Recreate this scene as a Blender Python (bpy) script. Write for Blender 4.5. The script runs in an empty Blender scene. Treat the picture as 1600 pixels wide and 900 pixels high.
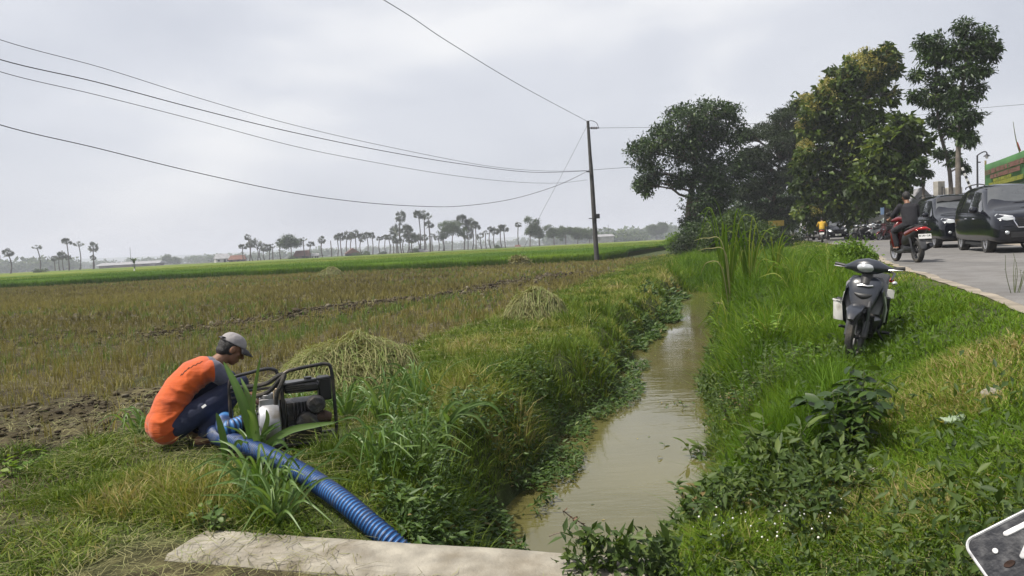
import bpy, bmesh, math, random
import numpy as np
from mathutils import Vector, Matrix, Quaternion

random.seed(7)
rng = np.random.default_rng(7)
sc = bpy.context.scene
C = sc.collection
R_ = math.radians

# ------------------------------------------------------------------ camera
F, HC, ROLL, PITCH = 1164.0, 1.6, R_(2.95), R_(3.29)
cf = np.array([0, math.cos(PITCH), -math.sin(PITCH)])
r0 = np.array([1.0, 0, 0]); u0 = np.array([0, math.sin(PITCH), math.cos(PITCH)])
cR = math.cos(ROLL) * r0 - math.sin(ROLL) * u0
cU = math.sin(ROLL) * r0 + math.cos(ROLL) * u0
CAM = np.array([0, 0, HC])
cd = bpy.data.cameras.new('camera'); cam = bpy.data.objects.new('camera', cd); C.objects.link(cam)
cd.sensor_width = 36.0; cd.lens = F / 1600 * 36.0; cd.clip_start = 0.05; cd.clip_end = 20000
m = Matrix(((cR[0], cU[0], -cf[0], 0), (cR[1], cU[1], -cf[1], 0), (cR[2], cU[2], -cf[2], HC), (0, 0, 0, 1)))
cam.matrix_world = m
sc.camera = cam

def ray(px, py): return cf + cR * (px - 800) / F + cU * (450 - py) / F
def G(px, py, z=0.0):
    """survey helper: where the sight line of a photo pixel meets the level z"""
    d = ray(px, py); return CAM + d * ((z - HC) / d[2])
def D(px, py, y):
    """survey helper: the point of a sight line at depth y"""
    d = ray(px, py); return CAM + d * (y / d[1])

TH = R_(16)                       # the canal runs 16 degrees east of the view axis
ST, CT = math.sin(TH), math.cos(TH)
def uv2xy(u, v): return u * CT + v * ST, -u * ST + v * CT
def xy2uv(x, y): return x * CT - y * ST, x * ST + y * CT

# ------------------------------------------------------------------ noise
_tab = rng.random((256, 256))
def vnoise(x, y):
    xi = np.floor(x).astype(int); yi = np.floor(y).astype(int)
    fx = x - xi; fy = y - yi
    fx = fx * fx * (3 - 2 * fx); fy = fy * fy * (3 - 2 * fy)
    a = _tab[xi & 255, yi & 255]; b = _tab[(xi + 1) & 255, yi & 255]
    c = _tab[xi & 255, (yi + 1) & 255]; d = _tab[(xi + 1) & 255, (yi + 1) & 255]
    return (a * (1 - fx) + b * fx) * (1 - fy) + (c * (1 - fx) + d * fx) * fy
def fbm(x, y, o=3):
    s = 0; a = 0.5; t = 0
    for i in range(o):
        s = s + a * vnoise(x * 2 ** i + 17.3 * i, y * 2 ** i + 5.1 * i); t += a; a *= 0.5
    return s / t
def sstep(a, b, x):
    t = np.clip((x - a) / (b - a), 0, 1); return t * t * (3 - 2 * t)
def seg_dist(px, py, pts):
    best = np.full(np.shape(px), 1e9)
    for (ax, ay), (bx, by) in zip(pts[:-1], pts[1:]):
        dx, dy = bx - ax, by - ay
        t = np.clip(((px - ax) * dx + (py - ay) * dy) / (dx * dx + dy * dy), 0, 1)
        best = np.minimum(best, np.hypot(px - ax - t * dx, py - ay - t * dy))
    return best

# ------------------------------------------------------------------ terrain height
RLU = np.array([0.9, 1.7, 2.95, 3.4, 3.85, 4.7, 6.0, 7.2, 8.2, 5.0, -10.0])
RLV = np.array([-30., -5., 9., 14.2, 20., 26.5, 42., 79., 110., 160., 230.])
def road_left(v): return np.interp(v, RLV, RLU)
def can_l(v): return -1.66 + 0.13 * np.sin(v * 0.7) + 0.10 * np.sin(v * 1.9 + 1) + 0.25 * np.exp(-((v - 4) / 1.2) ** 2)
def can_r(v): return -0.22 + 0.10 * np.sin(v * 0.8 + 2) + 0.06 * np.sin(v * 2.3) - 0.60 * np.exp(-((np.maximum(v, 3.3) - 3.3) / 1.7) ** 2)
WATER_Z = -0.6
mud_line = [tuple(G(*q)[:2]) for q in [(250, 525), (400, 503), (560, 478), (700, 463), (800, 442), (900, 427)]]
green_line = [tuple(G(*q)[:2]) for q in [(240, 590), (400, 548), (470, 522), (560, 497), (640, 480), (740, 462)]]
def height(u, v, rough=True):
    x, y = uv2xy(u, v)
    z = np.zeros(np.shape(u)) + 0.0
    bank = sstep(-6.0, -3.6, u) * (1 - sstep(-2.4, -1.7, u))
    z = z + 0.10 * bank
    z = z + 0.11 * np.exp(-((u + 4.3) / 2.2) ** 2 - ((v - 5.2) / 1.7) ** 2)
    near = np.exp(-(np.hypot(x, y) / 60) ** 2)
    if rough:
        fieldm = (1 - sstep(-5.2, -3.9, u))
        n = fbm(x * 0.9, y * 0.9, 3) - 0.5
        n2 = fbm(x * 3.1, y * 3.1, 3) - 0.5
        soil = np.clip(1 - seg_dist(x, y, mud_line) / (0.8 + y * 0.03), 0, 1)
        patch = sstep(0.44, 0.58, fbm(x * 0.28 + 3, y * 0.28, 2)) * sstep(0, 4, 14 - y) + soil
        z = z + near * fieldm * (0.12 * n + (0.07 + 0.16 * np.clip(patch, 0, 1)) * n2)
        z = z + near * (1 - fieldm) * (0.10 * n + 0.05 * n2)
    # the verge climbs to the road
    uL = road_left(v)
    t = np.clip((u - 0.3) / np.maximum(uL - 0.35 - 0.3, 0.5), 0, 1)
    z = z + np.where(u > 0.3, 0.70 * t ** 1.7, 0) * sstep(-400, -60, -np.abs(v))
    onroad = sstep(uL - 0.35, uL - 0.1, u)
    z = z * (1 - onroad) + onroad * (0.685 * sstep(-400, -60, -np.abs(v)))
    lvl = np.exp(-((v - 3.30) / 0.42) ** 2) * sstep(-5.5, -3.2, u) * (1 - sstep(-1.9, -1.6, u))
    z = z * (1 - lvl) + lvl * 0.088
    # the canal
    cl, cr = can_l(v), can_r(v)
    dep = np.minimum(sstep(0.0, 0.85, u - (cl - 0.55)), sstep(0.0, 1.0, (cr + 0.75) - u))
    dep = dep * sstep(3.28, 3.40, v) * (1 - sstep(29, 35, v))
    z = z * (1 - dep) + dep * (-1.0)
    # level ground on top of the culvert
    top = (1 - sstep(2.9, 3.28, v)) * sstep(-6, -3.2, u) * (1 - sstep(0.4, 1.6, u))
    z = z * (1 - top) + top * 0.09
    return z
def hxy(x, y, rough=True):
    u, v = xy2uv(np.asarray(x, float), np.asarray(y, float)); return height(u, v, rough)

def GT(px, py):
    d = ray(px, py)
    for t in np.arange(2.0, 40, 0.02):
        p = CAM + d * t
        if p[2] <= float(hxy(p[0], p[1])): return Vector(p)
    return Vector(p)

# ------------------------------------------------------------------ object helpers
def tag(o, label=None, cat=None, group=None, kind=None):
    if label: o['label'] = label
    if cat: o['category'] = cat
    if group: o['group'] = group
    if kind: o['kind'] = kind
    return o
def thing(name, label, cat, loc=(0, 0, 0), rz=0.0, group=None, rot=None):
    o = bpy.data.objects.new(name, None); C.objects.link(o)
    o.empty_display_size = 0.1
    o.location = loc; o.rotation_euler = rot if rot else (0, 0, rz)
    return tag(o, label, cat, group)
def kids(o): return [c for c in list(C.objects) if c.parent == o]
def dup(root, loc, rz=0.0, label=None, scale=None):
    r = root.copy(); C.objects.link(r); r.location = loc; r.rotation_euler = (0, 0, rz)
    if label: r['label'] = label
    if scale: r.scale = scale if hasattr(scale, '__len__') else (scale,) * 3
    for ch in list(root.children):
        c = ch.copy(); C.objects.link(c); c.parent = r
        for g in list(ch.children):
            d = g.copy(); C.objects.link(d); d.parent = c
    return r

def link_mesh(name, me, mats=None, parent=None):
    o = bpy.data.objects.new(name, me); C.objects.link(o)
    for mt in (mats if isinstance(mats, (list, tuple)) else [mats]):
        if mt: me.materials.append(mt)
    if parent: o.parent = parent
    return o

def np_mesh(name, V, Fc, mat, rnd=None, parent=None, smooth=False):
    """V (n,3), Fc (m,k) -> mesh object; rnd is one value per vertex"""
    me = bpy.data.meshes.new(name)
    V = np.ascontiguousarray(V, dtype=np.float32); Fc = np.ascontiguousarray(Fc, dtype=np.int32)
    k = Fc.shape[1]
    me.vertices.add(len(V)); me.vertices.foreach_set('co', V.ravel())
    me.loops.add(Fc.size); me.loops.foreach_set('vertex_index', Fc.ravel())
    me.polygons.add(len(Fc)); me.polygons.foreach_set('loop_start', np.arange(0, Fc.size, k, dtype=np.int32))
    if smooth: me.polygons.foreach_set('use_smooth', np.ones(len(Fc), dtype=bool))
    if rnd is not None:
        a = me.attributes.new('rnd', 'FLOAT', 'POINT'); a.data.foreach_set('value', np.ascontiguousarray(rnd, dtype=np.float32))
    me.update(calc_edges=True); me.validate()
    return link_mesh(name, me, mat, parent)

class MB:
    """collects shapes into one mesh"""
    def __init__(s): s.v = []; s.f = []; s.mi = []; s.cur = 0
    def add(s, vs, fs):
        o = len(s.v); s.v += [tuple(map(float, v)) for v in vs]
        for f in fs: s.f.append([i + o for i in f]); s.mi.append(s.cur)
        return s
    def box(s, c, size, rot=None):
        hx, hy, hz = [a / 2 for a in size]
        vs = [Vector((x, y, z)) for x in (-hx, hx) for y in (-hy, hy) for z in (-hz, hz)]
        if rot is not None: vs = [rot @ v for v in vs]
        return s.add([v + Vector(c) for v in vs], [(0, 1, 3, 2), (4, 6, 7, 5), (0, 4, 5, 1), (2, 3, 7, 6), (0, 2, 6, 4), (1, 5, 7, 3)])
    def loft(s, path, ra, rb=None, n=12, up=(0, 0, 1), caps=True, power=2.0):
        """superellipse rings along a path; ra across (side), rb along the ring's up"""
        path = [Vector(p) for p in path]; k = len(path)
        ra = ra if hasattr(ra, '__len__') else [ra] * k
        rb = ra if rb is None else (rb if hasattr(rb, '__len__') else [rb] * k)
        up = Vector(up); vs = []; fs = []; prev = None
        for i, p in enumerate(path):
            t = (path[min(i + 1, k - 1)] - path[max(i - 1, 0)])
            t = t.normalized() if t.length > 1e-9 else Vector((0, 0, 1))
            if prev is None:
                side = t.cross(up)
                if side.length < 1e-3: side = t.cross(Vector((1, 0, 0)))
                if side.length < 1e-3: side = t.cross(Vector((0, 1, 0)))
            else:
                side = prev - t * prev.dot(t)
            side.normalize(); prev = side; w = side.cross(t).normalized()
            for j in range(n):
                a = 2 * math.pi * j / n; ca, sa = math.cos(a), math.sin(a)
                e = 2.0 / power
                x = math.copysign(abs(ca) ** e, ca) * ra[i]; y = math.copysign(abs(sa) ** e, sa) * rb[i]
                vs.append(p + side * x + w * y)
        for i in range(k - 1):
            for j in range(n):
                a = i * n + j; b = i * n + (j + 1) % n
                fs.append((a, b, b + n, a + n))
        if caps:
            fs.append(tuple(range(n - 1, -1, -1))); fs.append(tuple(range((k - 1) * n, k * n)))
        return s.add(vs, fs)
    def tube(s, path, r, n=8, caps=True): return s.loft(path, r, None, n, caps=caps)
    def ball(s, c, r, nu=12, nv=8, rot=None):
        r = r if hasattr(r, '__len__') else (r, r, r); vs = []; fs = []
        for i in range(nv + 1):
            ph = math.pi * i / nv
            for j in range(nu):
                th = 2 * math.pi * j / nu
                p = Vector((r[0] * math.sin(ph) * math.cos(th), r[1] * math.sin(ph) * math.sin(th), r[2] * math.cos(ph)))
                if rot is not None: p = rot @ p
                vs.append(p + Vector(c))
        for i in range(nv):
            for j in range(nu):
                a = i * nu + j; b = i * nu + (j + 1) % nu
                fs.append((a, a + nu, b + nu, b))
        return s.add(vs, fs)
    def capsule(s, a, ra, b, rb, n=12):
        a = Vector(a); b = Vector(b); d = (b - a)
        if d.length < 1e-6: return s.ball(a, ra, n, 8)
        d.normalize(); path = []; rad = []
        for k in range(5):
            t = math.pi / 2 * k / 4; path.append(a - d * ra * math.cos(t)); rad.append(max(ra * math.sin(t), ra * 0.05))
        for k in range(5):
            t = math.pi / 2 * k / 4; path.append(b + d * rb * math.sin(t)); rad.append(max(rb * math.cos(t), rb * 0.05))
        return s.loft(path, rad, None, n)
    def lathe(s, prof, c=(0, 0, 0), axis=(0, 0, 1), n=20, close=False):
        """prof: (radius, height) pairs around an axis through c"""
        ax = Vector(axis).normalized(); q = Vector((0, 0, 1)).rotation_difference(ax); vs = []; fs = []
        for r, h in prof:
            for j in range(n):
                a = 2 * math.pi * j / n
                vs.append(q @ Vector((r * math.cos(a), r * math.sin(a), h)) + Vector(c))
        k = len(prof)
        for i in range(k - 1 + (1 if close else 0)):
            for j in range(n):
                a = i * n + j; b = i * n + (j + 1) % n; i2 = (i + 1) % k
                fs.append((a, b, i2 * n + (j + 1) % n, i2 * n + j))
        return s.add(vs, fs)
    def prism(s, poly, d, o=(0, 0, 0), ex=(1, 0, 0), ey=(0, 0, 1)):
        """polygon in the plane (ex, ey) through o, thickness d along ex x ey"""
        ex = Vector(ex); ey = Vector(ey); nz = ex.cross(ey).normalized(); o = Vector(o); n = len(poly)
        a = [o + ex * p[0] + ey * p[1] - nz * d / 2 for p in poly]; b = [p + nz * d for p in a]
        fs = [tuple(range(n - 1, -1, -1)), tuple(range(n, 2 * n))]
        for i in range(n): j = (i + 1) % n; fs.append((i, j, n + j, n + i))
        return s.add(a + b, fs)
    def mesh(s, name, smooth=True, angle=38):
        me = bpy.data.meshes.new(name); me.from_pydata(s.v, [], s.f)
        bm = bmesh.new(); bm.from_mesh(me); bmesh.ops.recalc_face_normals(bm, faces=bm.faces); bm.to_mesh(me); bm.free()
        if any(s.mi): me.polygons.foreach_set('material_index', s.mi)
        if smooth:
            me.polygons.foreach_set('use_smooth', [True] * len(me.polygons)); me.set_sharp_from_angle(angle=R_(angle))
        me.update(); return me
    def build(s, name, mats, parent=None, bevel=0, smooth=True, sub=0, loc=None, angle=38):
        o = link_mesh(name, s.mesh(name, smooth, angle), mats, parent)
        if loc is not None: o.location = loc
        if bevel:
            b = o.modifiers.new('bevel', 'BEVEL'); b.width = bevel; b.segments = 2; b.limit_method = 'ANGLE'; b.angle_limit = R_(35)
        if sub:
            b = o.modifiers.new('sub', 'SUBSURF'); b.levels = sub; b.render_levels = sub
        return o
    def organic(s, name, mats, parent=None, voxel=0.01, it=6, fac=0.5):
        """one continuous skin round all the collected shapes"""
        o = link_mesh(name, s.mesh(name), mats, None)
        md = o.modifiers.new('r', 'REMESH'); md.mode = 'VOXEL'; md.voxel_size = voxel; md.use_smooth_shade = True
        ms = o.modifiers.new('s', 'SMOOTH'); ms.iterations = it; ms.factor = fac
        return bake(o, parent)
def bake(o, parent=None):
    dg = bpy.context.evaluated_depsgraph_get(); dg.update()
    me = bpy.data.meshes.new_from_object(o.evaluated_get(dg)); old = o.data
    o.modifiers.clear(); o.data = me; me.name = o.name
    bpy.data.meshes.remove(old)
    me.polygons.foreach_set('use_smooth', [True] * len(me.polygons))
    if parent: o.parent = parent
    return o

def spline(pts, n):
    """Catmull-Rom through pts, n samples per span"""
    P = [Vector(p) for p in pts]; out = []
    for i in range(len(P) - 1):
        a = P[max(i - 1, 0)]; b = P[i]; c = P[i + 1]; d = P[min(i + 2, len(P) - 1)]
        for k in range(n):
            t = k / n
            out.append(0.5 * ((2 * b) + (c - a) * t + (2 * a - 5 * b + 4 * c - d) * t * t + (3 * b - a - 3 * c + d) * t ** 3))
    out.append(P[-1]); return out

# ------------------------------------------------------------------ materials
def new_mat(name):
    m = bpy.data.materials.new(name); m.use_nodes = True; nt = m.node_tree
    return m, nt, nt.nodes, nt.links, nt.nodes['Principled BSDF']
def ramp(ns, stops):
    r = ns.new('ShaderNodeValToRGB'); e = r.color_ramp.elements
    while len(e) < len(stops): e.new(0.5)
    for i, (p, c) in enumerate(stops):
        e[i].position = p; e[i].color = (*c, 1)
    return r
def noise_node(ns, ls, scale, detail=4, coord='Object', dist=0.0, stretch=None):
    tc = ns.new('ShaderNodeTexCoord'); n = ns.new('ShaderNodeTexNoise')
    n.inputs['Scale'].default_value = scale; n.inputs['Detail'].default_value = detail; n.inputs['Distortion'].default_value = dist
    if stretch:
        mp = ns.new('ShaderNodeMapping'); mp.inputs['Scale'].default_value = stretch
        ls.new(tc.outputs[coord], mp.inputs[0]); ls.new(mp.outputs[0], n.inputs['Vector'])
    else: ls.new(tc.outputs[coord], n.inputs['Vector'])
    return n
def mat(name, col, rough=0.6, metal=0.0, var=0.18, scale=8.0, bump=0.0, bscale=60.0, spec=0.5, coat=0.0, dirt=None, dirt_scale=5.0):
    m, nt, ns, ls, b = new_mat(name)
    n = noise_node(ns, ls, scale)
    lo = tuple(max(c * (1 - var), 0) for c in col); hi = tuple(min(c * (1 + var), 1) for c in col)
    r = ramp(ns, [(0.3, lo), (0.7, hi)]); ls.new(n.outputs['Fac'], r.inputs[0]); out = r.outputs[0]
    if dirt:
        d = noise_node(ns, ls, dirt_scale, 6); dr = ramp(ns, [(0.48, (0, 0, 0)), (0.7, (1, 1, 1))]); ls.new(d.outputs['Fac'], dr.inputs[0])
        mx = ns.new('ShaderNodeMixRGB'); ls.new(dr.outputs[0], mx.inputs[0]); ls.new(out, mx.inputs[1]); mx.inputs[2].default_value = (*dirt, 1); out = mx.outputs[0]
    ls.new(out, b.inputs['Base Color'])
    b.inputs['Roughness'].default_value = rough; b.inputs['Metallic'].default_value = metal
    b.inputs['Specular IOR Level'].default_value = spec; b.inputs['Coat Weight'].default_value = coat; b.inputs['Coat Roughness'].default_value = 0.05
    if bump:
        n2 = noise_node(ns, ls, bscale, 5); bp = ns.new('ShaderNodeBump'); bp.inputs['Strength'].default_value = bump; bp.inputs['Distance'].default_value = 0.02
        ls.new(n2.outputs['Fac'], bp.inputs['Height']); ls.new(bp.outputs[0], b.inputs['Normal'])
    return m
def leafmat(name, stops, trans=0.32, rough=0.55, spec=0.3):
    m, nt, ns, ls, b = new_mat(name)
    at = ns.new('ShaderNodeAttribute'); at.attribute_name = 'rnd'
    r = ramp(ns, stops); ls.new(at.outputs['Fac'], r.inputs[0])
    ls.new(r.outputs[0], b.inputs['Base Color']); b.inputs['Roughness'].default_value = rough; b.inputs['Specular IOR Level'].default_value = spec
    if trans > 0:
        t = ns.new('ShaderNodeBsdfTranslucent'); mx = ns.new('ShaderNodeMixShader'); mx.inputs[0].default_value = trans
        g = ns.new('ShaderNodeMixRGB'); g.blend_type = 'MULTIPLY'; g.inputs[0].default_value = 1; g.inputs[2].default_value = (1.5, 1.45, 0.7, 1)
        ls.new(r.outputs[0], g.inputs[1]); ls.new(g.outputs[0], t.inputs[0])
        ls.new(b.outputs[0], mx.inputs[1]); ls.new(t.outputs[0], mx.inputs[2]); ls.new(mx.outputs[0], ns['Material Output'].inputs['Surface'])
    return m

# ------------------------------------------------------------------ light
SUN = Vector((-0.50, -0.14, 0.85)).normalized()
w = bpy.data.worlds.new('World'); sc.world = w; w.use_nodes = True
ns, ls = w.node_tree.nodes, w.node_tree.links
bg = ns['Background']; bg.inputs['Strength'].default_value = 0.1
sky = ns.new('ShaderNodeTexSky'); sky.sky_type = 'NISHITA'; sky.sun_disc = False
sky.sun_elevation = math.asin(SUN.z); sky.sun_rotation = math.atan2(SUN.x, SUN.y) % (2 * math.pi)
sky.dust_density = 4.0; sky.air_density = 1.0
tc = ns.new('ShaderNodeTexCoord'); mp = ns.new('ShaderNodeMapping'); mp.inputs['Scale'].default_value = (1.0, 1.0, 2.6)
ls.new(tc.outputs['Generated'], mp.inputs[0])
nz = ns.new('ShaderNodeTexNoise'); nz.inputs['Scale'].default_value = 2.3; nz.inputs['Detail'].default_value = 6; nz.inputs['Roughness'].default_value = 0.45; nz.inputs['Distortion'].default_value = 0.25
ls.new(mp.outputs[0], nz.inputs['Vector'])
cr_ = ramp(ns, [(0.34, (5.0, 5.2, 5.75)), (0.52, (6.0, 6.15, 6.6)), (0.66, (7.6, 7.6, 7.7))]); ls.new(nz.outputs['Fac'], cr_.inputs[0])
mxw = ns.new('ShaderNodeMixRGB'); mxw.inputs[0].default_value = 0.88
ls.new(sky.outputs[0], mxw.inputs[1]); ls.new(cr_.outputs[0], mxw.inputs[2]); ls.new(mxw.outputs[0], bg.inputs['Color'])
sl = bpy.data.lights.new('sun', 'SUN'); sl.energy = 5.0; sl.angle = R_(0.9); sl.color = (1.0, 0.94, 0.84)
so = bpy.data.objects.new('sun', sl); C.objects.link(so); so.rotation_euler = SUN.to_track_quat('Z', 'Y').to_euler(); so.location = (-30, -10, 60)
vs_ = sc.view_settings; vs_.view_transform = 'Standard'; vs_.look = 'None'; vs_.exposure = 0.40; vs_.gamma = 1; vs_.use_curve_mapping = False
sc.render.engine = 'CYCLES'
cy = sc.cycles; cy.max_bounces = 6; cy.diffuse_bounces = 3; cy.glossy_bounces = 3; cy.transmission_bounces = 4; cy.transparent_max_bounces = 4; cy.volume_bounces = 0
cy.use_adaptive_sampling = True; cy.adaptive_threshold = 0.015
try: cy.use_denoising = True; cy.denoiser = 'OPENIMAGEDENOISE'
except Exception: pass
# ================================================================== ground, road, water
def graded(lo, hi, near_lo, near_hi, d, g=1.09):
    a = list(np.arange(near_lo, near_hi + 1e-6, d)); s = d; x = near_hi; up = []
    while x < hi: s *= g; x += s; up.append(x)
    s = d; x = near_lo; dn = []
    while x > lo: s *= g; x -= s; dn.append(x)
    return np.array(dn[::-1] + a + up)
gu = graded(-4000, 4000, -13, 4.2, 0.07, 1.05)
gv = graded(-60, 4500, 0.5, 13, 0.075, 1.028)
U, V = np.meshgrid(gu, gv); Z = height(U, V)
X, Y = uv2xy(U, V)
nu_, nv_ = len(gu), len(gv)
idx = np.arange(nu_ * nv_).reshape(nv_, nu_)
quads = np.stack([idx[:-1, :-1], idx[:-1, 1:], idx[1:, 1:], idx[1:, :-1]], -1).reshape(-1, 4)
Xf, Yf, Uf, Vf = X.ravel(), Y.ravel(), U.ravel(), V.ravel()
green = sstep(-4.6, -3.4, Uf)
green = np.maximum(green, 0.8 * np.clip(1 - seg_dist(Xf, Yf, green_line) / (0.35 + 0.012 * Yf), 0, 1))
green = green * (1 - 0.95 * (1 - sstep(3.15, 3.4, Vf)) * sstep(-3.6, -2.6, Uf) * (1 - sstep(-0.9, -0.3, Uf)))
green = np.maximum(green, sstep(50, 60, Vf) * sstep(-9.5, -8, Uf))
green = np.maximum(green, sstep(95, 300, np.hypot(Xf, Yf)) * 0.9)
gm, nt, ns, ls, b = new_mat('soil_and_turf')
at = ns.new('ShaderNodeAttribute'); at.attribute_name = 'rnd'
n1 = noise_node(ns, ls, 0.9, 8); n2 = noise_node(ns, ls, 9.0, 6); n3 = noise_node(ns, ls, 45, 4)
soil = ramp(ns, [(0.30, (0.024, 0.019, 0.012)), (0.52, (0.052, 0.043, 0.024)), (0.70, (0.125, 0.110, 0.052))])
mixn = ns.new('ShaderNodeMixRGB'); mixn.inputs[0].default_value = 0.55; ls.new(n1.outputs['Fac'], mixn.inputs[1]); ls.new(n2.outputs['Fac'], mixn.inputs[2]); ls.new(mixn.outputs[0], soil.inputs[0])
turf = ramp(ns, [(0.33, (0.022, 0.028, 0.010)), (0.52, (0.042, 0.056, 0.016)), (0.7, (0.095, 0.095, 0.038))]); ls.new(mixn.outputs[0], turf.inputs[0])
mx = ns.new('ShaderNodeMixRGB'); ls.new(at.outputs['Fac'], mx.inputs[0]); ls.new(soil.outputs[0], mx.inputs[1]); ls.new(turf.outputs[0], mx.inputs[2])
ls.new(mx.outputs[0], b.inputs['Base Color']); b.inputs['Roughness'].default_value = 0.95; b.inputs['Specular IOR Level'].default_value = 0.15
bp = ns.new('ShaderNodeBump'); bp.inputs['Strength'].default_value = 0.6; bp.inputs['Distance'].default_value = 0.03
ls.new(n3.outputs['Fac'], bp.inputs['Height']); ls.new(bp.outputs[0], b.inputs['Normal'])
ground = np_mesh('ground', np.stack([Xf, Yf, Z.ravel()], -1), quads, gm, green, smooth=True)
tag(ground, kind='structure')

# road sheet with a worn uneven edge, following the verge line
rv = np.concatenate([np.arange(-30, 60, 0.25), np.arange(60, 235, 1.5)])
rl = road_left(rv) + 0.10 * (fbm(rv * 1.1, rv * 0 + 3, 3) - 0.5) * 2
rows = []
tt = np.array([0, 0.02, 0.1, 0.25, 0.5, 0.75, 1.0])
RW = 4.6 + 0 * rv
RU = rl[:, None] + tt[None, :] * RW[:, None]; RV = np.repeat(rv[:, None], len(tt), 1)
rx, ry = uv2xy(RU, RV)
rz = np.where(tt[None, :] == 0, 0.66, 0.715 + 0.02 * np.sin(tt[None, :] * math.pi)) + 0 * RU
ii = np.arange(RU.size).reshape(RU.shape)
rq = np.stack([ii[:-1, :-1], ii[:-1, 1:], ii[1:, 1:], ii[1:, :-1]], -1).reshape(-1, 4)
am, nt, ns, ls, b = new_mat('worn_asphalt')
n1 = noise_node(ns, ls, 0.45, 6, stretch=(1, 0.35, 1)); n2 = noise_node(ns, ls, 70, 3); n4 = noise_node(ns, ls, 2.5, 7)
r1 = ramp(ns, [(0.3, (0.115, 0.112, 0.11)), (0.55, (0.155, 0.15, 0.145)), (0.72, (0.19, 0.18, 0.165))]); ls.new(n1.outputs['Fac'], r1.inputs[0])
r2 = ramp(ns, [(0.3, (0.72, 0.72, 0.72)), (0.7, (1.15, 1.15, 1.15))]); ls.new(n2.outputs['Fac'], r2.inputs[0])
r4 = ramp(ns, [(0.35, (0.8, 0.78, 0.76)), (0.6, (1.05, 1.05, 1.05))]); ls.new(n4.outputs['Fac'], r4.inputs[0])
mm = ns.new('ShaderNodeMixRGB'); mm.blend_type = 'MULTIPLY'; mm.inputs[0].default_value = 1; ls.new(r1.outputs[0], mm.inputs[1]); ls.new(r2.outputs[0], mm.inputs[2])
mm2 = ns.new('ShaderNodeMixRGB'); mm2.blend_type = 'MULTIPLY'; mm2.inputs[0].default_value = 1; ls.new(mm.outputs[0], mm2.inputs[1]); ls.new(r4.outputs[0], mm2.inputs[2])
ls.new(mm2.outputs[0], b.inputs['Base Color']); b.inputs['Roughness'].default_value = 0.85
bp = ns.new('ShaderNodeBump'); bp.inputs['Strength'].default_value = 0.35; bp.inputs['Distance'].default_value = 0.01; ls.new(n2.outputs['Fac'], bp.inputs['Height']); ls.new(bp.outputs[0], b.inputs['Normal'])
road = np_mesh('road', np.stack([rx, ry, rz], -1).reshape(-1, 3), rq, am, smooth=True); tag(road, kind='structure')
# dusty gravel shoulder beyond and before the asphalt
def shoulder(name, off0, off1, z, m):
    RU = rl[:, None] + np.array([off0, (off0 + off1) / 2, off1])[None, :] + 0.12 * (fbm(rv * 0.8, rv * 0 + 9, 3)[:, None] - 0.5); RV = np.repeat(rv[:, None], 3, 1)
    x, y = uv2xy(RU, RV); zz = z + 0 * x
    i = np.arange(x.size).reshape(x.shape); q = np.stack([i[:-1, :-1], i[:-1, 1:], i[1:, 1:], i[1:, :-1]], -1).reshape(-1, 4)
    o = np_mesh(name, np.stack([x, y, zz], -1).reshape(-1, 3), q, m, smooth=True); tag(o, kind='structure'); return o
dust = mat('dusty_gravel', (0.22, 0.19, 0.15), 0.95, var=0.35, scale=3.0, bump=0.5, bscale=50)
shoulder('road_shoulder', 4.55, 7.6, 0.7035, dust)
shoulder('road_edge_path', -0.10, 0.08, 0.699, dust)

# water
wm, nt, ns, ls, b = new_mat('turbid_water')
b.inputs['Roughness'].default_value = 0.035; b.inputs['IOR'].default_value = 1.38; b.inputs['Specular IOR Level'].default_value = 0.75
n1 = noise_node(ns, ls, 0.8, 4); r1 = ramp(ns, [(0.35, (0.080, 0.074, 0.026)), (0.7, (0.108, 0.098, 0.038))]); ls.new(n1.outputs['Fac'], r1.inputs[0]); ls.new(r1.outputs[0], b.inputs['Base Color'])
na = noise_node(ns, ls, 3.0, 3, dist=0.4, stretch=(0.7, 2.6, 1)); nb = noise_node(ns, ls, 18, 2, stretch=(0.6, 1.6, 1))
ma = ns.new('ShaderNodeMath'); ma.operation = 'MULTIPLY_ADD'; ma.inputs[1].default_value = 0.18; ls.new(nb.outputs['Fac'], ma.inputs[0]); ls.new(na.outputs['Fac'], ma.inputs[2])
bp = ns.new('ShaderNodeBump'); bp.inputs['Strength'].default_value = 0.085; bp.inputs['Distance'].default_value = 0.05; ls.new(ma.outputs[0], bp.inputs['Height']); ls.new(bp.outputs[0], b.inputs['Normal'])
nc = noise_node(ns, ls, 0.55, 3, dist=0.5); rc_ = ramp(ns, [(0.40, (0.012, 0.012, 0.012)), (0.62, (0.14, 0.14, 0.14))]); ls.new(nc.outputs['Fac'], rc_.inputs[0]); ls.new(rc_.outputs[0], bp.inputs['Strength'])
wv = np.arange(3.3, 36, 0.5); wu = np.array([-2.6, -1.8, -1.0, -0.2, 0.9])
WU, WV = np.meshgrid(wu, wv); x, y = uv2xy(WU, WV)
i = np.arange(x.size).reshape(x.shape); q = np.stack([i[:-1, :-1], i[:-1, 1:], i[1:, 1:], i[1:, :-1]], -1).reshape(-1, 4)
tag(np_mesh('canal_water', np.stack([x, y, np.full_like(x, WATER_Z)], -1).reshape(-1, 3), q, wm, smooth=True), kind='structure')

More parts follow.
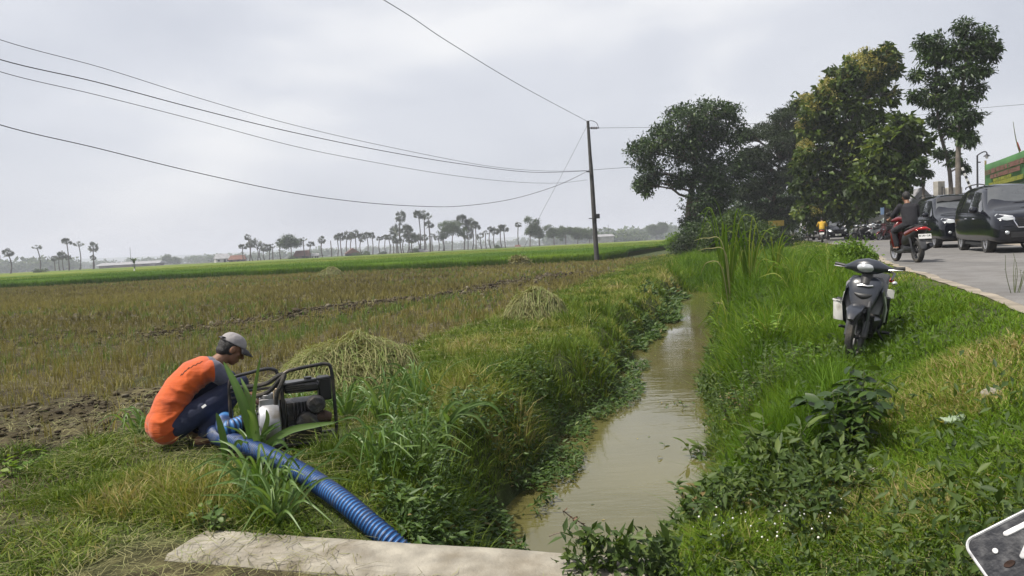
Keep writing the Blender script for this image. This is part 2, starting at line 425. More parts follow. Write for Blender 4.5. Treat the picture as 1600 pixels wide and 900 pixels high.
# concrete kerb of the culvert the photographer stands on
conc = mat('weathered_concrete', (0.25, 0.23, 0.19), 0.95, var=0.3, scale=7, bump=0.3, bscale=60, dirt=(0.13, 0.108, 0.075), dirt_scale=3.2)
k = MB(); n = 40; secs = []
for s in range(n + 1):
    uu = -2.78 + s * (2.40 / n)
    w0 = 3.42 + 0.004 * math.sin(s * 0.3) + 0.003 * random.random(); zt = 0.125 + 0.002 * math.sin(s * 0.5) + 0.002 * random.random()
    prof = [(3.05, -0.2), (3.05, zt - 0.03), (3.07, zt - 0.006), (3.25, zt + 0.002), (w0 - 0.05, zt), (w0 - 0.012, zt - 0.012), (w0, zt - 0.05), (w0, -1.0)]
    secs.append([(*uv2xy(uu, vv), zz) for vv, zz in prof])
vs = [p for s in secs for p in s]; m_ = 8
fs = [(i * m_ + j, i * m_ + j + 1, (i + 1) * m_ + j + 1, (i + 1) * m_ + j) for i in range(n) for j in range(m_ - 1)]
fs += [tuple(range(m_)), tuple(range(n * m_ + m_ - 1, n * m_ - 1, -1))]
k.add(vs, fs)
tag(k.build('culvert_kerb', conc, angle=28), 'pale weathered concrete culvert kerb crossing the canal end', 'culvert kerb')

# ================================================================== blades
def blades(P, head, H, W, bend, seg=2, twist=None, rnd=None, tip=0.0):
    """P (n,3) roots; curved tapering blades as triangles"""
    n = len(P); tw = twist if twist is not None else rng.uniform(0, 6.283, n)
    dx, dy = np.cos(head), np.sin(head); sx, sy = np.cos(tw), np.sin(tw)
    L = seg * 2 + 1; V = np.zeros((n, L, 3))
    for i in range(seg):
        t = i / seg; off = bend * H * t ** 2; zz = H * (t - 0.35 * np.minimum(bend, 1.2) * t ** 2.2)
        wd = W * (1 - t) ** 0.6 * (0.75 + 0.6 * t if i else 0.8) * 0.5
        cx = P[:, 0] + dx * off; cy_ = P[:, 1] + dy * off; cz = P[:, 2] + zz
        V[:, 2 * i, 0] = cx - sx * wd; V[:, 2 * i, 1] = cy_ - sy * wd; V[:, 2 * i, 2] = cz
        V[:, 2 * i + 1, 0] = cx + sx * wd; V[:, 2 * i + 1, 1] = cy_ + sy * wd; V[:, 2 * i + 1, 2] = cz
    off = bend * H; zz = H * (1 - 0.35 * np.minimum(bend, 1.2) - 0.12 * np.maximum(bend - 0.6, 0))
    V[:, -1, 0] = P[:, 0] + dx * off; V[:, -1, 1] = P[:, 1] + dy * off; V[:, -1, 2] = P[:, 2] + zz
    f = []
    for i in range(seg - 1): a = 2 * i; f += [(a, a + 1, a + 3), (a, a + 3, a + 2)]
    f.append((2 * seg - 2, 2 * seg - 1, 2 * seg))
    f = np.array(f); Fc = (np.arange(n)[:, None, None] * L + f[None]).reshape(-1, 3)
    r = rnd if rnd is not None else rng.random(n)
    return V.reshape(-1, 3), Fc, np.repeat(np.clip(r, 0, 1), L)
def join(parts):
    V, Fc, Rr, o = [], [], [], 0
    for v, f, r in parts: V.append(v); Fc.append(f + o); Rr.append(r); o += len(v)
    return np.concatenate(V), np.concatenate(Fc), np.concatenate(Rr)
def scatter(n, u0, u1, v0, v1, power=1.6, dmin=3.0):
    """random roots, denser near, thinning with distance down the canal"""
    v = []; tot = 0
    q = rng.random(n); a = 1 - power
    if abs(a) < 1e-3: vv = v0 * (v1 / v0) ** q
    else: vv = (v0 ** a + q * (v1 ** a - v0 ** a)) ** (1 / a)
    uu = rng.uniform(0, 1, n)
    lo = u0(vv) if callable(u0) else u0; hi = u1(vv) if callable(u1) else u1
    uu = lo + uu * (hi - lo); return uu, vv
def rootz(u, v):
    x, y = uv2xy(u, v); return np.stack([x, y, height(u, v) - 0.015], -1)
def leaves(P, dirv, L, W, nrm, fold=0.25, rnd=None):
    """folded leaf: base, two side points, tip"""
    n = len(P); d = dirv / np.linalg.norm(dirv, axis=1, keepdims=True)
    s = np.cross(d, nrm); s /= np.maximum(np.linalg.norm(s, axis=1, keepdims=True), 1e-6); up = np.cross(s, d)
    V = np.zeros((n, 4, 3)); L = np.asarray(L)[:, None] if np.ndim(L) else L; W = np.asarray(W)[:, None] if np.ndim(W) else W
    V[:, 0] = P; V[:, 2] = P + d * L - up * L * 0.12
    V[:, 1] = P + d * L * 0.45 + s * W * 0.5 + up * W * fold; V[:, 3] = P + d * L * 0.45 - s * W * 0.5 + up * W * fold
    f = np.array([(0, 1, 2), (0, 2, 3)]); Fc = (np.arange(n)[:, None, None] * 4 + f[None]).reshape(-1, 3)
    r = rnd if rnd is not None else rng.random(n)
    return V.reshape(-1, 3), Fc, np.repeat(np.clip(r, 0, 1), 4)
def rdir(n, up=0.0):
    d = rng.normal(size=(n, 3)); d[:, 2] += up; return d / np.linalg.norm(d, axis=1, keepdims=True)

GREEN = [(0.0, (0.030, 0.060, 0.010)), (0.35, (0.070, 0.130, 0.018)), (0.7, (0.125, 0.205, 0.028)), (0.9, (0.20, 0.235, 0.055)), (1.0, (0.33, 0.28, 0.13))]
m_lawn = leafmat('verge_grass_leaf', [(0.0, (0.026, 0.060, 0.006)), (0.3, (0.075, 0.145, 0.012)), (0.66, (0.115, 0.195, 0.014)), (0.86, (0.175, 0.215, 0.036)), (1.0, (0.34, 0.28, 0.13))], 0.32, 0.6, 0.15)
m_tall = leafmat('tall_grass_leaf', [(0.0, (0.035, 0.080, 0.006)), (0.5, (0.080, 0.155, 0.010)), (0.85, (0.145, 0.215, 0.020)), (1.0, (0.32, 0.30, 0.11))], 0.34, 0.6, 0.15)
m_bank = leafmat('bank_grass_leaf', [(0.0, (0.030, 0.052, 0.008)), (0.3, (0.062, 0.108, 0.012)), (0.62, (0.120, 0.170, 0.022)), (0.86, (0.225, 0.230, 0.065)), (1.0, (0.31, 0.26, 0.12))], 0.26, 0.6, 0.14)
m_weed = leafmat('weed_leaf', [(0.0, (0.022, 0.045, 0.010)), (0.5, (0.05, 0.095, 0.018)), (0.85, (0.095, 0.15, 0.03)), (1.0, (0.19, 0.13, 0.06))], 0.25, 0.5)
m_stub = leafmat('stubble_stem', [(0.0, (0.050, 0.044, 0.015)), (0.35, (0.140, 0.124, 0.036)), (0.65, (0.245, 0.215, 0.066)), (0.82, (0.125, 0.145, 0.030)), (1.0, (0.085, 0.155, 0.022))], 0.2, 0.7)
m_rice = leafmat('rice_leaf', [(0.0, (0.035, 0.090, 0.008)), (0.5, (0.085, 0.160, 0.013)), (0.8, (0.155, 0.205, 0.020)), (1.0, (0.235, 0.24, 0.04))], 0.32, 0.8, 0.08)
m_straw = leafmat('dry_straw', [(0.0, (0.065, 0.062, 0.022)), (0.4, (0.155, 0.150, 0.058)), (0.75, (0.27, 0.255, 0.12)), (1.0, (0.15, 0.20, 0.05))], 0.2, 0.65)

work_line = [tuple(G(*q)[:2]) for q in [(250, 730, .1), (330, 730, .1), (400, 745, .1), (480, 775, .1), (540, 815, .1), (590, 850, .1)]]
pump_line = [tuple(G(*q)[:2]) for q in [(250, 700, .15), (330, 705, .15), (440, 705, .15), (520, 690, .15)]]
def trim(u, v):
    x, y = uv2xy(u, v); d = np.minimum(seg_dist(x, y, work_line), seg_dist(x, y, pump_line)); return 1 - 0.74 * np.exp(-(d / 0.40) ** 2)
def tufted(nc, per, u0, u1, v0, v1, power, Hf, wd, tone, rad=.05, bendr=(.1, .9), seg=3, dref=6., keepf=None, hd0=None):
    uu, vv = scatter(nc, u0, u1, v0, v1, power)
    if keepf is not None: k = keepf(uu, vv); uu, vv = uu[k], vv[k]
    nc = len(uu); d = np.hypot(*uv2xy(uu, vv)); sc_ = np.maximum(1, d / dref) ** .55
    h = Hf(uu, vv) * rng.uniform(.55, 1.35, nc); tn = tone(uu, vv) + rng.normal(0, .13, nc)
    U_ = np.repeat(uu, per); V_ = np.repeat(vv, per); a = rng.uniform(0, 6.283, nc * per); r = np.abs(rng.normal(0, rad, nc * per)) * np.repeat(sc_, per)
    U_ = U_ + np.cos(a) * r; V_ = V_ + np.sin(a) * r; H_ = np.repeat(h, per) * rng.uniform(.45, 1.15, nc * per)
    return blades(rootz(U_, V_), -TH + a + rng.normal(0, .5, nc * per), H_, wd * np.repeat(np.maximum(1, d / dref) ** .8, per) * rng.uniform(.5, 1.5, nc * per), rng.uniform(*bendr, nc * per), seg, rnd=np.clip(np.repeat(tn, per) + rng.normal(0, .09, nc * per), 0, 1))
# --- verge lawn between canal and road
def clump(u, v, s=1.3): x, y = uv2xy(u, v); return fbm(x * s, y * s, 3)
ua, va = scatter(225000, lambda v: np.where(v < 3.4, -0.7, np.where(v < 7, np.minimum(can_r(v) + 0.25, 0.55), 0.55)), lambda v: road_left(v) - 0.12, 1.6, 34, 1.75)
ub, vb = scatter(26000, lambda v: 0.35 + 0 * v, lambda v: road_left(v) + 0.02, 26, 75, 1.1)
u = np.concatenate([ua, ub]); v = np.concatenate([va, vb])
cl = clump(u, v); d = np.hypot(*uv2xy(u, v)); n = len(u)
edge = np.clip((road_left(v) - u) / 1.2, 0.15, 1)
dry = sstep(0.48, 0.64, clump(u + 40, v, 0.55)) * 0.55 + (1 - edge) * 0.25 + sstep(5.8, 3.6, v) * 0.30
keep = rng.random(n) < np.clip(2.4 * cl - 0.35, 0.12, 1) * (0.35 + 0.65 * edge)
u, v, cl, d, edge, dry = [a[keep] for a in (u, v, cl, d, edge, dry)]; n = len(u)
Hh = (0.07 + 0.17 * cl ** 1.5 * rng.uniform(0.5, 1.4, n)) * (0.4 + 0.6 * edge) * (1 + 0.25 * sstep(7, 10, v)); Ww = 0.0085 * np.maximum(1, d / 5.0) ** 0.8 * rng.uniform(0.7, 1.5, n)
lawn = blades(rootz(u, v), rng.uniform(0, 6.28, n), Hh, Ww, rng.uniform(0.2, 1.5, n), 2, rnd=np.clip(0.12 + 0.62 * cl + dry * rng.random(n) + rng.normal(0, 0.13, n), 0, 1))
tag(np_mesh('verge_grass', *lawn[:2], m_lawn, lawn[2]), kind='stuff')

# --- taller sedge on the canal side of the verge
sed = join([tufted(3400, 34, lambda v: can_r(v) + 0.02, lambda v: can_r(v) + 0.75 + np.clip((v - 5) * 0.19, 0, 2.3), 4.8, 60, 1.35, lambda u, v: (0.20 + .68 * np.clip(clump(u, v, .9) - .15, 0, 1)) * np.clip(.66 + v * .04, .8, 1.35), .0085, lambda u, v: .1 + .75 * clump(u, v, 1.4), .055, (.1, .95), 3, 7.,
              lambda u, v: rng.random(len(u)) < np.clip(2.6 * clump(u, v, 1.6) - .5, .1, 1)),
            tufted(700, 36, lambda v: -2.0 + 0 * v, lambda v: .1 + 0 * v, 29.5, 62, 1.2, lambda u, v: .45 + .5 * clump(u, v, .8), .0085, lambda u, v: .15 + .7 * clump(u, v, 1.2), .07, (.1, .9), 3, 7.),
            tufted(900, 30, lambda v: can_r(v) + 0.3, lambda v: road_left(v) - .5, 7.5, 40, 1.3, lambda u, v: .10 + .34 * np.clip(clump(u + 5, v, .7) - .3, 0, 1), .0075, lambda u, v: .25 + .5 * clump(u, v, 1.2), .05, (.2, 1.0), 3, 7., lambda u, v: clump(u + 5, v, .7) > .52)])
tag(np_mesh('sedge_grass', *sed[:2], m_tall, sed[2]), kind='stuff')

# --- left bank: mixed grass, drier on the field side, weeds towards the water
ua, va = scatter(100000, lambda v: -4.9 - np.clip(v - 8, 0, 30) * 0.03, lambda v: can_l(v) - 0.12, 3.45, 70, 1.45)
cl = clump(ua, va, 1.1); d = np.hypot(*uv2xy(ua, va)); q = (ua + 4.9) / 3.2
keep = rng.random(len(ua)) < np.clip(2.6 * cl - 0.62, 0.08, 1) * np.where(q < 0.25, 0.6, 1); ua, va, cl, d, q = [a[keep] for a in (ua, va, cl, d, q)]; n = len(ua)
Hh = (0.05 + 0.22 * np.clip(cl - 0.2, 0, 1) ** 1.2) * rng.uniform(0.45, 1.4, n) * trim(ua, va)
dry = sstep(0.48, 0.62, clump(ua + 11, va, 0.7)) * 0.34
bk = blades(rootz(ua, va), rng.uniform(0, 6.28, n), Hh, 0.0085 * np.maximum(1, d / 6) ** 0.8 * rng.uniform(0.5, 1.7, n), rng.uniform(0.2, 1.5, n), 3, rnd=np.clip(0.15 + 0.5 * cl + dry * rng.uniform(0.3, 1.1, n) + rng.normal(0, 0.15, n), 0, 1))
bk = join([bk, tufted(4200, 24, lambda v: -4.7 - np.clip(v - 8, 0, 30) * 0.03, lambda v: can_l(v) - 0.15, 3.5, 70, 1.45, lambda u, v: (.10 + .55 * np.clip(clump(u, v, 1.0) - .22, 0, 1)) * np.clip(.35 + (u + 4.9) / 3.2, .4, 1.05) * trim(u, v), .0080, lambda u, v: .12 + .6 * clump(u, v, 1.3) + .30 * (clump(u + 11, v, .7) > .55), .05, (.12, 1.0), 3, 6., lambda u, v: rng.random(len(u)) < np.clip(2.6 * clump(u, v, 1.3) - .45, .08, 1) * (trim(u, v) > .6))])
tag(np_mesh('bank_grass', *bk[:2], m_bank, bk[2]), kind='stuff')

# --- near left corner: short trampled grass on the culvert end and round the man
ua = rng.uniform(-7.5, -2.2, 60000); va = rng.uniform(1.8, 5.9, 60000)
cl = clump(ua, va, 1.0); cl2 = clump(ua + 30, va + 9, 0.8)
keep = (rng.random(len(ua)) < np.clip(cl * 2.4 - 0.45, 0.04, 1)) & ~((va < 3.32) & (ua > -3.0 - 0.25 * cl)) & (va < 4.3 + 1.6 * sstep(-6.2, -4.6, ua) + .6 * (cl - .5)) ; ua, va, cl, cl2 = [a[keep] for a in (ua, va, cl, cl2)]; n = len(ua)
co = blades(rootz(ua, va), rng.uniform(0, 6.28, n), (0.04 + 0.15 * cl ** 1.3) * rng.uniform(0.5, 1.3, n) * trim(ua, va), 0.0090 * rng.uniform(0.5, 1.7, n), rng.uniform(0.3, 1.7, n), 3, rnd=np.clip(0.10 + 0.40 * cl + 0.95 * (cl2 - 0.42) + rng.normal(0, 0.20, n), 0, 1))
tag(np_mesh('trampled_grass', *co[:2], m_bank, co[2]), kind='stuff')

# --- cut straw lying about
def litter(n, u0, u1, v0, v1, zadd=0.03, L=(0.1, 0.35)):
    uu, vv = scatter(n, u0, u1, v0, v1, 1.0); P = rootz(uu, vv); P[:, 2] += zadd + 0.05 * rng.random(n) ** 2
    h = rng.uniform(0, 6.28, n); l = rng.uniform(*L, n)
    V = np.zeros((n, 5, 3)); dx, dy = np.cos(h), np.sin(h); wv_ = 0.0016 * np.maximum(1, vv / 4)
    k = rng.normal(0, 0.22, n)
    zo = rng.random((3, n)) * 0.03
    for i, (t, s) in enumerate(((0, 1), (0, -1), (0.5, 1), (0.5, -1), (1, 0))):
        o = k * l * (t - t * t) * 4
        V[:, i, 0] = P[:, 0] + dx * l * t - dy * (o + s * wv_); V[:, i, 1] = P[:, 1] + dy * l * t + dx * (o + s * wv_); V[:, i, 2] = P[:, 2] + zo[i // 2]
    f = np.array([(0, 1, 3), (0, 3, 2), (2, 3, 4)]); Fc = (np.arange(n)[:, None, None] * 5 + f[None]).reshape(-1, 3)
    return V.reshape(-1, 3), Fc, np.repeat(rng.random(n), 5)
lt = join([litter(4200, -7.5, -2.4, 2.2, 6.5, 0.03, (0.06, 0.3)), litter(2600, -3.2, 0.6, 2.3, 3.4, 0.022, (0.04, 0.2)), litter(2200, 0.0, 3.0, 2.2, 4.6, 0.03, (0.05, 0.22)), litter(1800, -4.9, -2.2, 4, 14, 0.10), litter(14000, -26, -4.4, 5, 30, 0.02, (0.10, 0.4))])
tag(np_mesh('straw_litter', *lt[:2], m_straw, lt[2]), kind='stuff')

# --- rice stubble: hills of cut stems in rows
def stub_zone(v0, v1, sp, per, u_lo, wmul):
    rows = np.arange(v0, v1, sp); P = []
    for r in rows:
        lo = max(u_lo, -r * 1.15 - 5); us = np.arange(lo, -4.4 - np.clip(r - 8, 0, 30) * 0.03, sp * 0.9)
        P.append(np.stack([us + rng.normal(0, sp * 0.26, len(us)), r + rng.normal(0, sp * 0.26, len(us)) + 0.25 * np.sin(us * 0.21 + r * .05)], -1))
    P = np.concatenate(P); x, y = uv2xy(P[:, 0], P[:, 1])
    md = seg_dist(x, y, mud_line) / (0.5 + y * 0.018); gd = seg_dist(x, y, green_line) / (0.3 + y * 0.010)
    dens = fbm(x * 0.28 + 3, y * 0.28, 2); k = (md > 1.5 * rng.random(len(x))) & (rng.random(len(x)) < np.where(y < 14, np.clip(1.35 - 1.6 * sstep(0.40, 0.56, dens + 0.10 * sstep(13, 7, y)), 0.10, 1), 0.93))
    vf = rice_front(P[:, 0]); k &= P[:, 1] < vf - 0.2
    P, x, y, gd = P[k], x[k], y[k], gd[k]; n = len(P)
    hill = rng.uniform(0.6, 1.25, n) * (0.55 + 0.6 * fbm(x * 0.5, y * 0.5, 2)); gr = np.clip(1 - gd, 0, 1)
    tone = np.clip(0.18 + 0.55 * fbm(x * 0.13 + 7, y * 0.13, 3) + rng.normal(0, 0.12, n), 0, 0.75); tone = np.where(rng.random(n) < gr * 0.9 + 0.30 * (fbm(x * .22, y * .22, 2) > .50), 0.85 + 0.15 * rng.random(n), tone)
    Pr = np.repeat(P, per, 0) + rng.normal(0, 0.038, (n * per, 2)); N = n * per
    hh = np.repeat(hill * np.where(gr > 0.3, 0.34, 0.27), per) * rng.uniform(0.6, 1.15, N)
    return blades(rootz(Pr[:, 0], Pr[:, 1]), rng.uniform(0, 6.28, N), hh, 0.0095 * wmul * rng.uniform(0.7, 1.4, N), rng.uniform(0.0, 0.65, N), 2, rnd=np.clip(np.repeat(tone, per) + rng.normal(0, 0.08, N), 0, 1))
RFU = np.array([-400., -150., -63., -43., -21., -9., -6.6]); RFV = np.array([20., 38., 52.5, 60.0, 56.5, 57.5, 70.])
def rice_front(u): return np.interp(u, RFU, RFV) + 0.5 * np.sin(u * 0.35) + 0.3 * np.sin(u * 1.1)
st = join([stub_zone(4.6, 16, 0.21, 10, -30, 1.15), stub_zone(16, 34, 0.26, 8, -48, 2.1), stub_zone(34, 62, 0.40, 7, -85, 3.8)])
tag(np_mesh('rice_stubble', *st[:2], m_stub, st[2]), kind='stuff')

# --- broken clods of mud on the bare patches
def clods(n, px, py, sz):
    oc = np.array([(1, 0, 0), (-1, 0, 0), (0, 1, 0), (0, -1, 0), (0, 0, 1), (0, 0, -1), (.6, .6, .6), (-.6, .6, .6), (.6, -.6, .6), (-.6, -.6, .6)]); of = np.array([(0, 6, 8), (6, 2, 7), (7, 1, 9), (9, 3, 8), (4, 6, 7), (4, 7, 9), (4, 9, 8), (4, 8, 6), (0, 2, 6), (2, 1, 7), (1, 3, 9), (3, 0, 8), (0, 5, 2), (2, 5, 1), (1, 5, 3), (3, 5, 0)])
    z = hxy(px, py); V = oc[None] * (sz * rng.uniform(.6, 1.3, (3, n))).T[:, None, :] * np.array([1, 1, .6]) * rng.uniform(.7, 1.3, (n, 10, 1)); a = rng.uniform(0, 6.28, n); ca, sa = np.cos(a)[:, None], np.sin(a)[:, None]
    X_ = V[..., 0] * ca - V[..., 1] * sa + px[:, None]; Y_ = V[..., 0] * sa + V[..., 1] * ca + py[:, None]; Z_ = V[..., 2] + (z + sz * .15)[:, None]
    return np.stack([X_, Y_, Z_], -1).reshape(-1, 3), (np.arange(n)[:, None, None] * 10 + of[None]).reshape(-1, 3), np.repeat(rng.random(n), 10)
n = 15000; ml = np.array(mud_line); k = rng.integers(0, len(ml) - 1, n); t = rng.random((n, 1)); P = ml[k] * (1 - t) + ml[k + 1] * t; P = P + rng.normal(0, 1, (n, 2)) * (.45 + P[:, 1:] * .016)
c1 = clods(n, P[:, 0], P[:, 1], np.exp(rng.normal(-3.95, .45, n)) * (1 + P[:, 1] * .022))
n = 26000; vv = rng.uniform(4.8, 15, n); uu = rng.uniform(-17, -4.7, n); x, y = uv2xy(uu, vv); k = fbm(x * .28 + 3, y * .28, 2) + .10 * sstep(13, 7, y) > .43 + .1 * rng.random(n); c2 = clods(k.sum(), x[k], y[k], np.exp(rng.normal(-4.1, .5, k.sum())))
cd_ = join([c1, c2]); tag(np_mesh('mud_clods', *cd_[:2], leafmat('clod_mud', [(0, (0.022, 0.017, 0.011)), (.6, (0.055, 0.044, 0.027)), (.9, (0.095, 0.080, 0.05)), (1, (.15, .135, .10))], 0, .9, .1), cd_[2]), kind='stuff')
# --- standing rice: blades all over the near part, a tufted canopy sheet under them
fu = -np.concatenate([np.arange(7.0, 90, 0.6), np.arange(90, 420, 4)])
rowsv = np.concatenate([np.linspace(0, 1, 60) ** 2 * 240])
RUu = np.repeat(fu[None, :], len(rowsv), 0) ; RVv = rice_front(fu)[None, :] + rowsv[:, None]
RUu = np.where(RUu > -9, np.minimum(RUu, -9 + (RVv - 57) * 0.045), RUu)
x, y = uv2xy(RUu, RVv); zz = 0.50 + 0.16 * fbm(x * 0.35, y * 0.35, 3) + 0.10 * fbm(x * 1.7, y * 1.7, 2); zz[0, :] = -0.05; zz[1, :] = 0.42; 
RVv2 = RVv.copy()
i = np.arange(x.size).reshape(x.shape); q = np.stack([i[:-1, :-1], i[:-1, 1:], i[1:, 1:], i[1:, :-1]], -1).reshape(-1, 4)
canopy = np_mesh('rice_field', np.stack([x, y, zz], -1).reshape(-1, 3), q, m_rice, np.clip(0.35 + 1.1 * (fbm(x.ravel() * 0.05, y.ravel() * 0.12, 3) - 0.45) + 0.35 * sstep(70, 160, y.ravel()), 0, 1), smooth=True)
tag(canopy, kind='stuff')
n = 150000
uu = -7.2 - 90 * rng.random(n) ** 1.2; dv = 130 * rng.random(n) ** 2.6; vv = rice_front(uu) + dv - 0.1
uu = np.where(uu > -9, np.minimum(uu, -9 + (vv - 57) * 0.045), uu)
x, y = uv2xy(uu, vv); d = np.hypot(x, y)
P = np.stack([x, y, np.where(dv < 3, 0.0, 0.42)], -1); Hh = np.where(dv < 3, rng.uniform(0.55, 0.95, n), rng.uniform(0.22, 0.48, n)) * (0.85 + 0.3 * fbm(x * 0.3, y * 0.3, 2))
rc = blades(P, rng.uniform(0, 6.28, n), Hh, 0.028 * (d / 60) * rng.uniform(0.6, 1.5, n), rng.uniform(0.05, 0.6, n), 2, rnd=np.clip(0.22 + 0.9 * (fbm(x * 0.05, y * 0.12, 3) - 0.35) + 0.35 * sstep(68, 130, y) + rng.normal(0, 0.12, n), 0, 1))
tag(np_mesh('rice_plants', *rc[:2], m_rice, rc[2]), kind='stuff')
# ================================================================== trees
bark = mat('grey_bark', (0.12, 0.095, 0.07), 0.9, var=0.4, scale=5, bump=0.8, bscale=14)
bark_pale = mat('pale_bark', (0.115, 0.10, 0.085), 0.9, var=0.35, scale=4, bump=0.6, bscale=14)
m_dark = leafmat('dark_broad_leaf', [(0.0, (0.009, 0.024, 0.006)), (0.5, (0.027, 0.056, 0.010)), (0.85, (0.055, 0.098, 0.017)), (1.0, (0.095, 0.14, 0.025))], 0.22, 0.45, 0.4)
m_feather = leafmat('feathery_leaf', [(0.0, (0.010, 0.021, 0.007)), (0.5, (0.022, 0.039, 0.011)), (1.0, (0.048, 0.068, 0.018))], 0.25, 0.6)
m_teak = leafmat('teak_leaf', [(0.0, (0.018, 0.034, 0.008)), (0.5, (0.055, 0.090, 0.014)), (0.8, (0.105, 0.145, 0.020)), (1.0, (0.17, 0.19, 0.028))], 0.30, 0.5)
m_bloom = leafmat('pale_yellow_bloom', [(0.0, (0.22, 0.20, 0.055)), (0.5, (0.34, 0.31, 0.10)), (1.0, (0.43, 0.41, 0.19))], 0.3, 0.7)
m_bright = leafmat('bright_green_leaf', [(0.0, (0.05, 0.10, 0.012)), (0.5, (0.10, 0.185, 0.02)), (1.0, (0.18, 0.25, 0.035))], 0.35)
m_mid = leafmat('mid_green_leaf', [(0.0, (0.022, 0.045, 0.010)), (0.5, (0.05, 0.085, 0.018)), (1.0, (0.10, 0.14, 0.03))], 0.3)
m_palm = leafmat('palm_fan_leaf', [(0.0, (0.018, 0.028, 0.012)), (0.5, (0.034, 0.048, 0.018)), (0.85, (0.055, 0.07, 0.026)), (1.0, (0.12, 0.09, 0.05))], 0.12, 0.5)

def crown_mesh(name, lobes, mat_, parent, K, per, leaf, elong=0.5, droop=0.0, flat=1.0, sig=0.2, bias=None):
    Ps, Ds, Ns, Rr, Ls = [], [], [], [], []
    for c, r in lobes:
        c = np.array(c); k = max(3, int(K * r ** 1.2)) if K > 0 else -K
        dirs = rdir(k); rr = rng.uniform(0.25, 1.0, k) ** 0.55
        cc = c + dirs * (rr * r)[:, None] * np.array([1, 1, flat])
        m_ = per; s = sig * r ** 0.6
        p = np.repeat(cc, m_, 0) + rng.normal(0, 1, (k * m_, 3)) * s * np.array([1, 1, 0.65 * flat + 0.1])
        out = p - c; out /= np.maximum(np.linalg.norm(out, axis=1, keepdims=True), 1e-6)
        d = rdir(k * m_) + out * 0.7; d[:, 2] -= droop
        nn = rdir(k * m_) * 0.8 + np.array([0, 0, 1.0])
        Ps.append(p); Ds.append(d); Ns.append(nn)
        Rr.append(np.clip(np.repeat(0.42 + rng.normal(0, 0.17, k), m_) + rng.normal(0, 0.13, k * m_), 0, 1)); Ls.append(leaf * rng.uniform(0.6, 1.35, k * m_))
    P = np.concatenate(Ps); L = np.concatenate(Ls)
    V, Fc, r = leaves(P, np.concatenate(Ds), L, L * elong, np.concatenate(Ns), 0.18, np.concatenate(Rr))
    return np_mesh(name, V, Fc, mat_, r, parent)
def limb(mb, a, b, ra, rb, n=6, wob=0.06, seg=5):
    a, b = Vector(a), Vector(b); L = (b - a).length
    pts = [a.lerp(b, i / seg) + Vector(rng.normal(0, wob * L * 0.35, 3)) * (0 < i < seg) + Vector((0, 0, 0.10 * L * math.sin(math.pi * i / seg))) for i in range(seg + 1)]
    mb.tube(pts, [ra + (rb - ra) * i / seg for i in range(seg + 1)], n); return pts
def tree(name, label, y, base_px, lobes_px, leafm, barkm, group=None, tr=0.22, K=9, per=34, leaf=0.22, elong=0.5, droop=0.2, flat=0.85, sig=0.2, depth=0.8, zb=None, trunk_px=None, cat='tree'):
    b = D(base_px[0], base_px[1], y); zg = float(hxy(b[0], b[1])) if zb is None else zb; base = Vector((b[0], b[1], zg - 0.05))
    t = thing(name, label, cat, base, 0, group)
    xs = [l[0] for l in lobes_px]; ys = [l[1] for l in lobes_px]; cx = (min(xs) + max(xs)) / 2; wide = (max(xs) - min(xs)) / 2 + 1
    lobes = []
    for (px, py, r) in lobes_px:
        rm = r * y / F; W = wide * y / F * depth * math.sqrt(max(0.15, 1 - ((px - cx) / (wide * 1.25)) ** 2))
        for k in (-1, 1):
            c = D(px + rng.normal(0, r * 0.12), py + rng.normal(0, r * 0.12), y + k * W * rng.uniform(0.25, 0.75))
            lobes.append((np.array(c) - np.array(base), rm * rng.uniform(0.72, 1.04)))
    tm = MB()
    tp = [D(px, py, y) - np.array(base) for px, py in (trunk_px or [(base_px[0], base_px[1]), ((base_px[0] * 2 + cx) / 3, (base_px[1] * 1.2 + np.mean(ys)) / 2.2), (cx, np.mean(ys))])]
    tp[0] = np.array([tp[0][0], tp[0][1], -0.1]); pts = spline([Vector(p) for p in tp], 6)
    tm.tube(pts, [tr * (1.35 if i == 0 else 1) * (1 - 0.72 * i / (len(pts) - 1)) for i in range(len(pts))], 10)
    for c, r in lobes:
        c = Vector(c); j = min(range(len(pts) // 3, len(pts)), key=lambda q: (pts[q] - c).length + max(0, pts[q].z - c.z + r * 0.5) * 2)
        pp = limb(tm, pts[j], c, tr * 0.34, tr * 0.10)
        for _ in range(4):
            e = c + Vector(rdir(1)[0]) * r * 0.8; limb(tm, pp[3 + (_ % 2)], e, tr * 0.11, tr * 0.04, 4, 0.05, 3)
    tm.build('trunk', barkm, t)
    crown_mesh('crown', lobes, leafm, t, K, per, leaf, elong, droop, flat, sig)
    return t, lobes

